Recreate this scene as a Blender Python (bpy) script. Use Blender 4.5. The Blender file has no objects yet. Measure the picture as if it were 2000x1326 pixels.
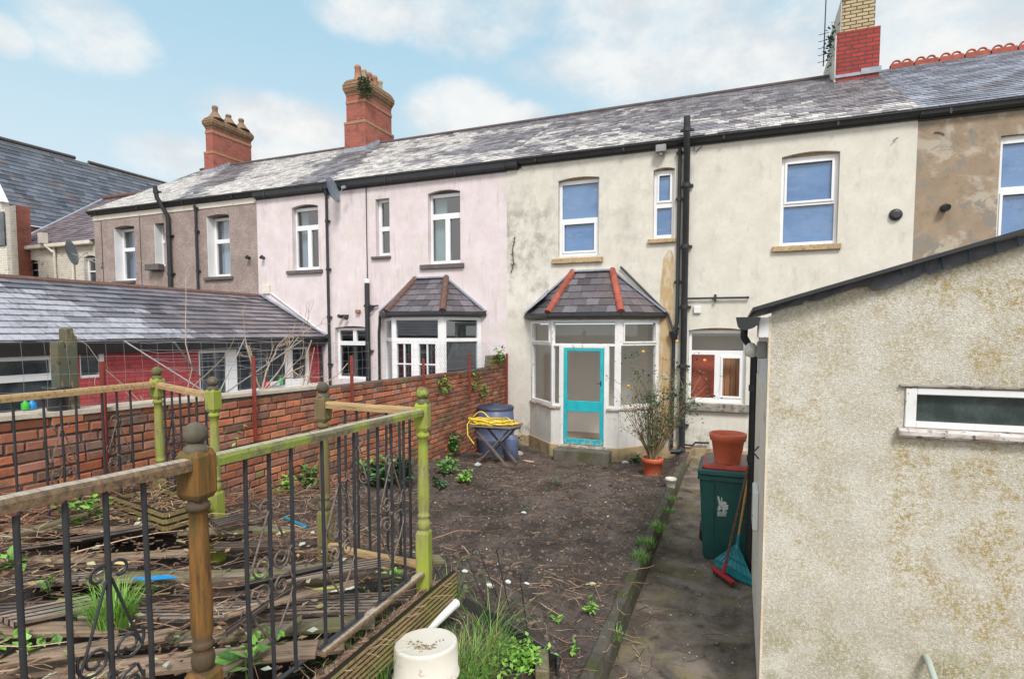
import bpy, math, random
from mathutils import Vector, Matrix, noise
random.seed(11)
rad = math.radians
scene = bpy.context.scene
col = scene.collection
V = Vector

# ---------------------------------------------------------------- camera
F, CX, HY = 1100.0, 1000.0, 648.0
TILT, YAW, H = rad(3.5), rad(21.87), 2.45
PPY = HY + F * math.tan(TILT)
cam_d = bpy.data.cameras.new('camera')
cam = bpy.data.objects.new('camera', cam_d)
col.objects.link(cam)
cam.location = (0, 0, H)
cam.rotation_euler = (rad(90) - TILT, 0, YAW)
cam_d.sensor_width = 36
cam_d.lens = F / 2000 * 36
cam_d.shift_y = (PPY - 663) / 2000
cam_d.clip_start = 0.05
cam_d.clip_end = 2000
scene.camera = cam
CM = cam.rotation_euler.to_matrix()
CO = V((0, 0, H))

def ray(u, v):
    return CM @ V(((u - CX) / F, -(v - PPY) / F, -1.0))
def onY(u, v, Y):
    d = ray(u, v); return CO + d * (Y / d.y)
def onX(u, v, X):
    d = ray(u, v); return CO + d * (X / d.x)
def onZ(u, v, Z):
    d = ray(u, v); return CO + d * ((Z - H) / d.z)
def frame(x, y, ang=0, z=0):
    return Matrix.Translation((x, y, z)) @ Matrix.Rotation(ang, 4, 'Z')
def onF(fr, u, v):
    inv = fr.inverted(); o = inv @ CO; d = inv.to_3x3() @ ray(u, v)
    p = o + d * (-o.y / d.y); return p.x, p.z
def rect(fr, u0, v0, u1, v1):
    um, vm = (u0 + u1) / 2, (v0 + v1) / 2
    return (onF(fr, u0, vm)[0], onF(fr, u1, vm)[0], onF(fr, um, v1)[1], onF(fr, um, v0)[1])

# ---------------------------------------------------------------- mesh builder
class MB:
    def __init__(s, fr=None):
        s.v = []; s.f = []; s.c = []; s.sm = []; s.M = fr; s.col = None
    def add(s, vs, fs, c=None, smooth=False):
        o = len(s.v)
        for p in vs:
            p = V(p); s.v.append(s.M @ p if s.M else p)
        for q in fs:
            s.f.append([i + o for i in q]); s.c.append(c or s.col or (1, 1, 1)); s.sm.append(smooth)
    def box(s, x0, x1, y0, y1, z0, z1, c=None):
        s.add([(x0,y0,z0),(x1,y0,z0),(x1,y1,z0),(x0,y1,z0),(x0,y0,z1),(x1,y0,z1),(x1,y1,z1),(x0,y1,z1)],
              [(0,3,2,1),(4,5,6,7),(0,1,5,4),(1,2,6,5),(2,3,7,6),(3,0,4,7)], c)
    def obox(s, M, sx, sy, sz, c=None):
        hx, hy, hz = sx/2, sy/2, sz/2
        vs = [M @ V(p) for p in [(-hx,-hy,-hz),(hx,-hy,-hz),(hx,hy,-hz),(-hx,hy,-hz),(-hx,-hy,hz),(hx,-hy,hz),(hx,hy,hz),(-hx,hy,hz)]]
        s.add(vs, [(0,3,2,1),(4,5,6,7),(0,1,5,4),(1,2,6,5),(2,3,7,6),(3,0,4,7)], c)
    def bar(s, a, b, w, h, up=(0,0,1), c=None):
        a, b = V(a), V(b); d = b - a; L = d.length; x = d.normalized(); u = V(up)
        y = u.cross(x)
        if y.length < 1e-4: y = V((0,1,0)).cross(x)
        y.normalize(); z = x.cross(y)
        M = Matrix((x, y, z)).transposed().to_4x4(); M.translation = (a + b) / 2
        s.obox(M, L, w, h, c)
    def quad(s, a, b, c_, d, c=None): s.add([a, b, c_, d], [(0,1,2,3)], c)
    def tube(s, pts, r, n=8, cap=True, c=None):
        pts = [V(p) for p in pts]; m = len(pts)
        rs = r if isinstance(r, (list, tuple)) else [r] * m
        t0 = (pts[1] - pts[0]).normalized()
        ref = V((0,0,1)) if abs(t0.z) < .9 else V((1,0,0))
        nx = t0.cross(ref).normalized(); vs = []
        for i in range(m):
            t = (pts[min(i+1, m-1)] - pts[max(i-1, 0)])
            if t.length < 1e-9: t = t0
            t.normalize()
            nx = (nx - t * nx.dot(t))
            if nx.length < 1e-6: nx = t.orthogonal()
            nx.normalize(); ny = t.cross(nx)
            for k in range(n):
                a = 2 * math.pi * k / n
                vs.append(pts[i] + (nx * math.cos(a) + ny * math.sin(a)) * rs[i])
        fs = []
        for i in range(m - 1):
            for k in range(n):
                k2 = (k + 1) % n
                fs.append((i*n+k, i*n+k2, (i+1)*n+k2, (i+1)*n+k))
        s.add(vs, fs, c, n > 4)
        if cap:
            s.add([vs[k] for k in range(n)], [tuple(range(n))[::-1]], c)
            s.add([vs[(m-1)*n+k] for k in range(n)], [tuple(range(n))], c)
    def lathe(s, prof, n=20, o=(0,0,0), M=None, c=None, sx=1, sy=1, smooth=True, capends=True):
        o = V(o); vs = []; fs = []; m = len(prof)
        for r, z in prof:
            for k in range(n):
                a = 2*math.pi*k/n + math.pi/n
                p = V((r*math.cos(a)*sx, r*math.sin(a)*sy, z))
                vs.append((M @ p if M else p) + o)
        for i in range(m-1):
            for k in range(n):
                k2 = (k+1) % n
                fs.append((i*n+k, i*n+k2, (i+1)*n+k2, (i+1)*n+k))
        s.add(vs, fs, c, smooth)
        if capends:
            s.add(vs[:n], [tuple(range(n))[::-1]], c); s.add(vs[-n:], [tuple(range(n))], c)
    def prism(s, poly, axis, a, b, c=None):
        # poly in the two remaining axes; extruded along axis from a to b
        n = len(poly)
        def P(p, t):
            return {'x': (t, p[0], p[1]), 'y': (p[0], t, p[1]), 'z': (p[0], p[1], t)}[axis]
        vs = [P(p, a) for p in poly] + [P(p, b) for p in poly]
        fs = [tuple(range(n)), tuple(range(n, 2*n))[::-1]] + [(i, i+n, (i+1) % n + n, (i+1) % n) for i in range(n)]
        s.add(vs, fs, c)
    def wall(s, x0, x1, z0, z1, holes=(), depth=.14, ztop=None):
        """front sheet at local y=0 with openings (hx0,hx1,hz0,hz1,arch) and their reveals"""
        xs = {x0, x1}
        for h in holes:
            n = 10 if h[4] else 1
            for i in range(n+1): xs.add(h[0] + (h[1]-h[0])*i/n)
        xs = sorted(x for x in xs if x0 - 1e-6 <= x <= x1 + 1e-6)
        def top(h, x):
            t = (x-h[0])/(h[1]-h[0])*2-1
            return h[3] + h[4]*(1-t*t)
        zt = ztop or (lambda x: z1)
        for a, b in zip(xs, xs[1:]):
            m = (a+b)/2
            hs = sorted((h for h in holes if h[0] < m < h[1]), key=lambda h: h[2])
            za = zb = z0
            for h in hs:
                s.quad((a,0,za),(b,0,zb),(b,0,h[2]),(a,0,h[2]))
                za, zb = top(h,a), top(h,b)
                s.quad((a,0,za),(b,0,zb),(b,depth,zb),(a,depth,za))
                s.quad((a,0,h[2]),(a,depth,h[2]),(b,depth,h[2]),(b,0,h[2]))
            s.quad((a,0,za),(b,0,zb),(b,0,zt(b)),(a,0,zt(a)))
        for h in holes:
            s.quad((h[0],0,h[2]),(h[0],0,h[3]),(h[0],depth,h[3]),(h[0],depth,h[2]))
            s.quad((h[1],0,h[2]),(h[1],depth,h[2]),(h[1],depth,h[3]),(h[1],0,h[3]))
    def framework(s, x0, x1, z0, z1, panes, y0, y1):
        """a flat frame with thickness: everything but the panes"""
        xs = sorted({x0, x1} | {p[0] for p in panes} | {p[1] for p in panes})
        for a, b in zip(xs, xs[1:]):
            m = (a+b)/2; za = z0
            for p in sorted((p for p in panes if p[0] < m < p[1]), key=lambda p: p[2]):
                if p[2]-za > 1e-5: s.box(a, b, y0, y1, za, p[2])
                za = p[3]
            if z1-za > 1e-5: s.box(a, b, y0, y1, za, z1)
    def ring(s, x0, x1, z0, z1, w, y0, y1):
        s.box(x0, x0+w, y0, y1, z0, z1); s.box(x1-w, x1, y0, y1, z0, z1)
        s.box(x0+w, x1-w, y0, y1, z0, z0+w); s.box(x0+w, x1-w, y0, y1, z1-w, z1)

ORG = {}
def link(o): col.objects.link(o); return o
def mesh_of(mb, name, mat, off):
    me = bpy.data.meshes.new(name)
    me.from_pydata([p - off for p in mb.v], [], mb.f)
    ca = me.attributes.new('Col', 'FLOAT_COLOR', 'FACE')
    flat = []
    for c in mb.c: flat += [c[0], c[1], c[2], 1.0]
    ca.data.foreach_set('color', flat)
    me.polygons.foreach_set('use_smooth', mb.sm)
    me.materials.append(mat); me.update()
    return me
def bevel(o, w, seg=1):
    m = o.modifiers.new('bevel', 'BEVEL'); m.width = w; m.segments = seg; m.limit_method = 'ANGLE'; m.angle_limit = rad(40)
def thing(name, label, cat, loc=(0,0,0), group=None):
    o = link(bpy.data.objects.new(name, None)); o.location = loc; o.empty_display_size = .1
    o['label'] = label; o['category'] = cat
    if group: o['group'] = group
    ORG[o.name] = V(loc); return o
def part(mb, name, mat, parent, label=None, bev=0, kind=None):
    off = ORG[parent.name]
    o = link(bpy.data.objects.new(name, mesh_of(mb, name, mat, off)))
    o.parent = parent; ORG[o.name] = off
    if label: o['label'] = label
    if kind: o['kind'] = kind
    if bev: bevel(o, bev)
    return o
def single(mb, name, mat, label, cat, loc=None, group=None, kind=None, bev=0):
    if loc is None:
        n = len(mb.v); loc = V((sum(p.x for p in mb.v)/n, sum(p.y for p in mb.v)/n, min(p.z for p in mb.v)))
    loc = V(loc)
    o = link(bpy.data.objects.new(name, mesh_of(mb, name, mat, loc))); o.location = loc
    o['label'] = label; o['category'] = cat
    if group: o['group'] = group
    if kind: o['kind'] = kind
    if bev: bevel(o, bev)
    ORG[o.name] = loc; return o
def structure(mb, name, mat):
    o = link(bpy.data.objects.new(name, mesh_of(mb, name, mat, V((0,0,0))))); o['kind'] = 'structure'; return o
def copy_tree(o, parent=None):
    c = o.copy(); col.objects.link(c); c.parent = parent
    for ch in list(o.children): copy_tree(ch, c)
    return c

# ---------------------------------------------------------------- materials
class G:
    def __init__(s, name, rough=.85, spec=.3):
        s.m = bpy.data.materials.new(name); s.m.use_nodes = True
        s.nt = s.m.node_tree; s.b = s.nt.nodes['Principled BSDF']
        s.b.inputs['Roughness'].default_value = rough
        s.b.inputs['Specular IOR Level'].default_value = spec
        s.oc = None
    def n(s, t): return s.nt.nodes.new(t)
    def l(s, a, b): s.nt.links.new(a, b)
    def val(s, sock, x):
        if isinstance(x, bpy.types.NodeSocket): s.l(x, sock)
        elif isinstance(x, (tuple, list)): sock.default_value = (*x, 1) if len(x) == 3 and len(sock.default_value) == 4 else x
        else: sock.default_value = x
    def coord(s, stretch=None):
        if s.oc is None: s.oc = s.n('ShaderNodeTexCoord').outputs['Object']
        if not stretch: return s.oc
        mp = s.n('ShaderNodeMapping'); s.l(s.oc, mp.inputs[0]); mp.inputs['Scale'].default_value = stretch
        return mp.outputs[0]
    def noise(s, scale, detail=6, rough=.6, stretch=None, vec=None, dist=0):
        t = s.n('ShaderNodeTexNoise'); s.l(vec or s.coord(stretch), t.inputs['Vector'])
        t.inputs['Scale'].default_value = scale; t.inputs['Detail'].default_value = detail
        t.inputs['Roughness'].default_value = rough; t.inputs['Distortion'].default_value = dist
        return t.outputs['Fac']
    def vor(s, scale, feature='F1', stretch=None, out='Distance'):
        t = s.n('ShaderNodeTexVoronoi'); s.l(s.coord(stretch), t.inputs['Vector']); t.feature = feature
        t.inputs['Scale'].default_value = scale; return t.outputs[out]
    def mr(s, f, lo, hi, a=0, b=1):
        t = s.n('ShaderNodeMapRange'); t.interpolation_type = 'SMOOTHSTEP'; s.val(t.inputs[0], f)
        for i, x in zip((1,2,3,4), (lo,hi,a,b)): t.inputs[i].default_value = x
        return t.outputs[0]
    def math(s, op, a, b=0.0):
        t = s.n('ShaderNodeMath'); t.operation = op; s.val(t.inputs[0], a); s.val(t.inputs[1], b); return t.outputs[0]
    def mix(s, a, b, f, mode='MIX'):
        t = s.n('ShaderNodeMix'); t.data_type = 'RGBA'; t.blend_type = mode
        s.val(t.inputs[0], f); s.val(t.inputs[6], a); s.val(t.inputs[7], b); return t.outputs[2]
    def ramp(s, f, stops):
        t = s.n('ShaderNodeValToRGB'); s.val(t.inputs[0], f); e = t.color_ramp.elements
        while len(e) < len(stops): e.new(.5)
        for k, (p, c) in zip(e, stops): k.position = p; k.color = (*c, 1)
        return t.outputs[0]
    def sep(s, axis):
        t = s.n('ShaderNodeSeparateXYZ'); s.l(s.coord(), t.inputs[0]); return t.outputs[axis]
    def vcol(s, ch=None):
        t = s.n('ShaderNodeAttribute'); t.attribute_name = 'Col'
        if ch is None: return t.outputs['Color']
        q = s.n('ShaderNodeSeparateColor'); s.l(t.outputs['Color'], q.inputs[0]); return q.outputs[ch]
    def boxmask(s, x0, x1, z0, z1, soft=.15):
        x, z = s.sep(0), s.sep(2)
        a = s.math('MULTIPLY', s.mr(x, x0-soft, x0+soft), s.mr(x, x1-soft, x1+soft, 1, 0))
        b = s.math('MULTIPLY', s.mr(z, z0-soft, z0+soft), s.mr(z, z1-soft, z1+soft, 1, 0))
        return s.math('MULTIPLY', a, b)
    def base(s, c): s.val(s.b.inputs['Base Color'], c)
    def rough(s, f): s.val(s.b.inputs['Roughness'], f)
    def bump(s, h, strength=.5, dist=.01, prev=None):
        t = s.n('ShaderNodeBump'); t.inputs['Strength'].default_value = strength; t.inputs['Distance'].default_value = dist
        s.l(h, t.inputs['Height'])
        if prev: s.l(prev, t.inputs['Normal'])
        s.l(t.outputs[0], s.b.inputs['Normal']); return t.outputs[0]

def surf(name, a, b, scale=4, layers=(), rough=.85, spec=.3, bump=(60,.4,.004), vary=None, stretch=None, detail=8):
    g = G(name, rough, spec)
    c = g.mix(a, b, g.mr(g.noise(scale, detail, .65, stretch), .3, .7))
    if vary:                                     # colour per face times
        c = g.mix(c, g.vcol(), vary, 'MULTIPLY')
    for L in layers:
        f = g.mr(g.noise(L.get('scale', 2), L.get('detail', 8), .65, L.get('stretch'), dist=L.get('dist', 0)), L['lo'], L['hi'])
        if 'box' in L: f = g.math('MULTIPLY', f, g.boxmask(*L['box']))
        f = g.math('MULTIPLY', f, L.get('k', 1.0))
        c = g.mix(c, L['c'], f)
    g.base(c)
    if bump: g.bump(g.noise(bump[0], 4, .6, stretch), bump[1], bump[2])
    return g.m
# ---------------------------------------------------------------- world and light
SUN_EL, SUN_AZ = rad(48), rad(150)              # azimuth clockwise from +Y
w = bpy.data.worlds.new('World'); scene.world = w; w.use_nodes = True
nt = w.node_tree; bg = nt.nodes['Background']
sky = nt.nodes.new('ShaderNodeTexSky'); sky.sky_type = 'NISHITA'; sky.sun_disc = False
sky.sun_elevation = SUN_EL; sky.sun_rotation = SUN_AZ; sky.air_density = 1.0; sky.dust_density = 1.2; sky.ozone_density = 1.0
bg.inputs['Strength'].default_value = 0.15
tc = nt.nodes.new('ShaderNodeTexCoord')
def wmath(op, a, b=0.0):
    t = nt.nodes.new('ShaderNodeMath'); t.operation = op
    for s, x in zip(t.inputs, (a, b)):
        if isinstance(x, bpy.types.NodeSocket): nt.links.new(x, s)
        else: s.default_value = x
    return t.outputs[0]
def wmr(f, lo, hi, a=0, b=1):
    t = nt.nodes.new('ShaderNodeMapRange'); t.interpolation_type = 'SMOOTHSTEP'; nt.links.new(f, t.inputs[0])
    for i, x in zip((1,2,3,4), (lo,hi,a,b)): t.inputs[i].default_value = x
    return t.outputs[0]
def wnoise(scale, detail, stretch=(1,1,1.6), rough=.58, off=(0,0,0)):
    mp = nt.nodes.new('ShaderNodeMapping'); nt.links.new(tc.outputs['Generated'], mp.inputs[0])
    mp.inputs['Scale'].default_value = stretch; mp.inputs['Location'].default_value = off
    t = nt.nodes.new('ShaderNodeTexNoise'); nt.links.new(mp.outputs[0], t.inputs['Vector'])
    t.inputs['Scale'].default_value = scale; t.inputs['Detail'].default_value = detail; t.inputs['Roughness'].default_value = rough
    return t.outputs['Fac']
# cloud banks: direction on the sky, angular half-width, half-height
banks = [((170,62),4.6,3.4),((215,100),3.0,1.8),((-10,62),2.6,1.6),((560,245),7.5,2.6),((360,310),7.0,2.2),((900,225),6.0,3.2),((1010,235),4.0,1.8),
         ((930,20),9.5,4.2),((1300,60),13,6.5),((1700,60),16,10),((2150,60),18,14),((1150,120),8,2.4),((720,20),6,2.6),((1450,-150),24,11),((560,315),7,2.2)]
tot = None
for (u, v), aw, ah in banks:
    d = ray(u, v).normalized()
    rt = V((d.y, -d.x, 0)).normalized(); up = rt.cross(d)
    def dot(vec):
        t = nt.nodes.new('ShaderNodeVectorMath'); t.operation = 'DOT_PRODUCT'
        nt.links.new(tc.outputs['Generated'], t.inputs[0]); t.inputs[1].default_value = vec; return t.outputs['Value']
    a = wmath('MULTIPLY', dot(rt), 1/math.sin(rad(aw))); b = wmath('MULTIPLY', dot(up), 1/math.sin(rad(ah)))
    r = wmath('ADD', wmath('MULTIPLY', a, a), wmath('MULTIPLY', b, b))
    front = wmr(dot(d), .2, .4)
    blob = wmath('MULTIPLY', wmr(r, 0, 1.9, 1, 0), front)
    tot = blob if tot is None else wmath('MAXIMUM', tot, blob)
nz = wnoise(4.6, 10, rough=.64)
fine = wnoise(17, 6, rough=.62, off=(3,1,2))
shape = wmath('ADD', wmath('MULTIPLY', tot, .60), wmath('ADD', wmath('MULTIPLY', nz, 1.05), wmath('MULTIPLY', fine, .28)))
mask = wmr(shape, .88, 1.42, 0, .97)
far = wmr(wnoise(2.6, 8, off=(5,5,5)), .42, .60)          # the rest of the sky is broken cloud
tz = nt.nodes.new('ShaderNodeSeparateXYZ'); nt.links.new(tc.outputs['Generated'], tz.inputs[0])
dv = nt.nodes.new('ShaderNodeVectorMath'); dv.operation = 'DOT_PRODUCT'; nt.links.new(tc.outputs['Generated'], dv.inputs[0])
dv.inputs[1].default_value = (-math.sin(YAW), math.cos(YAW), 0)
mask = wmath('MAXIMUM', mask, wmath('MULTIPLY', wmr(wnoise(2.6, 8, off=(5,5,5)), .30, .52), wmr(dv.outputs['Value'], .25, -.05)))
def wmix(a, b, f):
    t = nt.nodes.new('ShaderNodeMix'); t.data_type = 'RGBA'
    for s, x in zip((t.inputs[0], t.inputs[6], t.inputs[7]), (f, a, b)):
        if isinstance(x, bpy.types.NodeSocket): nt.links.new(x, s)
        elif isinstance(x, tuple): s.default_value = (*x, 1)
        else: s.default_value = x
    return t.outputs[2]
skyc = wmix(sky.outputs[0], (2.95, 4.8, 5.85), .85)
haze = wmr(tz.outputs[2], .08, .55, .9, 0)
skyc = wmix(skyc, (5.0, 5.8, 6.2), haze)
cl = wmix((5.0, 5.2, 5.4), (6.35, 6.35, 6.25), wmr(wnoise(8, 7, off=(1,7,2)), .36, .62))
cl = wmix(cl, (9.6, 9.5, 9.35), wmr(dv.outputs['Value'], .1, -.3))      # unseen cloud behind the camera, brightened to add fill light
nt.links.new(wmix(skyc, cl, mask), bg.inputs['Color'])
sd = bpy.data.lights.new('sun', 'SUN'); sd.energy = 3.0; sd.angle = rad(14); sd.color = (1, .975, .945)
so = bpy.data.objects.new('sun', sd); col.objects.link(so)
sdir = V((math.sin(SUN_AZ)*math.cos(SUN_EL), math.cos(SUN_AZ)*math.cos(SUN_EL), math.sin(SUN_EL)))
so.rotation_euler = (-sdir).to_track_quat('-Z', 'Y').to_euler()
scene.view_settings.view_transform = 'Standard'; scene.view_settings.look = 'None'; scene.view_settings.exposure = 0

# ---------------------------------------------------------------- materials
M = {}
M['cream'] = surf('cream_render', (.685,.655,.580), (.595,.562,.49), 3, [
    dict(scale=1.1, c=(.45,.42,.35), lo=.52, hi=.74, k=.45, stretch=(1,1,.8)),
    dict(scale=6, c=(.72,.70,.64), lo=.55, hi=.7, k=.6), dict(scale=2.2, c=(.42,.40,.35), lo=.46, hi=.70, k=.55, box=(-5,.0,2.3,6.3,.6)), dict(scale=14, c=(.47,.44,.38), lo=.52, hi=.7, k=.4),
    dict(scale=3.4, c=(.26,.25,.215), lo=.42, hi=.66, k=.75, stretch=(1.2,1,.9), box=(-4.9,-2.6,2.8,5.4,.6)),
    dict(scale=5, c=(.06,.06,.055), lo=.36, hi=.6, k=.85, stretch=(3,1,.4), box=(-4.62,-4.36,1.1,2.5,.13)),
    dict(scale=2.6, c=(.36,.34,.28), lo=.54, hi=.72, k=.4, stretch=(1.6,1,.6)),
    dict(scale=3, c=(.74,.71,.64), lo=.35, hi=.6, k=.6, box=(-4.2,-1.2,2.8,3.8,.3)),
    dict(scale=9, c=(.17,.16,.12), lo=.42, hi=.66, k=.7, stretch=(1,1,.6), box=(-5,3,-.3,.45,.25))], bump=(95,.55,.006))
M['pink'] = surf('pink_render', (.72,.635,.645), (.61,.53,.535), 2.2, [
    dict(scale=1.4, c=(.74,.66,.70), lo=.5, hi=.7, k=.7),
    dict(scale=1.5, c=(.60,.55,.51), lo=.46, hi=.66, k=.75), dict(scale=2.6, c=(.72,.58,.64), lo=.52, hi=.7, k=.5),
    dict(scale=8, c=(.78,.70,.72), lo=.56, hi=.7, k=.5),
    dict(scale=2, c=(.42,.33,.33), lo=.55, hi=.68, k=.4, stretch=(4,1,.4)), dict(scale=9, c=(.40,.34,.33), lo=.46, hi=.7, k=.4, stretch=(2,1,.25), box=(-3.9,-3.0,2.3,4.2,.2)), dict(scale=9, c=(.40,.34,.33), lo=.48, hi=.7, k=.4, stretch=(2,1,.25), box=(-.1,1.6,3.2,4.2,.25)), dict(scale=3.2, c=(.46,.42,.41), lo=.5, hi=.68, k=.5, stretch=(1.5,1,.7), box=(-4,4,5.2,6.2,.3))], bump=(70,.35,.005))
M['pebbledash'] = (lambda: None)()
g = G('brown_pebbledash', .95, .15)
c = g.mix((.47,.385,.35), (.34,.27,.245), g.mr(g.noise(2, 6), .35, .65))
c = g.mix(c, (.17,.13,.115), g.math('MULTIPLY', g.mr(g.vor(62), .42, .66), .75)); c = g.mix(c, (.54,.47,.43), g.math('MULTIPLY', g.mr(g.noise(70, 2), .60, .72), .7))
g.base(c); g.bump(g.noise(70, 3), .9, .012); M['pebbledash'] = g.m
M['patchy'] = surf('patchy_bare_render', (.345,.265,.185), (.27,.205,.145), 2.5, [
    dict(scale=1.3, c=(.50,.46,.39), lo=.50, hi=.58, k=.55, dist=.6),
    dict(scale=1.7, c=(.48,.45,.39), lo=.50, hi=.56, k=.95, box=(2.8,8,5.55,6.4,.2)),
    dict(scale=2.6, c=(.46,.43,.38), lo=.52, hi=.57, k=.9, box=(2.8,8,2.4,4.0,.25)),
    dict(scale=2.3, c=(.235,.215,.185), lo=.555, hi=.575, k=.9, dist=.5),
    dict(scale=7, c=(.22,.16,.10), lo=.5, hi=.7, k=.6)], bump=(50,.3,.004))
M['roughcast'] = None
g = G('lichened_roughcast', .95, .15)
c = g.mix((.72,.70,.635), (.60,.575,.51), g.mr(g.noise(3.2, 5), .35, .65))
big = g.math('ADD', g.math('MULTIPLY', g.mr(g.noise(1.5, 5, .6, (1.3,1,.75)), .36, .62), .6), .45); med = g.math('ADD', g.math('MULTIPLY', g.mr(g.noise(5.0, 7, .72), .40, .60), .85), .15); spk = g.mr(g.noise(52, 4, .75), .40, .60)
f = g.math('MULTIPLY', g.math('MULTIPLY', big, med), g.math('MULTIPLY', g.math('ADD', g.math('MULTIPLY', spk, .95), .18), g.math('SUBTRACT', 1.0, g.math('MULTIPLY', g.boxmask(1.0, 3.5, .9, 1.62, .30), .55))))
c = g.mix(c, (.425,.325,.14), g.math('MULTIPLY', f, .92))
f2 = g.math('MULTIPLY', g.mr(g.noise(2.6, 7, .7), .54, .68), spk)
c = g.mix(c, (.40,.31,.14), g.math('MULTIPLY', f2, .6))
pit = g.mr(g.vor(120), .40, .72)
c = g.mix(c, (.30,.24,.13), g.math('MULTIPLY', pit, .32))
z0_ = g.sep(2)
c = g.mix(c, (.24,.235,.10), g.math('MULTIPLY', g.mr(z0_, 1.1, .2), g.math('MULTIPLY', g.mr(g.noise(4, 7, .7), .42, .62), .7)))
c = g.mix(c, (.16,.135,.10), g.math('MULTIPLY', g.boxmask(-1.05, 1.2, 1.98, 2.16, .10), g.math('MULTIPLY', g.mr(g.noise(14, 6, .7), .36, .60), .7)))
c = g.mix(c, (.80,.785,.74), g.math('MULTIPLY', g.boxmask(1.0, 3.5, .95, 1.62, .30), g.mr(g.noise(2.5, 5, .6), .30, .70, 0, .6)))
z = g.sep(2)
c = g.mix(c, (.80,.78,.72), g.math('MULTIPLY', g.mr(g.noise(55, 3), .5, .66), .5))
g.base(c)
hh = g.math('ADD', g.math('MULTIPLY', g.noise(140, 5, .7), 1.0), g.math('MULTIPLY', g.vor(150), -.30)); g.bump(hh, .85, .010); M['roughcast'] = g.m
M['whitewash'] = surf('whitewashed_brick', (.74,.69,.60), (.62,.57,.48), 2, [dict(scale=3, c=(.5,.44,.36), lo=.55, hi=.7, k=.5)], bump=(30,.3,.006))
M['plinth'] = surf('ochre_plinth', (.47,.34,.20), (.36,.26,.155), 3, [dict(scale=6, c=(.13,.12,.08), lo=.52, hi=.68, k=.7), dict(scale=3, c=(.2,.2,.12), lo=.4, hi=.6, k=.6, box=(-9,9,-.4,.06,.1))])
M['lowpanel'] = surf('grubby_white_boarding', (.70,.68,.64), (.60,.58,.54), 2, [dict(scale=5, c=(.42,.40,.36), lo=.52, hi=.7, k=.5, stretch=(2,2,.6))], .6, bump=(25,.1,.003))
M['upvc'] = surf('white_upvc', (.80,.80,.80), (.74,.74,.75), 3, [], .35, .5, bump=None)
M['oldwhite'] = surf('flaking_white_paint', (.76,.76,.75), (.68,.68,.67), 3, [
    dict(scale=11, c=(.30,.21,.14), lo=.62, hi=.66, k=.9), dict(scale=5, c=(.50,.50,.48), lo=.58, hi=.7, k=.5)], .6, bump=(40,.2,.003))
M['rotwood'] = surf('rotten_sill_timber', (.62,.60,.56), (.30,.16,.08), 14, [dict(scale=20, c=(.07,.05,.04), lo=.56, hi=.64, k=.9)], .8, stretch=(.4,1,1))
M['turq'] = surf('turquoise_door_paint', (.012,.45,.50), (.02,.37,.43), 4, [
    dict(scale=24, c=(.50,.45,.38), lo=.65, hi=.68, k=.9), dict(scale=9, c=(.006,.30,.35), lo=.5, hi=.7, k=.6), dict(scale=18, c=(.45,.36,.26), lo=.52, hi=.57, k=.9, box=(-9,9,.0,.30,.06)), dict(scale=4, c=(.04,.22,.25), lo=.62, hi=.75, k=.5)], .45, .5, bump=(30,.12,.002))
M['black'] = surf('black_gutter_plastic', (.018,.019,.022), (.030,.031,.036), 5, [dict(scale=9, c=(.12,.12,.12), lo=.62, hi=.74, k=.35)], .45, .5, bump=None)
M['blackiron'] = surf('black_painted_iron', (.022,.024,.030), (.035,.036,.040), 9, [dict(scale=30, c=(.12,.075,.05), lo=.62, hi=.7, k=.55)], .45, .5, bump=None)
M['rustyiron'] = surf('rusting_scroll_iron', (.105,.085,.078), (.20,.14,.11), 40, [dict(scale=25, c=(.04,.035,.035), lo=.5, hi=.6, k=.8)], .6, .5, bump=None)
M['lead'] = surf('lead_flashing', (.34,.37,.42), (.23,.25,.30), 4, [dict(scale=12, c=(.55,.56,.58), lo=.58, hi=.7, k=.5)], .55, .5, bump=(15,.2,.005))
M['darklead'] = surf('dark_roofing_felt', (.105,.110,.125), (.065,.068,.08), 5, [dict(scale=14, c=(.2,.2,.21), lo=.58, hi=.72, k=.5)], .6, .4, bump=(22,.5,.008))
M['sandsill'] = surf('sandstone_sill', (.50,.37,.22), (.36,.26,.15), 8, [dict(scale=16, c=(.10,.08,.06), lo=.55, hi=.66, k=.8)])
M['darksill'] = surf('dark_stone_sill', (.10,.09,.09), (.15,.13,.125), 6, [])
M['mossysill'] = surf('mossy_stone_sill', (.34,.31,.27), (.20,.18,.15), 8, [dict(scale=12, c=(.06,.055,.045), lo=.5, hi=.62, k=.8)])
M['redridge'] = surf('red_clay_tile', (.40,.10,.065), (.27,.075,.05), 9, [dict(scale=14, c=(.14,.07,.05), lo=.54, hi=.68, k=.8)], .8, vary=1)
M['brownridge'] = surf('brown_clay_tile', (.155,.085,.065), (.10,.06,.05), 9, [dict(scale=12, c=(.20,.17,.14), lo=.54, hi=.7, k=.6)], .85)
M['darkridge'] = surf('dark_ridge_tile', (.105,.085,.085), (.075,.065,.065), 6, [dict(scale=5, c=(.2,.13,.1), lo=.55, hi=.7, k=.6)], .8)
M['pot'] = surf('chimney_pot_clay', (.42,.20,.13), (.33,.165,.11), 5, [dict(scale=7, c=(.16,.14,.11), lo=.5, hi=.7, k=.7)], .85)
M['buffpot'] = surf('buff_chimney_pot', (.46,.40,.30), (.36,.31,.23), 5, [dict(scale=7, c=(.16,.14,.11), lo=.5, hi=.7, k=.7)], .85)
M['sootpot'] = surf('sooty_pot', (.26,.17,.115), (.19,.125,.085), 5, [], .85)
M['stack_top'] = surf('sooty_corbel', (.27,.16,.095), (.19,.115,.07), 5, [dict(scale=9, c=(.33,.27,.17), lo=.55, hi=.66, k=.5)], .9)
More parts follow.
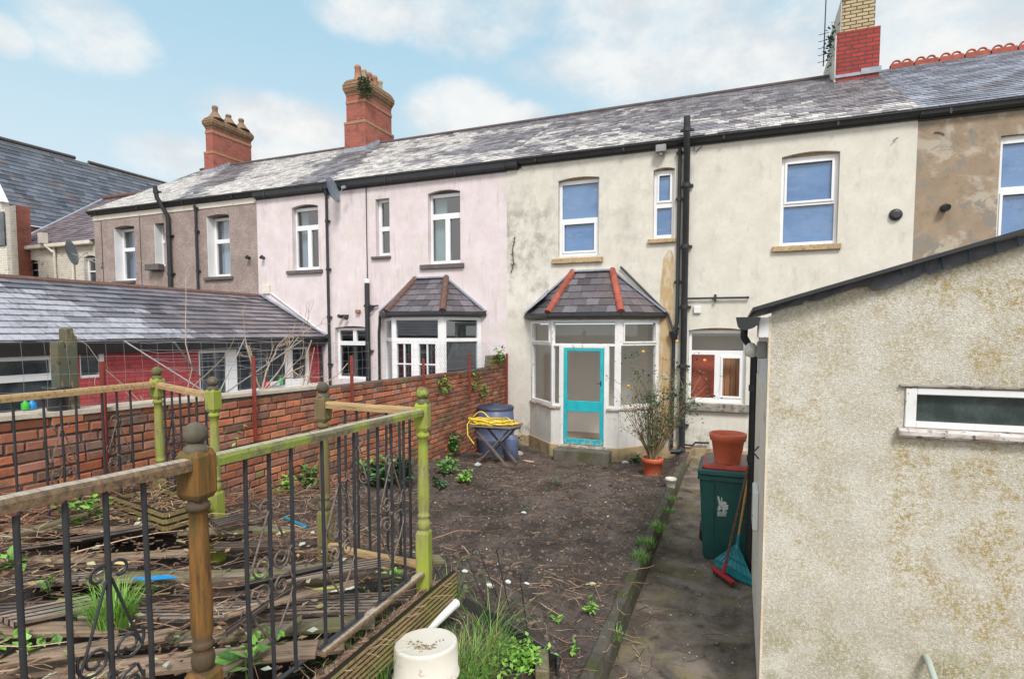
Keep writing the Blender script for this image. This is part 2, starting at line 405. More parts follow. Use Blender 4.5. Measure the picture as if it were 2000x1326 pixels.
M['band'] = surf('yellow_brick_band', (.36,.20,.115), (.29,.16,.10), 6, [])
M['whiterender'] = surf('flaking_white_render', (.66,.62,.55), (.54,.49,.42), 4, [dict(scale=5, c=(.10,.09,.06), lo=.60, hi=.66, k=.9)])
M['haunch'] = surf('red_paint', (.45,.04,.035), (.35,.03,.03), 4)

def brickmat(name, a, b, mortar, sc=1.0, stain=None, gap=.011):
    g = G(name, .9, .2)
    x, y, z = g.sep(0), g.sep(1), g.sep(2)
    cv = g.n('ShaderNodeCombineXYZ'); g.l(g.math('ADD', x, y), cv.inputs[0]); g.l(z, cv.inputs[1])
    bt = g.n('ShaderNodeTexBrick'); g.l(cv.outputs[0], bt.inputs['Vector'])
    for k, x_ in (('Scale',1),('Mortar Size',gap),('Mortar Smooth',.2),('Bias',0),('Brick Width',.235*sc),('Row Height',.078*sc)): bt.inputs[k].default_value = x_
    bt.inputs['Color1'].default_value = (*a,1); bt.inputs['Color2'].default_value = (*b,1); bt.inputs['Mortar'].default_value = (*mortar,1)
    c = bt.outputs['Color']
    c = g.mix(c, (.05,.045,.04), g.math('MULTIPLY', g.mr(g.noise(3.5, 8, .7), .52, .70), .6))
    if stain: c = g.mix(c, stain, g.math('MULTIPLY', g.mr(g.noise(1.8, 8, .7), .45, .65), .6))
    g.base(c); g.bump(g.math('SUBTRACT', g.math('MULTIPLY', g.noise(60,3), .35), bt.outputs['Fac']), .6, .008)
    return g.m
M['stackbrick'] = brickmat('red_stack_brick', (.40,.105,.075), (.31,.08,.06), (.21,.15,.12))
M['yellowbrick'] = brickmat('yellow_stack_brick', (.52,.42,.24), (.44,.35,.20), (.12,.10,.08), gap=.014)
M['paintedbrick'] = brickmat('brick_painted_red', (.44,.085,.09), (.36,.07,.075), (.31,.06,.065))
M['whitebrick'] = brickmat('brick_painted_white', (.72,.68,.60), (.66,.61,.53), (.55,.50,.43))
M['pierbrick'] = brickmat('orange_red_brick', (.40,.11,.07), (.30,.08,.06), (.22,.17,.14))

def slatemat(name, base, lich_sheen, gloss=.45):
    """Col.r is the slate's own tone, Col.g how much pale lichen and painted wet sheen it carries"""
    g = G(name, gloss, .5)
    r, l = g.vcol(0), g.vcol(1)
    c = g.mix(tuple(x*.55 for x in base), tuple(x*1.45 for x in base), r)
    c = g.mix(c, (.15,.10,.095), g.math('MULTIPLY', g.mr(g.noise(1.1, 5), .5, .7), .6))
    c = g.mix(c, tuple(x*.6 for x in base), g.math('MULTIPLY', g.mr(g.noise(14, 6, .7), .45, .68), .55))
    f = g.math('MULTIPLY', g.mr(l, 0, .5), g.mr(g.math('ADD', g.noise(10, 8, .80, (.6,1.6,1.6)), g.math('MULTIPLY', g.math('SUBTRACT', l, .5), .34)), .40, .72))
    c = g.mix(c, lich_sheen, f)
    g.base(c); g.rough(g.mix((gloss,)*3, (.9,)*3, f)); g.bump(g.noise(30, 5), .25, .004); return g.m
M['slate'] = slatemat('weathered_slate', (.275,.255,.270), (.68,.65,.62))
M['slate_clean'] = slatemat('clean_blue_slate', (.285,.295,.345), (.5,.5,.5), .38)
M['slate_ext'] = slatemat('concrete_slate', (.165,.150,.170), (.40,.40,.445), .28)
M['slate_hall'] = slatemat('dark_hall_slate', (.105,.115,.14), (.16,.15,.13), .5)
M['slate_far'] = slatemat('purple_slate', (.20,.155,.165), (.55,.50,.48), .4)
M['slate_bay'] = slatemat('bay_slate', (.115,.104,.116), (.25,.23,.21), .4)

def glassmat(name, tint, refl=.10, rough=.02):
    m = bpy.data.materials.new(name); m.use_nodes = True; n = m.node_tree; n.nodes.clear()
    o = n.nodes.new('ShaderNodeOutputMaterial'); mx = n.nodes.new('ShaderNodeMixShader')
    t = n.nodes.new('ShaderNodeBsdfTransparent'); gl = n.nodes.new('ShaderNodeBsdfGlossy')
    t.inputs[0].default_value = (*tint, 1); gl.inputs['Roughness'].default_value = rough
    lw = n.nodes.new('ShaderNodeLayerWeight'); lw.inputs['Blend'].default_value = .5
    pw = n.nodes.new('ShaderNodeMath'); pw.operation = 'POWER'; pw.inputs[1].default_value = 5; n.links.new(lw.outputs['Facing'], pw.inputs[0])
    ad = n.nodes.new('ShaderNodeMath'); ad.operation = 'MULTIPLY_ADD'; ad.inputs[1].default_value = .8; ad.inputs[2].default_value = refl + .04
    n.links.new(pw.outputs[0], ad.inputs[0]); n.links.new(ad.outputs[0], mx.inputs[0])
    n.links.new(t.outputs[0], mx.inputs[1]); n.links.new(gl.outputs[0], mx.inputs[2]); n.links.new(mx.outputs[0], o.inputs[0])
    return m
M['glass'] = glassmat('clear_glass', (.93,.94,.94), .03)
M['glass_dark'] = glassmat('dim_glass', (.62,.71,.78), .13)
g = G('painted_sky_glass', .03, .8)  # sky reflection painted in as mottled blue base colour
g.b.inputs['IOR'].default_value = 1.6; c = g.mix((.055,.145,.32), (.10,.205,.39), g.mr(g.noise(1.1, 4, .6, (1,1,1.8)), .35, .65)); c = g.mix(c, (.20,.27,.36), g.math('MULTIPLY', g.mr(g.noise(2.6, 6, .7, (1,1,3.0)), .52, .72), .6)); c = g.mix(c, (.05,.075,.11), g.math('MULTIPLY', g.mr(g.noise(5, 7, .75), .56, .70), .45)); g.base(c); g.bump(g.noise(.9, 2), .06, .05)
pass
M['glass_skypaint'] = g.m
g = G('dark_glass', .05, .8); g.base(g.mix((.035,.042,.05), (.08,.09,.10), g.mr(g.noise(2.3, 4), .4, .65))); M['glass_black'] = g.m
g = G('reeded_glass', .18, .6); g.base(g.mix((.030,.042,.040), (.075,.095,.09), g.mr(g.noise(4, 6, .7), .4, .7)))
wv = g.n('ShaderNodeTexWave'); g.l(g.coord(), wv.inputs[0]); wv.inputs['Scale'].default_value = 34; wv.inputs['Distortion'].default_value = .4
g.bump(wv.outputs['Fac'], .35, .004); M['glass_reed'] = g.m
M['interior'] = surf('beige_room_plaster', (.86,.79,.71), (.83,.76,.68), 1, [], .9, bump=None)
M['roomfloor'] = surf('room_floor', (.40,.30,.24), (.34,.26,.21), 2, [], .8, bump=None)
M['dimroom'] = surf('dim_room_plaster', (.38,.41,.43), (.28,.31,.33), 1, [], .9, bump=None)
M['curtain'] = surf('pale_green_curtain', (.42,.52,.46), (.50,.58,.53), 3, [], .9, bump=None)
M['net'] = surf('pale_net_curtain', (.58,.62,.66), (.46,.50,.54), 6, [], .9, bump=None, stretch=(4,1,.4))
M['bluecurtain'] = surf('blue_curtain', (.16,.24,.36), (.24,.33,.45), 6, [], .9, bump=None, stretch=(5,1,.4))
M['wooddoor'] = surf('brown_wood', (.58,.31,.16), (.42,.20,.10), 6, [], .5, bump=None, stretch=(3,1,.25))
M['redcab'] = surf('red_brown_cupboard', (.50,.11,.07), (.38,.09,.055), 3, [], .5, bump=None)
M['green_moss'] = surf('green_growth', (.07,.12,.03), (.12,.17,.05), 20, [], .95, bump=(60,.5,.01))
M['dish'] = surf('grey_dish_metal', (.20,.235,.28), (.15,.18,.22), 3, [], .4, .5, bump=None)
M['whiteplastic'] = surf('white_plastic', (.76,.76,.75), (.70,.70,.69), 3, [dict(scale=8, c=(.4,.38,.34), lo=.6, hi=.75, k=.3)], .4, .5, bump=None)
M['greyplastic'] = surf('grey_fitting', (.30,.30,.29), (.22,.22,.22), 4, [], .5, .5, bump=None)
M['bulb'] = surf('lamp_glass', (.8,.78,.7), (.6,.58,.5), 8, [], .2, .6, bump=None)

# ---------------------------------------------------------------- terrace
YF, YR, ZE, ZR = 11.8, 15.8, 6.21, 8.55
FA = frame(0, YF)
def slates(mb, fr, x0, x1, y0, z0, y1, z1, wdt, course, lich_sheen, thick=.010, clip=None, xoff=0):
    """courses of single slates on a plane rising from (y0,z0) to (y1,z1) in frame fr; clip(t) -> (x0,x1)"""
    mb.M = fr; L = math.hypot(y1-y0, z1-z0); n = max(1, int(round(L/course))); sy, sz = (y1-y0)/L, (z1-z0)/L
    ny, nz_ = -sz, sy
    for i in range(n):
        a, b = i*L/n, (i+1)*L/n + .0
        ca, cb = (clip(a/L), clip(min(1, b/L))) if clip else ((x0, x1), (x0, x1))
        x = min(ca[0], cb[0]) - (wdt*.5 if i % 2 else 0) - random.random()*.02 + xoff
        while x < max(ca[1], cb[1]):
            e = x + wdt*(1+random.uniform(-.04,.04))
            def cl(v, t): return max(t[0], min(t[1], v))
            g_ = .003
            l0, r0, l1, r1 = cl(x+g_, ca), cl(e-g_, ca), cl(x+g_, cb), cl(e-g_, cb)
            if r0-l0 > .005 or r1-l1 > .005:
                t = random.random(); lx = (x+e)/2
                lw = lich_sheen(lx, (i+.5)/n)
                h0 = thick*2*random.uniform(.85,1.25); h1 = thick*.25
                P = lambda X, d, h: (X, y0+sy*d+ny*h, z0+sz*d+nz_*h)
                da = a + random.uniform(-.008, .008)
                vs = [P(l0,da,h0), P(r0,da,h0), P(r1,b,h1), P(l1,b,h1), P(l0,da,h0-thick*1.6), P(r0,da,h0-thick*1.6)]
                mb.add(vs, [(0,1,2,3),(4,5,1,0)], (t, lw, 0))
            x = e
    P = lambda X, d, h: (X, y0+sy*d+ny*h, z0+sz*d+nz_*h)
    ca, cb = (clip(0), clip(1)) if clip else ((x0,x1),(x0,x1))
    mb.add([P(ca[0],0,-.006), P(ca[1],0,-.006), P(cb[1],L,-.006), P(cb[0],L,-.006)], [(0,1,2,3)], (.1,0,0))
def nf(x, y, s, o=0): return noise.noise(V((x*s, y*s, o)))
def sm(x, a, b):
    t = max(0, min(1, (x-a)/(b-a))); return t*t*(3-2*t)

def window(root, fr, r, panes, mat_f, mat_g, fw=.055, y0=.10, ytop=None, sashes=(), arch=0, curtains=(), name='window'):
    """r opening; panes are fractions (x0,x1,z0,z1) of glass"""
    x0, x1, z0, z1 = r
    ps = [(x0+(x1-x0)*p[0], x0+(x1-x0)*p[1], z0+(z1-z0)*p[2], z0+(z1-z0)*p[3]) for p in panes]
    mb = MB(fr); mb.framework(x0+.002, x1-.002, z0+.002, z1-.002, ps, y0, y0+.07)
    for i, p in enumerate(ps):
        if i in sashes: mb.ring(p[0]-.035, p[1]+.035, p[2]-.035, p[3]+.035, .042, y0-.018, y0-.001)
    fo = part(mb, name, mat_f, root, bev=.004)
    if arch: mb = MB(fr); mb.box(x0+.001, x1-.001, y0-.02, y0+.08, z1-.001, z1+arch+.01); part(mb, 'window_head', M['sandsill'] if root.name == 'cream_house' else M['darksill'], fo)
    for p in ps:
        mb = MB(fr); mb.quad((p[0],y0+.045,p[2]),(p[1],y0+.045,p[2]),(p[1],y0+.045,p[3]),(p[0],y0+.045,p[3])); part(mb, 'pane', mat_g, fo)
    for (a, b, c, d, mt, yy) in curtains:
        mb = MB(fr); n = 24; xa, xb = x0+(x1-x0)*a, x0+(x1-x0)*b; za, zb = z0+(z1-z0)*c, z0+(z1-z0)*d
        for k in range(n):
            u0, u1 = k/n, (k+1)/n
            f0, f1 = .025*math.sin(u0*31), .025*math.sin(u1*31)
            mb.add([(xa+(xb-xa)*u0,yy+f0,za),(xa+(xb-xa)*u1,yy+f1,za),(xa+(xb-xa)*u1,yy+f1,zb),(xa+(xb-xa)*u0,yy+f0,zb)], [(0,1,2,3)], smooth=True)
        part(mb, 'curtain', mt, fo)
    return fo
def sill(fo, fr, u0, v0, u1, v1, mat, proj=.07):
    x0, x1, z0, z1 = rect(fr, u0, v0, u1, v1)
    mb = MB(fr); mb.box(x0, x1, -proj, .12, z0, z1); part(mb, 'sill', mat, fo, bev=.008)
def gutter(root, x0, x1, z=ZE, y=YF, hgt=.16, fascia=.02):
    mb = MB(); mb.prism([(y-.005,z-hgt-.035),(y-.03,z-hgt-.035),(y-.03,z-hgt-.01),(y-.09,z-hgt),(y-.14,z-hgt+.03),(y-.155,z-.03),(y-.175,z-.03),(y-.175,z-.012),(y-.14,z-.012),(y-.13,z-.06),(y-.03,z-.06),(y-.005,z-.06)], 'x', x0, x1)
    x = x0+.4
    while x < x1-.2:
        mb.box(x, x+.035, y-.159, y-.06, z-hgt-.004, z-.03); x += 1.9
    part(mb, 'gutter', M['black'], root)
def room(root, fr, x0, x1, z0, z1, d, mat, floor=None, lid=True):
    mb = MB(fr); y0 = .16
    mb.quad((x0,d,z0),(x1,d,z0),(x1,d,z1),(x0,d,z1)); mb.quad((x0,y0,z0),(x0,d,z0),(x0,d,z1),(x0,y0,z1))
    mb.quad((x1,y0,z0),(x1,y0,z1),(x1,d,z1),(x1,d,z0))
    if lid: mb.quad((x0,y0,z1),(x0,d,z1),(x1,d,z1),(x1,y0,z1))
    part(mb, 'room_wall', mat, root)
    mb = MB(fr); mb.quad((x0,y0-.1,z0),(x1,y0-.1,z0),(x1,d,z0),(x0,d,z0)); part(mb, 'room_floor', floor or mat, root)
def downpipe(root, pts, r=.034, name='downpipe', brackets=True, mat=None):
    mb = MB(); mb.tube(pts, r, 12)
    if brackets:
        for a, b in zip(pts, pts[1:]):
            a, b = V(a), V(b)
            if abs((b-a).normalized().z) > .95:
                n = max(1, int((b-a).length/1.1))
                for k in range(n):
                    p = a + (b-a)*((k+.5)/n); t = (b-a).normalized()
                    mb.tube([p-t*.04, p+t*.04], r*1.22, 12); mb.box(p.x-r*2, p.x+r*2, p.y+r*.2, p.y+r*1.5, p.z-.02, p.z+.02)
    return part(mb, name, mat or M['black'], root)
XB = {k: onY(u, v, YF).x for k, (u, v) in dict(a=(990,520), b=(503,480), c=(185,480), d=(1788,360)).items()}

def house(name, label, x0, x1, roofmat, lich_sheen, xa=None, sw=.22, co=.155):
    t = thing(name, label, 'house', ((x0+x1)/2, YF, 0))
    mb = MB(); slates(mb, frame(0, 0), x0, x1, YF-.17, ZE, YR, ZR, sw, co, lich_sheen, thick=.008)
    part(mb, 'roof', roofmat, t)
    return t
def flue_stack(root, u0, uc, u1, Y0, zb, lifts, mats, flash=True):
    """lifts: list of (z0,z1,grow,material); front face at Y0, its right corner seen at column uc"""
    Xc = onY(uc, 250, Y0).x; Y1 = onX(u1, 270, Xc).y; Xl = onY(u0, 250, Y0).x
    st = None
    for z0, z1, gr, mt, nm in lifts:
        mb = MB(); mb.box(Xl-gr, Xc+gr, Y0-gr, Y1+gr, z0, z1); o = part(mb, nm, mt, root if st is None else st); st = st or o
    return st, Xl, Xc, Y0, Y1

# ---- our own cream house
def lich_cream(x, t):
    v = .56 + .6*nf(x*.35, t*4, 1.6, 3) + .45*nf(x, t*5, 4, 8) - .62*t + .10*(1-sm(x, -3.5, 0)) + random.uniform(-.13,.13)
    v -= .5*sm(x, .6, 2.2)*sm(t, .12, .5)
    return max(0, min(1, sm(v, .30, .52)*random.uniform(.35,1.15)))
cream = house('cream_house', 'cream rendered house with a turquoise back door and slate hipped bay', XB['a'], XB['d'], M['slate'], lich_cream)
W1 = rect(FA, 1090,350,1170,500); W2 = rect(FA, 1275.5,331,1317,467); W3 = rect(FA, 1525,302,1638,478); W4 = rect(FA, 1344,645,1457,787)
BAYL, BAYR = onY(1037,700,YF).x, onY(1286,720,YF).x
YBAY = 11.0
BF = frame(0, YBAY)
bz1 = onF(BF, 1140, 624)[1]; bz0 = -.3
mb = MB(FA); mb.wall(XB['a'], XB['d'], -.5, 6.3, [(*W1,.045),(*W2,.035),(*W3,.05),(*W4,.045),(BAYL+.06,BAYR-.06,bz0,bz1-.06,0)], .16)
part(mb, 'wall', M['cream'], cream)
mb = MB(FA)
zpl = onF(FA, 1400, 876)[1]
for a, b in ((XB['a'], BAYL), (BAYR, XB['d'])):
    mb = MB(FA); mb.box(a+.01, b, -.03, .0, -.5, zpl); part(mb, 'plinth', M['plinth'], cream, bev=.01)
mb = MB(); mb.box(BAYR-.02, -.20, YF+.16, YF+3.0, -.4, 3.0)
gutter(cream, XB['a']+.3, XB['d'], hgt=.10)
gutter(cream, XB['a']+.005, XB['a']+.295, hgt=.165)
mb = MB(); mb.tube([(XB['a'],YR,ZR+.02),(XB['d']-.9,YR,ZR+.02)], .055, 10); part(mb, 'ridge_tiles', M['darkridge'], cream)
# windows
PB = [(.10,.90,.545,.94),(.13,.87,.075,.44)]
f = window(cream, FA, W1, [(.07,.95,.50,.95),(.12,.87,.07,.43)], M['upvc'], M['glass_skypaint'], arch=.06, sashes=(1,)); sill(f, FA, 1079,504,1178,514, M['sandsill'])
f = window(cream, FA, W2, [(.24,.78,.56,.93),(.16,.86,.07,.46)], M['upvc'], M['glass_skypaint'], arch=.05, sashes=(0,)); sill(f, FA, 1266,467,1320,475, M['sandsill'])
f = window(cream, FA, W3, [(.10,.89,.50,.93),(.06,.94,.04,.45)], M['upvc'], M['glass_skypaint'], arch=.07, sashes=(0,)); sill(f, FA, 1508,479,1642,490, M['sandsill'])
f = window(cream, FA, W4, [(.05,.95,.72,.96),(.05,.46,.055,.66),(.60,.90,.09,.62)], M['upvc'], M['glass'], arch=.06, sashes=(2,)); sill(f, FA, 1340,788,1466,803, M['mossysill'], .09)
# rooms behind the ground floor openings
room(cream, FA, XB['a']+.2, BAYR+.1, .10, 2.62, 1.0, M['interior'], M['roomfloor'], False)
room(cream, FA, BAYR+.2, 2.6, .10, 2.45, .85, M['interior'], M['roomfloor'], False)
def on_room(u, v): return onY(u, v, YF+.45)
mb = MB(); a, b = on_room(1352,700).x, on_room(1402,700).x; mb.box(a, b, YF+.45, YF+.8, .12, 2.0); part(mb, 'cupboard', M['redcab'], cream, bev=.01)
mb = MB(); a, b = on_room(1406,700).x, on_room(1470,700).x
for k in range(6): mb.box(a+(b-a)*k/6+.004, a+(b-a)*(k+1)/6-.004, YF+.40, YF+.45, .12, 2.0)
part(mb, 'inner_door', M['wooddoor'], cream, bev=.008)
# pipes
def fa(u, v, dy=0): return onY(u, v, YF-dy)
xs_ = fa(1338, 520, .09).x
downpipe(cream, [(xs_, YF-.09, -.02), (xs_, YF-.09, ZE-.3), (xs_, YF-.24, ZE-.12), (xs_, YF-.26, onY(1340,228,YF-.26).z)], .062, 'soil_pipe')
mb = MB(); mb.lathe([(.075,0),(.075,.05),(.06,.06)], 12, (xs_, YF-.09, .05)); mb.tube([(xs_, YF-.10, .12),(xs_-.04,YF-.2,.06),(xs_-.2,YF-.24,.05)], .05, 10); part(mb, 'pipe_shoe', M['black'], cream)
xr = fa(1316, 655, .06).x; xr2 = fa(1325, 480, .06).x
zh = onY(1320, 655, YF-.06).z
downpipe(cream, [(xr2, YF-.10, ZE-.17), (xr2, YF-.06, ZE-.32), (xr2, YF-.06, zh+.25), (xr, YF-.07, zh+.02), (xr, YF-.06, zh-.1), (xr-.01, YF-.06, .1)], .036)
mb = MB(); mb.lathe([(.035,-.16),(.05,-.05),(.085,.0),(.095,.08)], 12, (xr, YF-.10, zh), sy=.8); part(mb, 'hopper', M['black'], cream)
a, b = fa(1212,521,.05), fa(1305,614,.05)
mb = MB(); mb.tube([a, b, (xr-.02, YF-.08, zh+.12), (xr, YF-.1, zh+.03)], .024, 10); part(mb, 'waste_pipe', M['black'], cream)
mb = MB(); a, b = fa(1343,583,.06), fa(1461,581,.06); mb.tube([a, b], .02, 8); c_ = fa(1397,582,.06); mb.box(c_.x-.02,c_.x+.02,c_.y-.03,c_.y+.06,c_.z-.07,c_.z+.07); mb.lathe([(.026,-.02),(.026,.02)],8,b, M=Matrix.Rotation(rad(90),4,'Y')); part(mb, 'rail_pipe', M['blackiron'], cream)
mb = MB(FA); mb.box(*rect(FA,1355,598,1369,612)[:2], -.05, 0, *rect(FA,1355,598,1369,612)[2:]); part(mb, 'junction_box', M['whiteplastic'], cream, bev=.008)
r_ = rect(FA,1283,288,1303,302)
mb = MB(FA); mb.box(r_[0], r_[1], -.20, -.06, r_[2], r_[3]); mb.box(r_[0]+.05, r_[1]-.05, -.06, 0, r_[2]+.03, r_[3]-.03); mb.box(r_[0]+.07, r_[1]-.07, -.17, -.09, r_[2]-.06, r_[2]); part(mb, 'security_light', M['greyplastic'], cream, bev=.01)
c_ = fa(1749,420,.0)
mb = MB(); mb.lathe([(.10,0),(.105,.02),(.085,.06),(.05,.065)], 16, (c_.x, YF, c_.z), M=Matrix.Rotation(rad(90),4,'X')); part(mb, 'boiler_flue', M['black'], cream)
mb = MB(); a = fa(1748,273,.04); mb.tube([a-V((.03,0,.03)), a, a+V((.04,.0,.03))], .008, 6); a = fa(1362,291,.03); mb.tube([a+V((-.06,0,.10)), a+V((-.06,0,-.02)), a+V((-.02,0,-.06)), a+V((.05,0,.02)), a+V((.09,0,.03))], .007, 6); part(mb, 'cable_hook', M['blackiron'], cream)
# bare brown strip where old render came away
mb = MB(FA); pts = [(1288,862),(1287,700),(1290,560),(1296,505),(1303,490),(1311,488),(1316,500),(1316,860)]
pl = [onF(FA,u,v) for u, v in pts]; mb.prism([(p[0],p[1]) for p in pl], 'y', -.004, 0.001)
M['stripmat'] = surf('brown_bare_strip', (.42,.28,.13), (.52,.40,.24), 3, [dict(scale=4, c=(.58,.53,.44), lo=.5, hi=.62, k=.8, stretch=(2,1,.6))], .9, bump=(60,.4,.005))
part(mb, 'bare_render_strip', M['stripmat'], cream)
# dry creeper on the wall and a waste pipe near the ground
mb = MB(); q = [fa(1006,462,.015), fa(1001,490,.02), fa(1003,515,.02), fa(998,533,.02)]; mb.tube(q, .010, 6)
for k in range(16):
    t = random.random(); i = min(2, int(t*3)); p = q[i].lerp(q[i+1], t*3-i); mb.tube([p, p+V((random.uniform(-.07,.07),-.02,random.uniform(-.08,.02)))], .006, 4)
part(mb, 'dead_creeper', surf('dead_creeper', (.10,.095,.05), (.07,.06,.04), 9, [], bump=None), cream)
mb = MB(); mb.tube([fa(1336,868,.08), fa(1352,870,.08), fa(1358,864,.08), fa(1385,865,.08)], .02, 8); part(mb, 'low_pipe', M['black'], cream)

def bay(root, AL, CL, CR, AR, yb, ztop, gut, hip, cap, upvc, lpx):
    """roof of a splayed bay; AL/AR wall junctions, CL/CR front corners, hip tops on the wall"""
    e = .12
    zt, zg = hip[0].z, ztop
    P = [V((AL-e*1.1, YF-.01, zg)), V((CL-e*.45, yb-e, zg)), V((CR+e*.45, yb-e, zg)), V((AR+e*1.1, YF-.01, zg))]
    T = [V((hip[0].x, YF-.012, zt)), V((hip[1].x, YF-.012, zt))]
    rf = None
    for poly in ((P[0],P[1],T[0],T[0]), (P[1],P[2],T[1],T[0]), (P[2],P[3],T[1],T[1])):
        a, b, c, d = poly
        mb = MB(); n = 6; base = (b-a).normalized(); nrm = (b-a).cross(d-a).normalized()
        if nrm.z < 0: nrm = -nrm
        for i in range(n):
            t0, t1 = i/n, (i+1)/n
            l0, r0, l1, r1 = a.lerp(d,t0), b.lerp(c,t0), a.lerp(d,t1), b.lerp(c,t1)
            wid = (r0-l0).length; m = max(1, round(wid/.27)); off = .5 if i % 2 else 0
            ks = sorted({0, 1} | {min(1, max(0, (k+off)/m)) for k in range(m)})
            L1 = (r1-l1).length
            for k0, k1 in zip(ks, ks[1:]):
                h = random.uniform(.014,.022)
                q = lambda k: l1.lerp(r1, max(0, min(1, ((l0.lerp(r0,k)-l1).dot(base))/L1))) if L1 > 1e-3 else l1
                gp = .004/max(wid,.1)
                v0, v1, v2, v3 = l0.lerp(r0,k0+gp)+nrm*h, l0.lerp(r0,k1-gp)+nrm*h, q(k1-gp)+nrm*.003, q(k0+gp)+nrm*.003
                mb.add([v0,v1,v2,v3,v0-nrm*.014,v1-nrm*.014], [(0,1,2,3),(4,5,1,0)], (random.random(), max(0,random.random()-.75)*1.5, 0))
        mb.quad(a-nrm*.004, b-nrm*.004, c-nrm*.004, d-nrm*.004, (.1,0,0))
        o = part(mb, 'bay_roof' if rf is None else 'roof_slope', M['slate_bay'], root if rf is None else rf); rf = rf or o
    for a, b in ((P[1],T[0]),(P[2],T[1])):
        mb = MB(); n = 5; d = (b-a)
        for k in range(n):
            p0, p1 = a + d*(k/n) + V((0,0,.012)), a + d*((k+1.06)/n) + V((0,0,.028 if k < n-1 else .02))
            mb.tube([p0, p1], [.078, .068], 12, c=(random.uniform(.75,1.1),)*3)
        part(mb, 'hip_tiles', cap, rf)
    mb = MB()
    for a, b in ((P[0],T[0]),(T[0],T[1]),(T[1],P[3])): mb.bar(a+V((0,-.012,.02)), b+V((0,-.012,.02)), .02, .11, up=(0,1,0)) if False else mb.bar(a+V((0,-.02,.03)), b+V((0,-.02,.03)), .035, .10, up=(0,1,0))
    part(mb, 'flashing', M['lead'], rf)
    mb = MB()
    for a, b in ((P[0],P[1]),(P[1],P[2]),(P[2],P[3])): mb.bar(a+V((0,0,-.045)), b+V((0,0,-.045)), .07, .085)
    part(mb, 'bay_gutter', M['black'], rf, bev=.02)
    return P

CL, CR = onF(BF,1078,750)[0], onF(BF,1208,750)[0]
hipt = (fa(1119,533), fa(1196,529))
bayroot = cream
P = bay(cream, BAYL, CL, CR, BAYR, YBAY, onY(1140,611,YBAY-.12).z, None, hipt, M['redridge'], False, None)
# an old bit of leaded roof edge left of the bay
mb = MB(); a, b, c_ = fa(1030,610,.02), fa(1072,568,.02), fa(1078,575,.02)
mb.add([a, b, V((b.x+.05,YF-.35,b.z-.12)), V((a.x+.08,YF-.30,a.z+.0))], [(0,1,2,3)]); mb.bar(a, b, .06, .06); part(mb, 'lead_apron', M['lead'], cream)
zs = onF(BF, 1209, 799)[1]            # sill line
zm = onF(BF, 1140, 673)[1]            # transom line
angL = math.atan2(YBAY-YF, CL-BAYL); angR = math.atan2(YF-YBAY, BAYR-CR)
FL = frame(BAYL, YF, angL); FR = frame(CR, YBAY, angR)
LL = math.hypot(CL-BAYL, YF-YBAY); LR = math.hypot(BAYR-CR, YF-YBAY)
D0, D1 = onF(BF,1101,780)[0], onF(BF,1179,780)[0]; DZ0 = onF(BF,1140,868)[1]; DZ1 = onF(BF,1140,680)[1]
fz1 = bz1 - .005
g0, g1 = onF(BF,1081,740)[0], onF(BF,1092,740)[0]; g2, g3 = onF(BF,1189,740)[0], onF(BF,1200,740)[0]
fpan = [(g0,g1,zs+.05,zm-.03),(g2,g3,zs+.05,zm-.03),(onF(BF,1080,650)[0],onF(BF,1201,650)[0],zm+.02,fz1-.05)]
mb = MB(BF); mb.framework(CL, CR, zs, fz1, fpan+[(D0,D1,zs,DZ1)], .0, .075); bay_o = part(mb, 'bay_window', M['oldwhite'], cream, bev=.004)
for q in fpan: mb = MB(BF); mb.quad((q[0],.04,q[2]),(q[1],.04,q[2]),(q[1],.04,q[3]),(q[0],.04,q[3])); part(mb, 'pane', M['glass'], bay_o)
for fr, L in ((FL, LL), (FR, LR)):
    mb = MB(fr); mb.box(.0, L, -.01, .08, -.4, zs-.03)
    for k in range(5): mb.box(L*k/5+.003, L*(k+1)/5-.003, -.018, -.009, .14, zs-.04)
    part(mb, 'boarded_panel', M['lowpanel'], bay_o)
    mb = MB(fr); mb.box(-.01, L+.01, -.05, -.02, -.5, .155); part(mb, 'bay_plinth', M['plinth'], bay_o, bev=.008)
for a, b in ((CL, D0-.06), (D1+.06, CR)):
    mb = MB(BF); mb.box(a, b, -.01, .08, -.4, zs-.03); part(mb, 'boarded_panel', M['lowpanel'], bay_o)
for a, b in ((CL-.02, D0-.09), (D1+.09, CR+.02)):
    mb = MB(BF); mb.box(a, b, -.05, -.02, -.5, .155); part(mb, 'bay_plinth', M['plinth'], bay_o, bev=.008)
def bayframe(fr, x0, x1, z0, z1, panes, nm='bay_frame', g='glass', rings=()):
    mb = MB(fr); mb.framework(x0, x1, z0, z1, panes, .0, .075)
    for i in rings: p = panes[i]; mb.ring(p[0]-.03, p[1]+.03, p[2]-.03, p[3]+.03, .035, -.022, -.001)
    part(mb, nm, M['oldwhite'], bay_o, bev=.004)
    for p in panes:
        mb = MB(fr); mb.quad((p[0],.04,p[2]),(p[1],.04,p[2]),(p[1],.04,p[3]),(p[0],.04,p[3])); part(mb, 'pane', M[g], bay_o)
bayframe(FL, 0, LL-.003, zs, fz1, [(.10,LL-.13,zm+.06,fz1-.06),(.09,LL-.06,zs+.06,zm-.02)], rings=(0,))
bayframe(FR, 0.003, LR, zs, fz1, [(.13,LR-.10,zm+.06,fz1-.06),(.06,LR-.08,zs+.06,zm-.02)], rings=(0,))
mb = MB(BF); mb.box(D0-.06, D0-.004, -.012, .09, DZ0-.1, DZ1+.06); mb.box(D1+.004, D1+.06, -.012, .09, DZ0-.1, DZ1+.06); mb.box(D0-.003, D1+.003, -.012, .09, DZ1+.004, DZ1+.06); part(mb, 'door_frame', M['oldwhite'], bay_o, bev=.004)
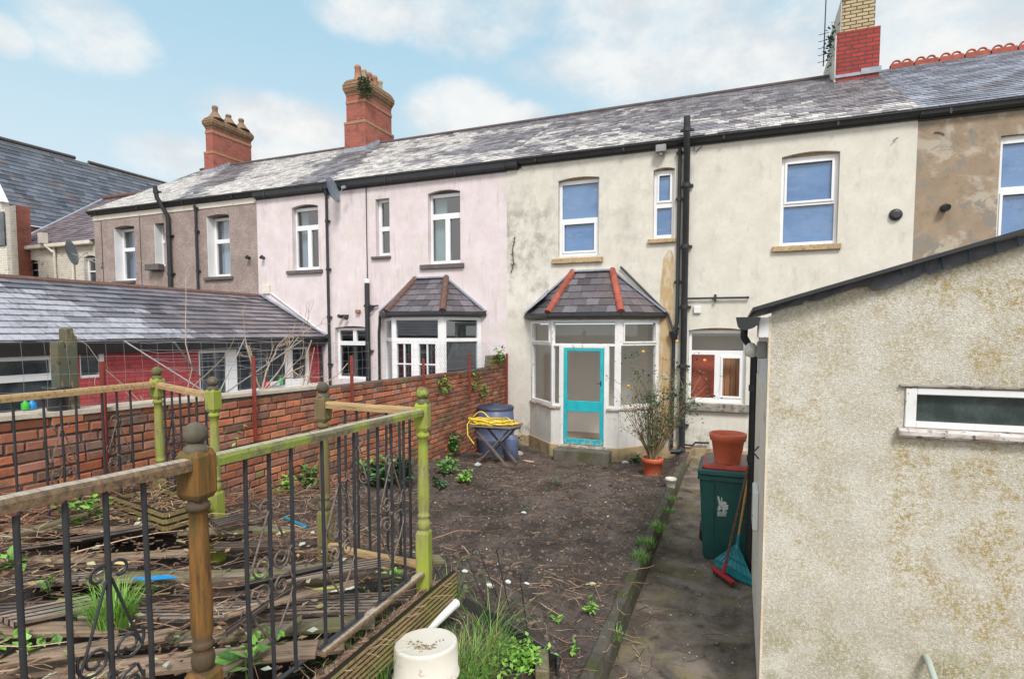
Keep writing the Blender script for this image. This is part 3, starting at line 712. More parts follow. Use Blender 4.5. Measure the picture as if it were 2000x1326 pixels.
for fr, a, b in ((FL, .02, LL+.02), (BF, CL-.02, D0-.065), (BF, D1+.065, CR+.02), (FR, -.02, LR-.02)):
    mb = MB(fr); n = 7
    for k in range(n): mb.box(a+(b-a)*k/n, a+(b-a)*(k+1)/n, -.055+random.uniform(-.012,.015), .0, zs-.032+random.uniform(-.01,.008), zs+random.uniform(-.012,.004))
    part(mb, 'rotten_sill', M['rotwood'], bay_o)
dr = [(D0+.075, D1-.075, onF(BF,1140,783)[1], DZ1-.06), (D0+.075, D1-.075, onF(BF,1140,857)[1], onF(BF,1140,804)[1])]
mb = MB(BF); mb.framework(D0+.004, D1-.004, DZ0, DZ1-.004, dr, -.025, .02)
door = part(mb, 'door', M['turq'], cream, label='turquoise half-glazed back door', bev=.005)
for p in dr:
    mb = MB(BF); mb.quad((p[0],0,p[2]),(p[1],0,p[2]),(p[1],0,p[3]),(p[0],0,p[3])); part(mb, 'pane', M['glass'], door)
hx, hz = onF(BF,1174,749); mb = MB(BF); mb.box(hx-.012,hx+.012,-.032,-.025,hz-.05,hz+.05); mb.tube([(hx,-.03,hz),(hx,-.06,hz),(hx-.07,-.06,hz)], .008, 8); part(mb, 'handle', M['blackiron'], door)
# floor strip, step
mb = MB(BF); mb.box(D0-.05, D1+.05, -.06, .10, DZ0-.06, DZ0-.01); part(mb, 'threshold', M['rotwood'], cream)
sx0, sx1 = onF(frame(0,YBAY-.3),1082,890)[0], onF(frame(0,YBAY-.3),1190,890)[0]
M['mossyconc'] = surf('mossy_concrete', (.15,.135,.11), (.085,.077,.062), 5, [dict(scale=3, c=(.08,.085,.03), lo=.46, hi=.62, k=.8), dict(scale=20, c=(.3,.29,.26), lo=.62, hi=.7, k=.5)], .95, bump=(40,.6,.008))
mb = MB(); mb.box(sx0, sx1, YBAY-.38, YBAY-.07, -.4, DZ0-.055); part(mb, 'doorstep', M['mossyconc'], cream, bev=.02)

# ---- chimney between cream and right-hand house
# ---- pink house
def lich_pink(x, t):
    # white over the left half, grey streak in the middle
    v = .86 + .55*nf(x*.4, t*3, 1.5, 5) + .30*nf(x, t*5, 4, 2) - .30*t + random.uniform(-.1,.1)
    v -= .75*math.exp(-((x+10.0+1.6*t)/.75)**2)
    v -= .35*sm(x, -9.0, -7.0)
    return max(0, min(1, sm(v, .25, .5)*random.uniform(.5,1.3)))
pink = house('pink_house', 'pale pink rendered house with white bay and satellite dish', XB['b'], XB['a'], M['slate'], lich_pink)
Q1 = rect(FA,571,404,622,527); Q2 = rect(FA,734,388,761,501); Q3 = rect(FA,836,376,899,515); Q4 = rect(FA,655,640,722,741)
PL, PR = onY(752,680,YF).x, onY(940,680,YF).x
pz1 = onF(BF, 815, 619)[1]
mb = MB(FA); mb.wall(XB['b'], XB['a'], -.5, 6.3, [(*Q1,.06),(*Q2,.0),(*Q3,.06),(*Q4,.04),(PL+.06,PR-.06,-.3,pz1-.06,0)], .18)
part(mb, 'wall', M['pink'], pink)
mb = MB(FA); mb.box(XB['b'], XB['a']+.35, -.03, -.002, 6.04, 6.13); part(mb, 'fascia', M['black'], pink)
gutter(pink, XB['b']+.005, XB['a'], hgt=.18)
mb = MB(); mb.tube([(XB['b'],YR,ZR+.02),(XB['a'],YR,ZR+.02)], .055, 10); part(mb, 'ridge_tiles', M['darkridge'], pink)
T3 = [(.06,.95,.72,.95),(.06,.46,.05,.64),(.60,.95,.05,.64)]
f = window(pink, FA, Q1, T3, M['upvc'], M['glass_dark'], y0=.13, arch=.07, curtains=[(.04,.30,.06,.95,M['net'],.34)]); sill(f, FA, 562,528,631,535, M['darksill'])
f = window(pink, FA, Q2, [(.2,.94,.53,.95),(.22,.94,.07,.45)], M['upvc'], M['glass_dark'], y0=.13); sill(f, FA, 727,501,764,506, M['darksill'])
f = window(pink, FA, Q3, T3, M['upvc'], M['glass_dark'], y0=.13, arch=.07, curtains=[(.03,.42,.04,.97,M['curtain'],.30),(.78,1.0,.04,.4,M['net'],.4)]); sill(f, FA, 822,516,907,525, M['darksill'])
f = window(pink, FA, Q4, [(.06,.45,.74,.95),(.55,.95,.74,.95),(.06,.95,.05,.66)], M['upvc'], M['glass_dark'], y0=.11, arch=.04)
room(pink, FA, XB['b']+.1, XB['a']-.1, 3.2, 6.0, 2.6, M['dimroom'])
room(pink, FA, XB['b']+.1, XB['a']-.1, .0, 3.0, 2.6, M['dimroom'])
PCL, PCR = onF(BF,766,700)[0], onF(BF,866,700)[0]
P2 = bay(pink, PL, PCL, PCR, PR, YBAY, onY(810,609,YBAY-.12).z, None, (fa(812,546), fa(872,541)), M['brownridge'], True, None)
aL = math.atan2(YBAY-YF, PCL-PL); aR = math.atan2(YF-YBAY, PR-PCR)
PFL, PFR = frame(PL, YF, aL), frame(PCR, YBAY, aR); pLL = math.hypot(PCL-PL,.8); pLR = math.hypot(PR-PCR,.8)
ptr = onF(BF,815,663)[1]; zb = 0.1
mb = MB(BF); a0, a1 = onF(BF,773,640)[0], onF(BF,855,640)[0]
d0, d1, d2, d3 = [onF(BF,u,690)[0] for u in (775,803,818,850)]
mb.framework(PCL, PCR, zb, pz1, [(a0,a1,ptr+.03,pz1-.07),(d0,d1,.4,ptr-.10),(d2,d3,.4,ptr-.10)], 0, .08)
pb = part(mb, 'bay_window', M['upvc'], pink, bev=.004)
mb = MB(PFR); mb.framework(.003, pLR, zb, pz1, [(.08,pLR-.10,ptr+.03,pz1-.07),(.08,pLR-.10,.5,ptr-.05)], 0, .08); part(mb, 'bay_frame', M['upvc'], pb, bev=.004)
mb = MB(PFL); mb.framework(0, pLL-.003, zb, pz1, [(.10,pLL-.08,ptr+.03,pz1-.07),(.10,pLL-.08,.5,ptr-.05)], 0, .08); part(mb, 'bay_frame', M['upvc'], pb, bev=.004)
for fr, ps in ((BF,[(a0,a1,ptr+.03,pz1-.07),(d0,d1,.4,ptr-.10),(d2,d3,.4,ptr-.10)]),(PFR,[(.08,pLR-.10,ptr+.03,pz1-.07),(.08,pLR-.10,.5,ptr-.05)]),(PFL,[(.10,pLL-.08,ptr+.03,pz1-.07),(.10,pLL-.08,.5,ptr-.05)])):
    for p in ps:
        mb = MB(fr); mb.quad((p[0],.045,p[2]),(p[1],.045,p[2]),(p[1],.045,p[3]),(p[0],.045,p[3])); part(mb, 'pane', M['glass_dark'], pb)
mb = MB(BF)
for a, b in ((d0,d1),(d2,d3)):
    mb.box((a+b)/2-.014,(a+b)/2+.014,.01,.05,.4,ptr-.10)
    for z in (onF(BF,800,711)[1], onF(BF,800,760)[1]): mb.box(a,b,.012,.048,z-.014,z+.014)
part(mb, 'glazing_bars', M['upvc'], pb)
# pipes on the pink house
x_ = fa(640,520,.07).x; downpipe(pink, [(x_,YF-.10,ZE-.17),(x_,YF-.07,ZE-.34),(x_,YF-.07,1.0)], .036)
x_ = fa(716,450,.03).x; mb = MB(); mb.tube([(x_,YF-.03,6.1),(x_,YF-.03,fa(717,555).z)], .012, 6); part(mb, 'cable', M['blackiron'], pink)
x_ = fa(718,650,.09).x; zt = fa(718,553,.09).z
downpipe(pink, [(x_,YF-.09,.3),(x_,YF-.09,zt)], .06, 'soil_pipe')
mb = MB(); mb.lathe([(.062,0),(.066,.04),(.05,.09),(.02,.11)], 12, (x_,YF-.09,zt)); part(mb, 'pipe_cowl', M['whiteplastic'], pink)
mb = MB(); z_ = fa(735,597).z; mb.tube([(x_,YF-.09,z_-.08),(x_+.12,YF-.08,z_-.02),(x_+.3,YF-.05,z_)], .02, 8); mb.tube([(x_,YF-.09,z_-.16),(x_+.14,YF-.08,z_-.1),(x_+.2,YF-.05,z_)], .018, 8); part(mb, 'waste_pipe', M['black'], pink)
a = P2[0]; mb = MB(); mb.tube([(a.x+.06,YF-.10,a.z-.08),(a.x+.04,YF-.08,a.z-.25),(a.x,YF-.06,a.z-.45),(a.x,YF-.06,.3)], .034, 10); part(mb, 'bay_downpipe', M['black'], pink)
r_ = rect(FA,515,557,528,574); mb = MB(FA); mb.box(r_[0],r_[1],-.05,0,r_[2],r_[3]); part(mb, 'vent_box', M['whitewash'], pink, bev=.006)
mb = MB(FA); mb.tube([(onF(FA,530,572)[0],-.03,onF(FA,530,572)[1]),(onF(FA,640,655)[0],-.03,onF(FA,640,655)[1])], .02, 6); part(mb, 'white_conduit', M['whiteplastic'], pink)
for (u,v) in ((516,504),):
    c_ = fa(u,v); mb = MB(); mb.tube([c_+V((0,.02,0)), c_+V((0,-.12,0)), c_+V((.08,-.15,.02))], .04, 8); part(mb, 'overflow', M['black'], pink)
c_ = fa(675,617); mb = MB(); mb.lathe([(.03,-.06),(.045,0),(.045,.06)], 10, (c_.x-.08,YF-.12,c_.z-.02), M=Matrix.Rotation(rad(70),4,'X')); mb.lathe([(.03,-.06),(.045,0),(.045,.06)], 10, (c_.x+.10,YF-.12,c_.z-.05), M=Matrix.Rotation(rad(60),4,'X')); mb.box(c_.x-.1,c_.x+.1,YF-.06,YF,c_.z-.03,c_.z+.03); part(mb, 'floodlight', M['black'], pink)
c_ = fa(702,608); mb = MB(); mb.box(c_.x-.07,c_.x+.05,YF-.10,YF,c_.z-.05,c_.z+.04); part(mb, 'alarm_box', M['pot'], pink, bev=.015)
# satellite dish on the pink house
def dish(label, p, size, tilt, yaw, arm):
    t = thing('satellite_dish', label, 'satellite dish', p)
    R_ = Matrix.Rotation(yaw,4,'Z') @ Matrix.Rotation(tilt,4,'X')
    mb = MB(); prof = [(.001,.0)] + [(size*k/8, .12*size*(k/8)**2) for k in range(1,9)]
    mb.lathe(prof, 24, p, M=R_ @ Matrix.Scale(1,4), sx=.92, capends=False); mb.lathe([(r,z-.012) for r, z in prof], 24, p, M=R_, sx=.92, capends=False)
    part(mb, 'reflector', M['dish'], t)
    mb = MB(); a = R_ @ V((0,-size*.8,.05)); b = R_ @ V((0,-size*.15,size*1.05)); mb.tube([V(p)+a, V(p)+b], .010, 6); mb.obox(Matrix.Translation(V(p)+b) @ R_, .06,.06,.10); part(mb, 'feed_arm', M['greyplastic'], t)
    mb = MB(); mb.tube([V(p)+R_ @ V((0,0,-.02)), V(p)+arm*.4, V(p)+arm], .016, 8); mb.box(p.x+arm.x-.05,p.x+arm.x+.05,p.y+arm.y-.02,p.y+arm.y+.02,p.z+arm.z-.08,p.z+arm.z+.08); part(mb, 'bracket', M['greyplastic'], t)
dish('grey satellite dish under the gutter of the pink house', onY(648,370,YF-.38), .30, rad(76), rad(100), V((-.12,.36,-.12)))

# ---- brown house
def lich_brown(x, t):
    v = .92 + .5*nf(x*.4, t*3, 1.3, 9) + .25*nf(x, t*5, 4, 4) - .40*t - .55*math.exp(-((x+14.6+2.2*t)/1.0)**2)
    v -= .5*sm(-x, 18.3, 19.3)
    return max(0, min(1, sm(v, .25, .5)*random.uniform(.6,1.3)))
brown = house('brown_house', 'brown pebbledashed house with three white framed windows', XB['c'], XB['b'], M['slate'], lich_brown)
R1 = rect(FA,224,444,264,548); R2 = rect(FA,302,436,322,520); R3 = rect(FA,405,422,449,540)
mb = MB(FA); mb.wall(XB['c'], XB['b'], -.5, 6.3, [(*R1,.05),(*R2,0),(*R3,.05)], .30); mb.M = None; mb.quad((XB['c'],YF,-.5),(XB['c'],YF+1.3,-.5),(XB['c'],YF+1.3,6.3),(XB['c'],YF,6.3)); part(mb, 'wall', M['pebbledash'], brown)
mb = MB(FA); mb.box(XB['c'], XB['b']-.005, -.02, -.002, 5.93, 6.12); part(mb, 'fascia', M['whitewash'], brown)
gutter(brown, XB['c']-.1, XB['b'], hgt=.10)
mb = MB(); mb.tube([(XB['c']-.1,YR,ZR+.02),(XB['b'],YR,ZR+.02)], .055, 10); part(mb, 'ridge_tiles', M['darkridge'], brown)
S2 = [(.1,.93,.64,.95),(.1,.93,.05,.57)]
for r, s, cur in ((R1,(222,549,265,554),M['bluecurtain']),(R2,None,M['net']),(R3,(401,541,456,547),M['net'])):
    f = window(brown, FA, r, S2, M['upvc'], M['glass_dark'], y0=.24, arch=.05 if s else 0, curtains=[(.1,.93,.05,.95,cur,.42)])
    if s: sill(f, FA, *s, M['darksill'])
    mb = MB(FA); mb.box(r[0]+.001, r[0]+.014, .004, .237, r[2]+.01, r[3]-.001); part(mb, 'window_reveal', M['upvc'], f)
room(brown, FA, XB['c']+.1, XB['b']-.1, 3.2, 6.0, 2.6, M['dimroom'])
x_ = fa(330,480,.09).x; downpipe(brown, [(x_,YF-.09,2.5),(x_,YF-.09,5.8),(x_-.14,YF-.30,6.3),(x_-.16,YF-.34,onY(312,362,YF-.34).z)], .062, 'soil_pipe')
x_ = fa(384,480,.07).x; downpipe(brown, [(x_,YF-.10,ZE-.17),(x_,YF-.07,ZE-.34),(x_,YF-.07,2.5)], .036)
c_ = fa(488,504); mb = MB(); mb.tube([c_+V((0,.02,0)), c_+V((0,-.12,0)), c_+V((.08,-.15,.02))], .04, 8); part(mb, 'overflow', M['black'], brown)
mb = MB(FA); r_ = rect(FA,296,517,322,529); mb.box(r_[0],r_[1],-.22,-.02,r_[2],r_[3]); part(mb, 'window_box', M['darksill'], brown, bev=.01)
mb = MB(FA)
for u in (200,275): x_ = onF(FA,u,480)[0]; mb.tube([(x_,-.01,5.9),(x_,-.012,2.4)], .008, 5)
part(mb, 'cable', M['blackiron'], brown)
p = V((onY(398,381,12.3).x, 12.3, onY(398,381,12.3).z)); mb = MB(); mb.bar(p+V((-.3,0,.06)), p+V((.3,0,.06)), .22, .05); part(mb, 'roof_vent', M['darklead'], brown)

# ---- chimneys
def stack(root, u0, uc, u1, Y0, zb, z_step, z_band, z_corb, z_top, pots, potz, label, potmat, front=True):
    Xc, Xl = onY(uc,250,Y0).x, onY(u0,250,Y0).x; Y1 = onX(u1,270,Xc).y
    mb = MB(); mb.box(Xl-.05, Xc+.05, Y0-.05, Y1+.05, zb, z_step); st = part(mb, 'chimney', M['stackbrick'], root, label=label)
    mb = MB(); mb.box(Xl, Xc, Y0, Y1, z_step, z_corb); part(mb, 'shaft', M['stackbrick'], st)
    mb = MB(); mb.box(Xl-.065,Xc+.065,Y0-.065,Y1+.065,z_step-.05,z_step+.04); mb.box(Xl-.02,Xc+.02,Y0-.02,Y1+.02,z_band-.05,z_band+.04); part(mb, 'brick_band', M['band'], st, bev=.01)
    mb = MB(); n = 5; hh = (z_top-z_corb)
    prof = [(0,.01),(.14,.03),(.22,.05),(.40,.085),(.60,.09),(.80,.05),(1,-.02)]
    for (t0,g0),(t1,g1) in zip(prof, prof[1:]):
        za, zb_ = z_corb+hh*t0, z_corb+hh*t1
        a = [(Xl-g0,Y0-g0,za),(Xc+g0,Y0-g0,za),(Xc+g0,Y1+g0,za),(Xl-g0,Y1+g0,za)]; b = [(Xl-g1,Y0-g1,zb_),(Xc+g1,Y0-g1,zb_),(Xc+g1,Y1+g1,zb_),(Xl-g1,Y1+g1,zb_)]
        mb.add(a+b, [(0,1,5,4),(1,2,6,5),(2,3,7,6),(3,0,4,7),(4,5,6,7)])
    part(mb, 'corbelled_head', M['stack_top'], st, bev=.02)
    for k in range(pots):
        yy = Y0 + (Y1-Y0)*(k+.5)/pots if pots > 1 else (Y0+Y1)/2
        hgt = potz*random.uniform(.85,1.15)
        mb = MB(); mb.lathe([(.30,-.02),(.22,.05),(.155,.14),(.12,.20),(.105,.22)], 14, ((Xl+Xc)/2, yy, z_top)) if potz < .41 else None; mb.lathe([(.15,-.05),(.13,.0),(.105,hgt*.15),(.088,hgt*.75),(.105,hgt*.8),(.105,hgt*.92),(.085,hgt),(.07,hgt-.05)], 12, ((Xl+Xc)/2, yy, z_top)); part(mb, 'chimney_pot', potmat[k % len(potmat)], st)
    for k in range(7):                                    # stepped lead soakers up the slope
        pass
    mb = MB(); sl = (ZR-ZE)/(YR-YF+.17); zr = lambda y: ZE+sl*(y-YF+.17)
    n = 6
    for k in range(n):
        ya, yb_ = Y0-.08+(YR-Y0+.08)*k/n, Y0-.08+(YR-Y0+.08)*(k+1)/n
        mb.box(Xc+.052, Xc+.075, ya, yb_-.01, zr(ya)-.1, zr(yb_)+.10)
    mb.box(Xl-.06, Xc+.06, Y0-.075, Y0-.052, zr(Y0)-.25, zr(Y0)+.10); part(mb, 'soaker_flashing', M['lead'], st)
    return st, Xl, Xc, Y0, Y1
zz = lambda u, v, Y: onY(u, v, Y).z
random.seed(5)
st2, *c2 = stack(pink, 677, 713, 765, 15.1, 8.0, zz(713,237,15.1), zz(713,195,15.1), zz(713,182,15.1), zz(713,152,15.1)+.05, 5, .42, 'tall red brick chimney with five clay pots', [M['pot'],M['buffpot'],M['pot']])
st1, *c1 = stack(brown, 401, 414, 490, 15.1, 7.8, zz(414,298,15.1), zz(414,257,15.1), zz(414,250,15.1), zz(414,226,15.1), 3, .40, 'red brick chimney with three small pots', [M['sootpot']])
# plant rooted in the pink house's stack
def leafclump(mb, o, n, rx, ry, rz, ls, cols, droop=.3):
    for _ in range(n):
        p = V(o) + V([max(-1.5*s_, min(1.5*s_, random.gauss(0,s_))) for s_ in (rx,ry,rz)])
        leaf(mb, p, random.uniform(.6,1.3)*ls, random.choice(cols))
def leaf(mb, p, s, c, yaw=None, pitch=None):
    ya = random.uniform(0, 6.28) if yaw is None else yaw; pi = random.uniform(-.5,.9) if pitch is None else pitch
    d = V((math.cos(ya)*math.cos(pi), math.sin(ya)*math.cos(pi), math.sin(pi))); sd_ = V((-math.sin(ya), math.cos(ya), random.uniform(-.4,.4))).normalized()
    up = d.cross(sd_)
    mb.add([p, p+d*s*.45+sd_*s*.30+up*s*.06, p+d*s, p+d*s*.45-sd_*s*.30+up*s*.06, p+d*s*.5-up*s*.04], [(0,4,1),(1,4,2),(2,4,3),(3,4,0)], c)
def leafmat(name, tint=(1,1,1)):
    g = G(name, .55, .35); g.base(g.mix(g.vcol(), (.02,.03,.01), g.math('MULTIPLY', g.mr(g.noise(60,3), .5, .75), .4)))
    g.b.inputs['Subsurface Weight'].default_value = 0; return g.m
M['leaf'] = leafmat('leaf')
GR = [(.07,.18,.04),(.11,.25,.05),(.16,.32,.07),(.10,.20,.08)]
GRD = [(.04,.09,.035),(.06,.12,.05),(.09,.15,.08),(.05,.10,.06)]
GRB = [(.16,.36,.045),(.22,.42,.06),(.26,.46,.10),(.12,.28,.04)]
mb = MB(); leafclump(mb, (c2[1]+.06, c2[2]-.05, zz(713,170,15.0)), 260, .11, .12, .17, .11, GRD); part(mb, 'chimney_plant', M['leaf'], pink)

# ---- right-hand house
right = house('patchy_house', 'house with bare patchy brown render and crested red ridge', XB['d'], 10.5, M['slate_clean'], lambda x, t: 0, sw=.26, co=.16)
RW = rect(FA,1950,262,2034,475)
mb = MB(FA); mb.wall(XB['d'], 10.5, -.5, 6.3, [(*RW,.0)], .12); part(mb, 'wall', M['patchy'], right)
gutter(right, XB['d'], 10.5, hgt=.125)
f = window(right, FA, RW, [(.09,.93,.53,.93),(.13,.88,.05,.46)], M['upvc'], M['glass_skypaint'], sashes=(1,), y0=.06)
c_ = fa(1843,407); mb = MB(); mb.tube([c_+V((0,.02,0)), c_+V((0,-.10,0)), c_+V((.02,-.14,-.02))], .06, 10); part(mb, 'flue_pipe', M['black'], right)
mb = MB(); a, b = fa(1825,259,.015), fa(1845,263,.015); mb.tube([a, a.lerp(b,.5)+V((0,0,.02)), b], .008, 5); part(mb, 'cable_end', M['blackiron'], right)
mb = MB(); x = XB['d']+.35; zt = ZR+.02
while x < 9:
    mb.box(x, x+.44, YR-.08, YR+.08, zt-.06, zt+.05, (random.uniform(.85,1.1),)*3)
    for k in (0,1):                                        # pierced crest: two arches on every tile
        cx_ = x+.12+k*.20; pts = [(cx_+.085*math.cos(a), YR, zt+.05+.085*math.sin(a)) for a in [math.pi*i/8 for i in range(9)]]; mb.tube(pts, .021, 6)
    x += .47
part(mb, 'crested_ridge', M['redridge'], right)
Y0 = 15.0; Xl, Xr = onY(1633,110,Y0).x, onY(1718,110,Y0).x; Y1 = 17.0
zc = zz(1675,58,Y0); zt = zz(1675,-14,Y0)
mb = MB(); mb.box(Xl, Xr, Y0, Y1, 8.0, zc); st = part(mb, 'chimney', M['haunch'] if False else brickmat('bright_red_stack_brick', (.40,.06,.055), (.29,.05,.045), (.10,.06,.05), gap=.013, sc=1.15), right, label='two-tone chimney, red below and yellow brick above')
mb = MB(); mb.box(Xl+.10, Xr-.10, Y0+.08, Y1-.08, zc, zt); part(mb, 'upper_shaft', M['yellowbrick'], st)
mb = MB(); mb.box(Xl-.02, Xl-.002, Y0-.0, Y1, 8.0, zc-.05); mb.box(Xl+.08,Xl+.098,Y0+.09,Y1-.08,zc,zt-.02); part(mb, 'side_render', M['whiterender'], st)
mb = MB(); mb.box(Xl-.03, Xr+.03, Y0-.02, Y0-.002, 8.2, zz(1675,142,Y0)); mb.box(Xl+.5, Xr+.04, Y0-.03, Y0-.021, 8.2, zz(1690,134,Y0)); part(mb, 'lead_flashing', M['lead'], st)
mb = MB()
for k in range(6): mb.box(Xl+.12+k*.19, Xl+.24+k*.19, Y0+.0, Y0+.2, zt, zt+.10)
part(mb, 'dentil_course', M['band'], st)
mb = MB(); leafclump(mb, (Xl-.06, Y0+.5, zz(1610,95,15.5)), 90, .05, .25, .25, .10, GRD); part(mb, 'chimney_plant', M['leaf'], st)
mb = MB(); a = onY(1608,130,15.6); mb.tube([a, (a.x+.02,15.6,a.z+2.6)], .014, 5)
for k in range(5): mb.tube([(a.x-.12,15.6,a.z+.1+.16*k),(a.x+.10,15.6,a.z+.12+.16*k)], .008, 4)
mb.tube([(a.x,15.6,a.z+.3),(Xl,15.6,a.z+.25)], .012, 5); part(mb, 'aerial', M['blackiron'], st)

# ---- white house, set back at the far left end
YW = 13.0; FW = frame(0, YW)
xw0, xw1 = onF(FW,20,520)[0], onF(FW,186,500)[0]+1.5
zew = onF(FW,110,480)[1]
white = thing('white_house', 'white painted brick house set back beyond the brown house', 'house', ((xw0+xw1)/2, YW, 0))
V1 = rect(FW,50,511,75,545); V2 = rect(FW,165,502,187,560)
mb = MB(FW); mb.wall(xw0, xw1, -.5, zew, [(*V1,.06),(*V2,.06)], .2); part(mb, 'wall', M['whitebrick'], white)
for r in (V1, V2): window(white, FW, r, [(.12,.9,.55,.92),(.12,.9,.06,.5)], M['upvc'], M['glass_black'], y0=.12, arch=.06)
xl_e, xl_r = onF(FW,108,452)[0], onY(203,390,17.0).x
zrw = onY(203,390,17.0).z
mb = MB(); slates(mb, frame(0,0), xw0, xw1+2, YW-.15, zew+.05, 17.0, zrw, .28, .22, lambda x, t: max(0, nf(x,t*5,1.5,3)*.5), clip=lambda t: (xw0+(xl_r-xw0)*t, xw1+2.0)); part(mb, 'roof', M['slate_far'], white)
mb = MB(); mb.box(xw0, xw1-1.5, YW-.2, YW-.02, zew-.08, zew+.05); part(mb, 'gutter', M['whitewash'], white, bev=.02)
mb = MB(); mb.bar((xw0,YW-.15,zew+.09),(xl_r,17.0,zrw+.04),.14,.05); part(mb, 'verge_flashing', M['lead'], white)
mb = MB(); mb.tube([(xl_r,17.0,zrw+.05),(xw1+2,17.0,zrw+.05)], .11, 8); part(mb, 'ridge_tiles', M['brownridge'], white)
mb = MB(); x_ = onF(FW,112,520)[0]; x2_ = onF(FW,147,520)[0]
for q in (x_, x2_): mb.tube([(q,YW-.08,zew-.05),(q,YW-.08,.5)], .045, 8)
mb.box(onF(FW,92,470)[0], onF(FW,100,470)[0], YW-.3, YW-.1, onF(FW,96,477)[1], onF(FW,96,457)[1]); mb.tube([(onF(FW,97,470)[0],YW-.2,onF(FW,97,478)[1]),(x_,YW-.1,onF(FW,112,494)[1])], .05, 8); part(mb, 'downpipe', M['whitewash'], white)
p = onY(138,494,12.3); dish('dark satellite dish on an arm off the brown house corner', p, .42, rad(80), rad(126), V((onY(196,517,11.75).x-p.x, 11.8-p.y-.03, onY(196,517,11.8).z-p.z)))

# ---- brick pier / end stack and the big slate hall behind
hall = thing('slate_roofed_hall', 'large building under a long dark slate roof at far left', 'building', (-28, 18, 0))
XH0, XHR = -27.2, -30.6
zr0 = onX(0,273,XHR); zr1 = onX(312,357,XHR); ze = onX(75,442,XH0).z
ya, yb_ = 8.5, zr1.y+1.0
FH = frame(XH0, 0, rad(90))
mb = MB(); slates(mb, FH, ya, yb_, 0, ze, XH0-XHR, (zr0.z+zr1.z)/2, .42, .27, lambda x, t: (max(0, t-.75)*2+.2*max(0,nf(x,t*6,1.2,1))), thick=.012); part(mb, 'roof', M['slate_hall'], hall)
mb = MB(); mb.tube([(XHR,ya,zr0.z+.05),(XHR,onX(146,305,XHR).y,zr0.z+.06)], .09, 8); mb.tube([(XHR,onX(172,302,XHR).y,zr1.z+.10),(XHR,yb_,zr1.z+.03)], .09, 8); part(mb, 'ridge_tiles', M['darkridge'], hall)
mb = MB(); mb.box(XHR-3, XH0-.15, ya, yb_, -.5, ze-.02); part(mb, 'wall', M['pierbrick'], hall)
pier = thing('brick_stack', 'short red brick stack whitewashed on its left face', 'chimney', (onY(45,440,12.6).x, 12.6, 0))
a, b, c_ = onY(10,440,12.6).x, onY(32,440,12.6).x, onX(60,440,onY(32,440,12.6).x)
zt = onY(32,400,12.6).z
mb = MB(); mb.box(a, b, 12.6, c_.y, 0, zt); part(mb, 'stack', M['pierbrick'], pier)
mb = MB(); mb.box(a-.01, b+.012, 12.585, 12.598, 0, zt-.02); part(mb, 'whitewashed_face', M['whitebrick'], pier)
gab = thing('gable_end', 'pale gable with a white bargeboard at the left photo edge', 'building', (onY(-20,480,11).x, 11, 0))
a = onY(-60,480,11).x; b = onY(13,480,11).x; zg = onY(10,398,11).z; zg0 = onY(0,365,11).z
mb = MB(); mb.prism([(a,0),(b,0),(b,zg),(a,zg+(b-a)*1.5)], 'y', 11, 11.12); part(mb, 'wall', M['whitebrick'], gab)
mb = MB(); mb.bar((b+.03,10.98,zg+.02),(a,10.98,zg+(b-a)*1.5+.02),.1,.22,up=(0,1,0)); part(mb, 'bargeboard', M['upvc'], gab)
mb = MB(FW); mb.M = frame(0,10.95); r_ = rect(frame(0,10.95),-20,415,8,480); mb.box(r_[0],r_[1],0,.04,r_[2],r_[3]); part(mb, 'window', M['glass_black'], gab)
# ================================================================ ground, path, soil
random.seed(21)
def lerp_tab(tab, x):
    if x <= tab[0][0]: return tab[0][1]
    for (a, va), (b, vb) in zip(tab, tab[1:]):
        if x <= b: return va+(vb-va)*(x-a)/(b-a)
    return tab[-1][1]
HW = [(0,.98),(3.2,.96),(3.7,.78),(4.1,.68),(5.3,.52),(6.5,.34),(8.5,.22),(10.2,.02),(11.9,-.10)]
def deckz(x, y): return .94 + max(0, -1.8-x)*.055 - .05*sm(y, 3.3, 2.2)*sm(x, -3.6, -2.6)
def soil(x, y, rough=True):
    h = .175 - .295*sm(y, 8.3, 10.6)
    h += (lerp_tab(HW, y)-h)*sm(-x, 3.1, 4.75)
    m = .17 + .47*sm(-x, 1.05, 2.0)*sm(5.3-y, 0, 1.9)
    h = max(h, m) if y < 5.3 else h
    if rough:
        h += .040*noise.noise(V((x*2.2,y*2.2,1))) + .036*noise.noise(V((x*6,y*6,4))) + .022*noise.noise(V((x*15,y*15,7)))
    h = h + (.205-.14*sm(y,9.3,10.4)-h)*sm(x, -1.25, -.95)*.8
    return h
def on_soil(u, v):
    z = .2
    for _ in range(12): p = onZ(u, v, z); z = .5*z + .5*soil(p.x, p.y, False)
    p.z = soil(p.x, p.y); return p
mb = MB(); mb.add([(-400,-400,-.45),(400,-400,-.45),(400,400,-.45),(-400,400,-.45)], [(0,1,2,3)])
structure(mb, 'ground', surf('rough_ground', (.10,.085,.06), (.06,.05,.035), 3, [dict(scale=1.2, c=(.08,.11,.04), lo=.5, hi=.65, k=.7)]))
g = G('dark_garden_soil', .95, .2)
c = g.mix((.165,.128,.110), (.062,.048,.041), g.mr(g.noise(2.0, 9, .72), .36, .64))
c = g.mix(c, (.30,.25,.21), g.math('MULTIPLY', g.mr(g.noise(34, 5, .7), .54, .70), .7))
c = g.mix(c, (.05,.04,.035), g.math('MULTIPLY', g.mr(g.noise(1.1, 5, .6), .50, .66), .55)); c = g.mix(c, (.035,.029,.026), g.math('MULTIPLY', g.mr(g.noise(17, 6, .7), .52, .66), .8))
c = g.mix(c, (.07,.085,.03), g.math('MULTIPLY', g.mr(g.noise(1.3, 6, .7), .56, .70), .45))
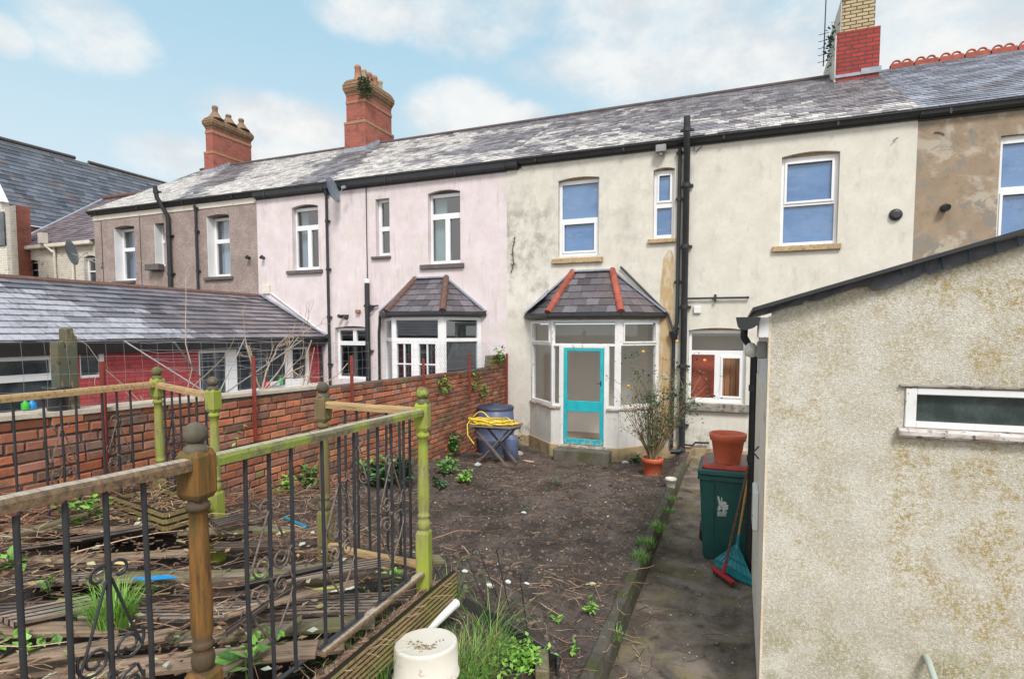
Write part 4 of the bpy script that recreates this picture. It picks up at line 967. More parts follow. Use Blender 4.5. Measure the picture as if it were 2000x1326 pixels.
peb = g.math('MULTIPLY', g.mr(g.vor(55), .10, .06), g.mr(g.noise(9, 3), .50, .60))
c = g.mix(c, (.42,.38,.33), g.math('MULTIPLY', peb, .35))
g.base(c); g.bump(g.math('ADD', g.noise(26, 8, .72), g.math('MULTIPLY', g.noise(90, 3), .4)), 1.0, .04); M['soil'] = g.m
mb = MB(); x0, x1, y0, y1, st_ = -4.95, -.86, .1, 11.85, .03
nx, ny = int((x1-x0)/st_), int((y1-y0)/st_)
vs = [(x0+(x1-x0)*i/nx, y0+(y1-y0)*j/ny, soil(x0+(x1-x0)*i/nx, y0+(y1-y0)*j/ny)) for j in range(ny+1) for i in range(nx+1)]
mb.add(vs, [(j*(nx+1)+i, j*(nx+1)+i+1, (j+1)*(nx+1)+i+1, (j+1)*(nx+1)+i) for j in range(ny) for i in range(nx)], smooth=True)
structure(mb, 'garden_soil', M['soil'])
mb = MB(); mb.add([(-10.1,-1,-.05),(-5.1,-1,-.05),(-5.1,11.85,-.05),(-10.1,11.85,-.05)], [(0,1,2,3)])
structure(mb, 'neighbour_yard', surf('pale_yard', (.33,.30,.27), (.25,.23,.2), 2, []))
# path
g = G('grimy_concrete_path', .92, .25)
c = g.mix((.225,.18,.145), (.085,.068,.055), g.mr(g.noise(2.1, 9, .70, dist=.5), .36, .64))
c = g.mix(c, (.20,.165,.055), g.math('MULTIPLY', g.mr(g.noise(2.3, 7, .68), .50, .66), .5))
c = g.mix(c, (.035,.030,.026), g.math('MULTIPLY', g.mr(g.noise(3.4, 8, .7, dist=.3), .55, .68), .85))
c = g.mix(c, (.27,.235,.20), g.math('MULTIPLY', g.mr(g.noise(11, 7, .75), .58, .70), .6))
g.base(c); g.rough(g.mr(g.noise(4, 5), .4, .65, .95, .55)); g.bump(g.noise(28, 7, .7), .6, .012); M['path'] = g.m
mb = MB(); x0, x1, y0, y1 = -.82, 3.4, .5, 11.82; nx, ny = 60, 150
def pz(x, y): return .012*noise.noise(V((x*1.3,y*1.3,9)))+.004*noise.noise(V((x*6,y*6,3))) - .09*sm(y,9.8,11.2) + .03*sm(x,.02,.16)*sm(6.0-y,0,.5)
vs = [(x0+(x1-x0)*i/nx, y0+(y1-y0)*j/ny, pz(x0+(x1-x0)*i/nx, y0+(y1-y0)*j/ny)) for j in range(ny+1) for i in range(nx+1)]
mb.add(vs, [(j*(nx+1)+i, j*(nx+1)+i+1, (j+1)*(nx+1)+i+1, (j+1)*(nx+1)+i) for j in range(ny) for i in range(nx)], smooth=True)
structure(mb, 'path', M['path'])
M['kerb'] = surf('mossy_kerb', (.115,.100,.080), (.060,.053,.043), 5, [dict(scale=4, c=(.055,.065,.018), lo=.46, hi=.60, k=.85), dict(scale=15, c=(.28,.25,.21), lo=.62, hi=.70, k=.6)], .95, bump=(35,.8,.012))
mb = MB(); n = 60; prof = lambda y: [(-.80+.006*nf(y,1,3),-.05),(-.805+.008*nf(y,2,4),.15),(-.825+.012*nf(y,5,4),.215+.012*nf(y,3,3)),(-.90+.015*nf(y,6,4),.222+.010*nf(y,4,5)),(-.97,.12)]
rows = []
for j in range(n+1): y = 1.5+(10.55-1.5)*j/n; rows.append([(p[0],y,p[1]-(.10*sm(y,9.2,10.5) if p[1] > .1 else 0)) for p in prof(y)])
vs = [p for r in rows for p in r]; m = 5
mb.add(vs, [(j*m+k, j*m+k+1, (j+1)*m+k+1, (j+1)*m+k) for j in range(n) for k in range(m-1)] + [tuple(range(m)), tuple(range(n*m, n*m+m))])
structure(mb, 'kerb', M['kerb'])

# ================================================================ red extension
XE = -10.1; FE = frame(XE, 0, rad(90))
ext = thing('red_outbuilding', 'low red painted brick extension with long grey tiled roof', 'building', (XE, 7, 0))
ez = onX(300,663,-9.86).z; rz = onY(511,580,YF).z; rx = onY(511,580,YF).x
def sheen_ext(x, t):  # wet sheen painted as pale slates, stronger towards the near end
    v = 1.25 - .25*(x-4.0)/1.2 + .55*nf(x*.9, t*6, 1.5, 2) - .55*t
    return max(0, min(1, sm(v, .2, .5)*random.uniform(.75,1.0)))
mb = MB(); slates(mb, FE, 1.0, YF-.02, -.22, ez, XE-rx, rz, .33, .235, sheen_ext, thick=.012); part(mb, 'roof', M['slate_ext'], ext)
mb = MB(); mb.prism([(rx-.15,rz-.04),(rx+.02,rz-.05),(rx+.03,rz+.02),(rx-.05,rz+.075),(rx-.15,rz+.02)], 'y', 1.0, YF-.02); part(mb, 'ridge_tiles', M['brownridge'], ext)
mb = MB(); mb.prism([(XE+.005,ez-.24),(XE+.14,ez-.22),(XE+.22,ez-.12),(XE+.26,ez-.03),(XE+.25,ez-.012),(XE+.2,ez-.03),(XE+.005,ez-.03)], 'y', 1.0, YF-.03); part(mb, 'gutter', M['black'], ext)
mb = MB(); mb.bar((XE+.22,YF-.02,ez+.06),(rx,YF-.02,rz+.08),.03,.17,up=(0,1,0)); part(mb, 'flashing', M['lead'], ext)
ra = rect(FE,-60,690,112,830); ra = (ra[0], ra[1], .75, onF(FE,60,690)[1])
rb = rect(FE,156,682,206,738); rc0, rc1 = onF(FE,388,700)[0], onF(FE,605,700)[0]; rcz = onF(FE,500,677)[1]
mb = MB(FE); mb.wall(1.0, YF-.03, -.2, ez-.04, [(*ra,0),(*rb,0),(rc0,rc1,.1,rcz,0)], .12); part(mb, 'wall', M['paintedbrick'], ext)
L_ = lambda u: onF(FE,u,700)[0]; Z_ = lambda v, u=60: onF(FE,u,v)[1]
def extwin(x0, x1, z0, z1, panes, nm='window'):
    mb = MB(FE); mb.framework(x0, x1, z0, z1, panes, .02, .09); o = part(mb, nm, M['upvc'], ext, bev=.005)
    for p in panes: mb = MB(FE); mb.quad((p[0],.06,p[2]),(p[1],.06,p[2]),(p[1],.06,p[3]),(p[0],.06,p[3])); part(mb, 'pane', M['glass_black'], o)
    return o
extwin(ra[0]+.002, ra[1]-.002, ra[2]+.002, ra[3]-.002, [(ra[0]+.1,L_(99),Z_(731),Z_(704)),(ra[0]+.1,L_(105),ra[2]+.1,Z_(745))])
extwin(rb[0]+.002, rb[1]-.002, rb[2]+.002, rb[3]-.002, [(rb[0]+.03,L_(196),rb[2]+.05,rb[3]-.02)])
extwin(rc0+.002, rc1-.002, .102, rcz-.002, [(L_(392),L_(443),.25,Z_(689,420)),(L_(464),L_(560),Z_(758,510),Z_(681,510)),(L_(573),L_(600),Z_(739,585),Z_(682,585))], 'patio_window')
mb = MB(); x_ = XE+.09
mb.tube([(x_,YF-.12,ez-.15),(x_,YF-.12,.0)], .034, 8); part(mb, 'downpipe', M['black'], ext)

# ================================================================ brick garden wall
XWL = -4.87; FWL = frame(XWL, 0, rad(90))
wt = [(onX(u,v,XWL).y, onX(u,v,XWL).z) for u, v in ((2,818),(168,804),(432,776),(610,758),(924,722),(986,712))]
wtab = [(y, z) for y, z in wt]
def wtop(y): return lerp_tab(wtab, y) if y > wtab[0][0] else wtab[0][1]
gw = thing('garden_wall', 'long weathered red brick garden wall on the left', 'wall', (XWL-.1, 7, 0))
M['brick'] = surf('old_red_brick', (1,1,1), (.74,.74,.74), 9, [dict(scale=4, c=(.09,.065,.055), lo=.52, hi=.68, k=.5), dict(scale=22, c=(.42,.33,.28), lo=.62, hi=.72, k=.5), dict(scale=1.6, c=(.085,.085,.045), lo=.52, hi=.68, k=.6), dict(scale=3, c=(.30,.23,.18), lo=.56, hi=.72, k=.6)], .92, bump=(45,.6,.006), vary=1)
M['mortar'] = surf('dirty_mortar', (.145,.12,.10), (.08,.067,.056), 12, [dict(scale=4, c=(.05,.055,.03), lo=.5, hi=.65, k=.7)], .95, bump=(60,.7,.006))
BRK = [(.60,.195,.10),(.54,.165,.088),(.64,.25,.135),(.47,.15,.085),(.38,.14,.09),(.56,.21,.13),(.26,.13,.10),(.50,.20,.135),(.45,.20,.145)]
mb = MB(FWL); row, bh, joint = .0805, .0645, .017
zrow = -.2; k = 0; yA, yB = .3, YF-.01
while zrow < 1.85:
    y = yA - (random.random()*.05 + (.117 if k % 2 else 0))
    hdr = (k % 5 == 2)
    while y < yB:
        L = .112 if (hdr or random.random() < .05) else .222
        ye = min(y+L*random.uniform(.97,1.03), yB)
        zt_ = wtop((y+ye)/2) - .015
        if zrow + bh*.6 < zt_ and ye-y > .03:
            c = random.choice(BRK); f = random.uniform(.75,1.2)
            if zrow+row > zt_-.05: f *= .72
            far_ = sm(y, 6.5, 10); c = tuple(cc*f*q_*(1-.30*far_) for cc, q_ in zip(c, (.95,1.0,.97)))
            if random.random() < .035: c = (.30*f,.235*f,.10*f)
            d = random.uniform(-.006,.007); tl = random.uniform(-.003,.003); j = lambda: random.uniform(-.0035,.0035)
            z1_ = min(zrow+bh, zt_+.01)
            b_ = .006
            fv = [(y+j(),d,zrow+j()),(ye+j(),d,zrow+tl+j()),(ye+j(),d,z1_+tl+j()),(y+j(),d,z1_+j())]
            iv = [(fv[0][0]+b_,d-.005,fv[0][2]+b_),(fv[1][0]-b_,d-.005,fv[1][2]+b_),(fv[2][0]-b_,d-.005,fv[2][2]-b_),(fv[3][0]+b_,d-.005,fv[3][2]-b_)]
            bv = [(p[0],.03,p[2]) for p in fv]
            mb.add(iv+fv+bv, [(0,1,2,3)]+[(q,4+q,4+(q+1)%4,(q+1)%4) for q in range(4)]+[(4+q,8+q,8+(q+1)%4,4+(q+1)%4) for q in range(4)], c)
        y = ye+joint
    zrow += row; k += 1
part(mb, 'brickwork', M['brick'], gw)
mb = MB(FWL); n = 40
for i in range(n):
    a, b = yA+(yB-yA)*i/n, yA+(yB-yA)*(i+1)/n
    za, zb = wtop(a)-.018, wtop(b)-.018
    mb.add([(a,.006,-.3),(b,.006,-.3),(b,.006,zb),(a,.006,za),(a,.22,-.3),(b,.22,-.3),(b,.22,zb),(a,.22,za)], [(0,1,2,3),(4,5,6,7),(3,2,6,7)])
part(mb, 'mortar_core', M['mortar'], gw)
mb = MB(FWL); yc = onX(640,755,XWL).y
M['coping'] = surf('pale_mortar_coping', (.55,.47,.38), (.40,.34,.27), 6, [dict(scale=7, c=(.22,.19,.14), lo=.52, hi=.68, k=.7)], .95, bump=(30,.5,.01))
n = 60
for i in range(n):
    a, b = yA+(yc-yA)*i/n, yA+(yc-yA)*(i+1)/n; j0, j1 = .006*nf(a,1,4), .006*nf(b,1,4)
    mb.add([(a,-.012+j0,wtop(a)-.016),(b,-.012+j1,wtop(b)-.016),(b,-.008+j1,wtop(b)+.018+j1),(a,-.008+j0,wtop(a)+.018+j0),(a,.24,wtop(a)+.02),(b,.24,wtop(b)+.02)], [(0,1,2,3),(3,2,5,4)])
part(mb, 'coping', M['coping'], gw)
mb = MB(FWL); ya, yb_ = onX(962,700,XWL).y, YF-.02
for i in range(3):
    mb.box(ya+.02*i, yb_, .0+.01*i, .2, wtop(11)-.02+i*.085, wtop(11)+.06+i*.085)
part(mb, 'mossy_pier', surf('mossy_brick', (.16,.075,.05), (.075,.10,.025), 9, [dict(scale=6, c=(.13,.20,.04), lo=.48, hi=.6, k=.9)]), gw, bev=.01)

# ================================================================ posts, netting along the wall
M['redpost'] = surf('rust_red_post', (.24,.045,.035), (.17,.04,.03), 12, [dict(scale=20, c=(.36,.12,.05), lo=.58, hi=.68, k=.8)], .7, bump=(60,.3,.003))
labels = ['rusty red angle post bolted to the wall nearest the photo\'s left edge','rusty orange-red post standing up from the wall before the patio window','short red post on the wall top below the pink house window','red post before the glazed doors of the pink bay','faded red post before the right pane of the pink bay','red post where the brick wall meets the cream house']
for (u, vt, vb), lb in zip(((201,706,918),(496,695,860),(687,694,790),(827,700,765),(917,692,775),(992,690,800)), labels):
    p, q = onX(u,vt,XWL+.03), onX(u,vb,XWL+.03)
    mb = MB(); s_ = .045
    y_ = min(p.y, YF-.06); mb.box(XWL+.012, XWL+.020, y_-s_/2, y_+s_/2, q.z, p.z); mb.box(XWL+.020, XWL+.02+s_, y_-s_/2, y_-s_/2+.008, q.z, p.z)
    single(mb, 'angle_post', M['redpost'], lb, 'fence post', group='rusty red posts along the brick wall')
M['wire'] = surf('galvanised_wire', (.30,.31,.33), (.20,.21,.23), 8, [], .5, .5, bump=None)
mb = MB(); xn = XWL-.03; r = .0013
y = 2.2
while y < 10.9:
    mb.tube([(xn+.01*nf(y,0,2),y,wtop(y)+.02),(xn+.03*nf(y,2,2),y+.01,wtop(y)+.30),(xn,y,wtop(y)+.56)], r, 3, False); y += .15
for k in range(5):
    pts = [(xn+.015*nf(yy,k,3), yy, wtop(yy)+.06+.125*k+.02*nf(yy,k+5,1.3)) for yy in [2.2+.4*i for i in range(22)]]; mb.tube(pts, r, 3, False)
part_net = single(mb, 'wire_netting', M['wire'], 'sagging galvanised wire netting stretched above the brick wall', 'wire netting', (xn,6,1.8))
mb = MB(); y = onX(870,700,XWL).y
while y < 11.2:
    for sgn in (1,-1): mb.tube([(xn-.02,y,wtop(y)+.02),(xn-.02,y+sgn*.42,wtop(y)+.52)], .002, 3, False)
    y += .075
single(mb, 'chain_link_panel', M['wire'], 'diamond chain link panel in front of the pink bay', 'wire netting', (xn,10.8,1.8))
# weathered timber posts on the wall
M['greenpost'] = surf('green_stained_timber', (.075,.10,.075), (.14,.11,.065), 5, [dict(scale=8, c=(.30,.22,.11), lo=.54, hi=.62, k=.9, stretch=(2,2,.5)), dict(scale=14, c=(.03,.035,.03), lo=.55, hi=.66, k=.7)], .9, bump=(40,.5,.006))
Xp = XWL-.12
for (u0, u1, vt, lb) in ((107,128,668,'rotting timber post half hidden, the shorter of a pair on the wall'),(126,147,642,'taller timber post with split green stained top on the wall')):
    a, b = onX(u0,740,Xp), onX(u1,740,Xp); zt = onX((u0+u1)/2,vt,Xp).z
    mb = MB(); mb.prism([(a.y,1.80),(b.y,1.80),(b.y,zt-.06),((a.y+b.y)/2+.02,zt-.05),((a.y+b.y)/2+.01,zt+.01),(a.y,zt)], 'x', Xp-.05, Xp+.05)
    single(mb, 'timber_post', M['greenpost'], lb, 'timber post', bev=.006)
p = onX(113,820,XWL-.10)
mb = MB(); zc_ = wtop(p.y)+.02; mb.lathe([(.065,0),(.085,.16),(.092,.165),(.092,.19),(.08,.19),(.075,.15),(.0,.14)], 20, (XWL-.10,p.y,zc_)); single(mb, 'plant_pot', M['black'], 'black plastic plant pot standing on the wall coping', 'plant pot')
# things on the neighbour's side
M['deadwood'] = surf('bleached_bare_stem', (.46,.36,.27), (.33,.25,.18), 12, [], .9, bump=None)
def branch(mb, p, d, L, r, depth, spread=.5, droop=0):
    pts = [V(p)]; d = V(d).normalized(); n = 4
    for i in range(n):
        d = (d+V((random.gauss(0,.16),random.gauss(0,.16),random.gauss(0,.16)-droop))).normalized(); pts.append(pts[-1]+d*L/n)
    mb.tube(pts, [r*(1-.5*i/n) for i in range(n+1)], 5)
    if depth:
        for _ in range(random.randint(2,3)):
            i = random.randint(1,n); q = (d+V((random.gauss(0,spread),random.gauss(0,spread),random.gauss(.1,spread)))).normalized()
            branch(mb, pts[i], q, L*random.uniform(.5,.75), r*.6, depth-1, spread, droop)
random.seed(3)
mb = MB(); p = onX(512,800,-6.6); p.z = .0
branch(mb, p, (0,0,1), 1.5, .025, 1, .25)
for t in ((.35,.6,.9),(-.2,.55,.8),(.1,-.35,.7),(0,.8,.5)): branch(mb, (p.x,p.y,1.55), t, .75, .016, 3, .55)
single(mb, 'bare_vine', M['deadwood'], 'leafless tangled vine before the extension\'s white framed window', 'shrub', (p.x,p.y,0))
mb = MB(); p = onX(355,830,-6.9); p.z = 0
branch(mb, p, (0,.1,1), 2.0, .014, 1, .35); branch(mb, p, (0,.3,1), 1.7, .010, 2, .5); single(mb, 'bare_sapling', M['deadwood'], 'thin leafless sapling against the red wall', 'shrub', (p.x,p.y,0))
mb = MB(); cx, cy = -7.2, onX(420,700,-7.2).y
mb.tube([(cx,cy,-.05),(cx,cy,1.75)], .022, 8); air = thing('rotary_airer', 'open rotary clothes line standing in the neighbouring yard', 'clothes airer', (cx,cy,0)); part(mb, 'pole', M['greyplastic'], air)
tips = []
for k in range(4):
    a = math.pi/2*k+.5; t = V((cx+1.25*math.cos(a), cy+1.25*math.sin(a), 2.32)); tips.append(t)
    mb = MB(); mb.tube([(cx,cy,1.45), t], .011, 6); part(mb, 'arm', M['greyplastic'], air)
mb = MB(); hub = V((cx,cy,1.45))
for s_ in (1,.85,.7,.55):
    for k in range(4): a, b = hub.lerp(tips[k],s_), hub.lerp(tips[(k+1)%4],s_); mb.tube([a,(a+b)/2-V((0,0,.03)),b], .0025, 4)
part(mb, 'line', M['wire'], air)
for (u, v, cc, hh, lb, nm) in ((522,757,(.65,.03,.10),.16,'red plastic bottle on the patio window ledge',0),(548,752,(.03,.45,.12),.22,'green spray bottle on the patio window ledge',0),(50,800,(.05,.45,.05),.17,'green bottle inside the left extension window ledge',0),(63,798,(.02,.25,.6),.16,'blue bottle inside the left extension window ledge',0)):
    p = onX(u, v, XE+.08); g = G('bottle_plastic', .3, .5); g.base(cc)
    mb = MB(); mb.lathe([(.05,0),(.055,.02),(.055,hh*.55),(.022,hh*.75),(.022,hh*.9),(.028,hh*.9),(.028,hh)], 12, p); single(mb, 'bottle', g.m, lb, 'bottle', p)
mb = MB(FE); a, b = L_(455), L_(612); z_ = Z_(757,530)
mb.box(a, b, -.14, .0, z_-.05, z_-.004); part(mb, 'window_ledge', M['upvc'], ext, bev=.004)
mb = MB(FE); mb.box(ra[0], ra[1], -.14, .0, Z_(800,55)-.05, Z_(800,55)-.004); part(mb, 'window_ledge', M['upvc'], ext, bev=.004)
# pale washing-up clutter on the ledge
g = G('pale_crockery', .3, .5); g.base((.6,.6,.62))
p = onX(535,757,XE+.07); mb = MB()
for k in range(6): mb.lathe([(.03,0),(.075,.015),(.078,.02)], 14, (p.x, p.y-.13+.05*k, p.z+.07), M=Matrix.Rotation(rad(75),4,'X'))
mb.box(p.x-.05,p.x+.05,p.y-.2,p.y+.2,p.z,p.z+.02); single(mb, 'dish_rack', g.m, 'white dish rack of plates between the red and green bottles', 'dish rack', p)

# ================================================================ roughcast garage on the right
YG = 3.73; XG = onY(1500,850,YG).x; FG = frame(0, YG)
gar = thing('roughcast_garage', 'lichen stained roughcast outbuilding with lean-to roof on the right', 'outbuilding', (2, YG+1.2, 0))
e0, e1 = onF(FG,1480,606), onF(FG,2000,456); slope = (e1[1]-e0[1])/(e1[0]-e0[0])
def roofz(x): return e0[1]+(x-e0[0])*slope
XR, YB = 4.3, 6.25
GWn = rect(FG,1766,760,2062,842)
mb = MB(FG)
mb.wall(XG, XR, -.1, 3, [(*GWn,0)], .09, ztop=lambda x: roofz(x)-.03)
part(mb, 'wall', M['roughcast'], gar)
mb = MB(); mb.box(XG-.012, XG+.001, YG-.006, YG+.09, -.1, roofz(XG)-.06); part(mb, 'corner_bead', surf('ochre_edge', (.62,.5,.32), (.68,.64,.55), 6, [dict(scale=5, c=(.25,.16,.08), lo=.55, hi=.68, k=.7)], bump=(50,.6,.01)), gar)
FGL = frame(XG, YG+.09, rad(90))
mb = MB(); mb.box(XG+.01, XG+.06, YG+.092, YB, -.1, roofz(XG)-.1); mb.box(XG+.06, XR, YB-.05, YB, -.1, 2.4); part(mb, 'side_wall', M['oldwhite'], gar)
mb = MB()
y = YG+.15
while y < YB-.15: mb.box(XG-.008, XG+.009, y, y+.13, .05, 2.05); y += .142
sd_ = part(mb, 'side_door', surf('cream_door_boards', (.84,.77,.66), (.76,.67,.56), 4, [dict(scale=8, c=(.2,.13,.08), lo=.58, hi=.68, k=.8)], .7), gar)
mb = MB()
for z_, yy in ((1.05,4.6),(1.05,5.4),(1.5,4.8)): mb.tube([(XG-.01,yy,z_+.05),(XG-.05,yy,z_),(XG-.01,yy,z_-.05)], .006, 5)
part(mb, 'hinge', M['blackiron'], sd_)
mb = MB(); mb.box(XG-.05, XG-.010, 4.55, 4.85, .95, 1.25); part(mb, 'meter_box', M['whiteplastic'], gar, bev=.008)
# roof
mb = MB(); x0_ = e0[0]-.03; t_ = .022
mb.prism([(x0_,roofz(x0_)-.0),(XR,roofz(XR)-.0),(XR,roofz(XR)+t_),(x0_,roofz(x0_)+t_)], 'y', YG-.11, YB+.05); part(mb, 'roof', M['black'], gar)
up_px = [(1478,610),(1559,581),(1697,541),(1802,509),(2000,459),(2300,383)]
lo_px = [(2300,392),(2000,478),(1940,498),(1888,515),(1836,529),(1815,537),(1808,530),(1795,540),(1767,551),(1732,562),(1703,567),(1696,557),(1663,564),(1628,576),(1594,588),(1574,587),(1566,595),(1535,600),(1507,611),(1490,616)]
FG2 = frame(0, YG-.03)
pts = [onF(FG2,u,v) for u,v in up_px+lo_px]
mb = MB(FG2)
vs = [(p[0], -.004+.010*math.sin(i*2.1), p[1]) for i, p in enumerate(pts)]
ups = [onF(FG2,u,v) for u,v in up_px]; los = [onF(FG2,u,v) for u,v in lo_px][::-1]
def topz(x): return lerp_tab([(p[0],p[1]) for p in ups], x)
lx = [p[0] for p in los]
for (xa, za), (xb, zb) in zip(los, los[1:]):
    if xb <= xa: xb = xa+.002
    mb.quad((xa,.012*math.sin(xa*23),za),(xb,.012*math.sin(xb*23),zb),(xb,.0,topz(xb)),(xa,.0,topz(xa)))
part(mb, 'verge_strip', M['darklead'], gar)
g = G('blue_flashing_joint', .5, .4); g.base((.03,.09,.15))
mb = MB(FG2)
for u, v0, v1 in ((1836,500,527),(1888,487,513),(1940,472,496),(1982,462,482),(1802,510,534),(1780,517,530),(1757,525,538)):
    a, b = onF(FG2,u,v0), onF(FG2,u+5,v1); mb.tube([(a[0],-.016,a[1]),(b[0],-.016,b[1])], .0035, 4)
part(mb, 'joint', g.m, gar)
# window in the gable
gx0, gx1, gz0, gz1 = GWn
mb = MB(FG); mb.framework(gx0+.002, gx1-.002, gz0+.002, gz1-.002, [(gx0+.055,gx1-.05,gz0+.035,gz1-.04)], -.012, .05)
gwn = part(mb, 'window', M['oldwhite'], gar, bev=.004)
mb = MB(FG); mb.quad((gx0+.055,.03,gz0+.035),(gx1-.05,.03,gz0+.035),(gx1-.05,.03,gz1-.04),(gx0+.055,.03,gz1-.04)); part(mb, 'pane', M['glass_reed'], gwn)
mb = MB(FG); n = 40; prof = lambda x: [(-.002,-.050),(-.046,-.048+.003*nf(x,1,9)),(-.054+.004*nf(x,2,14),-.036),(-.052+.005*nf(x,3,8),-.014+.004*nf(x,5,11)),(-.040,-.002+.003*nf(x,7,12)),(-.002,.0)]
xs = [gx0-.03+(gx1-gx0+.03)*k/n for k in range(n+1)]
vs = [(x, q[0], gz0+q[1]) for x in xs for q in prof(x)]
mb.add(vs, [(k*6+j,k*6+(j+1)%6,(k+1)*6+(j+1)%6,(k+1)*6+j) for k in range(n) for j in range(6)]+[(0,1,2,3,4,5)])
part(mb, 'rotten_sill', surf('peeling_white_sill', (.64,.61,.58), (.17,.095,.06), 7, [dict(scale=25, c=(.05,.035,.03), lo=.55, hi=.63, k=.9)], .85, stretch=(.5,1,1.6)), gwn)
mb = MB(FG); mb.box(gx0-.03, gx1, -.022, .0, gz1+.002, gz1+.016); part(mb, 'head_board', M['mossysill'], gwn, bev=.003)
mb = MB(); a = onF(FG,1808,1281); mb.tube([(a[0],YG+.05,a[1]),(a[0],YG-.05,a[1]),(a[0]+.02,YG-.16,a[1]-.10),(a[0]+.06,YG-.3,a[1]-.30)], .018, 10); part(mb, 'pipe_stub', surf('grey_green_pipe', (.38,.43,.38), (.30,.34,.30), 5, []), gar)
# gutter, downpipe and lamp on the path side
gx, gz = onF(FG,1461,620); gr_ = .068
mb = MB(); poly = [(gx+gr_*math.cos(a), gz+.0+gr_*1.05*math.sin(a)) for a in [math.pi+math.pi*i/12 for i in range(13)]]
inner = [(gx+(gr_-.006)*math.cos(a), gz+(gr_-.006)*math.sin(a)) for a in [2*math.pi-math.pi*i/12 for i in range(13)]]
mb.prism(poly+inner, 'y', YG-.08, YB); mb.prism(poly, 'y', YG-.085, YG-.079)
part(mb, 'gutter', M['black'], gar)
px_ = onY(1470,800,6.0).x
mb = MB(); mb.tube([(gx,5.95,gz-.05),(gx,5.95,gz-.14),(px_,6.0,gz-.30),(px_,6.0,.06)], .034, 12)
for z_ in (.5,1.2,1.9): mb.tube([(px_,6.0,z_-.03),(px_,6.0,z_+.03)], .043, 12)
part(mb, 'downpipe', M['black'], gar)
mb = MB(); mb.box(XG-.07, XG-.012, YG+.12, YG+.22, onF(FG,1490,702)[1], onF(FG,1490,668)[1]); lampo = part(mb, 'wall_lamp', M['greyplastic'], gar, bev=.006)
p = onY(1467,683,YG+.25)
mb = MB(); mb.lathe([(.015,.045),(.036,.025),(.043,-.01),(.032,-.04),(.008,-.05)], 14, p); part(mb, 'lamp_shade', M['bulb'], lampo)
mb = MB(); a, b = onF(FG,1482,617), onF(FG,1504,660); mb.box(a[0], b[0], YG-.005, YG+.25, b[1], a[1]-.01); part(mb, 'fascia_end', M['oldwhite'], gar, bev=.004)
# ================================================================ deck and railings
random.seed(31)
def wood(name, a, b, dark, stripes=None, green=None, gk=.8, rough=.8, top=None):
    g = G(name, rough, .25)
    st = (1.2, 14, 14)
    c = g.mix(a, b, g.mr(g.noise(3.2, 8, .7, st), .35, .65)); c = g.mix(c, dark, g.math('MULTIPLY', g.mr(g.noise(5, 8, .75, (.8,9,9)), .52, .68), .8))
    h = g.noise(6, 7, .7, (1.5,22,22))
    if green: c = g.mix(c, green, g.math('MULTIPLY', g.mr(g.noise(3.5, 7, .7), .42, .60), gk))
    if stripes:
        wv = g.n('ShaderNodeTexWave'); wv.wave_type = 'BANDS'; wv.bands_direction = stripes[0]; g.l(g.coord(), wv.inputs[0]); wv.inputs['Scale'].default_value = stripes[1]; wv.inputs['Distortion'].default_value = .25
        s_ = g.mr(wv.outputs['Fac'], .05, .4); c = g.mix(tuple(x*.28 for x in dark), c, s_); h = g.math('ADD', g.math('MULTIPLY', h, .3), s_)
    if top:                                              # wet reflection painted pale on upward faces
        ge = g.n('ShaderNodeNewGeometry'); s3 = g.n('ShaderNodeSeparateXYZ'); g.l(ge.outputs['Normal'], s3.inputs[0])
        c = g.mix(c, g.mix(top, tuple(x*.55 for x in top), g.mr(g.noise(4, 8, .75, st), .42, .66)), g.mr(s3.outputs[2], .55, .85))
    g.base(c); g.bump(h, .7, .008); return g.m
def upright(name, a, b, dark, green=None, glo=.4, ghi=.6, gk=.95, rings=None):
    g = G(name, .75, .3); st = (14,14,1.2)
    c = g.mix(a, b, g.mr(g.noise(3.2, 8, .7, st), .35, .65)); c = g.mix(c, dark, g.math('MULTIPLY', g.mr(g.noise(4, 8, .75, (7,7,1)), .5, .68), .8))
    if green:
        c = g.mix(c, green, g.math('MULTIPLY', g.mr(g.noise(5, 7, .7, (1,1,.45)), glo, ghi), gk))
        up = g.n('ShaderNodeNewGeometry'); s3 = g.n('ShaderNodeSeparateXYZ'); g.l(up.outputs['Normal'], s3.inputs[0])
    if rings:                                            # darker bands around the turned beads
        z = g.sep(2); r_ = g.math('ADD', g.math('MULTIPLY', g.mr(z, .255, .27), g.mr(z, .41, .38, 0, 1)), g.math('MULTIPLY', g.mr(z, .83, .85), g.mr(z, .905, .885, 0, 1)))
        c = g.mix(c, rings, g.math('MULTIPLY', r_, .75))
    g.base(c); g.bump(g.noise(6, 7, .7, (22,22,1.5)), .5, .005); return g.m
M['post_brown'] = upright('honey_brown_newel', (.25,.115,.03), (.115,.062,.022), (.03,.024,.018), (.10,.09,.028), .44, .64, .85, (.06,.05,.036))
M['post_dull'] = upright('dull_olive_newel', (.20,.14,.07), (.13,.10,.055), (.05,.045,.035), (.17,.17,.05), .45, .65, .7)
M['post_green'] = upright('algae_green_newel', (.31,.29,.12), (.22,.205,.08), (.10,.09,.045), (.285,.345,.04), .38, .62)
M['post_cap'] = surf('grey_weathered_cap', (.135,.115,.085), (.075,.065,.05), 9, [dict(scale=10, c=(.24,.19,.10), lo=.56, hi=.66, k=.8)], .85, bump=(40,.4,.005))
M['post_capgreen'] = surf('mossy_cap', (.15,.15,.06), (.10,.095,.05), 9, [dict(scale=12, c=(.30,.36,.06), lo=.52, hi=.64, k=.8)], .85, bump=(40,.4,.005))
M['rail'] = wood('weathered_handrail', (.235,.155,.088), (.13,.088,.055), (.05,.038,.03), rough=.42, top=(.46,.39,.31))
M['rail_green'] = wood('mossy_handrail', (.20,.17,.105), (.12,.105,.065), (.045,.042,.03), None, (.26,.33,.05), .75, rough=.45, top=(.44,.40,.29))
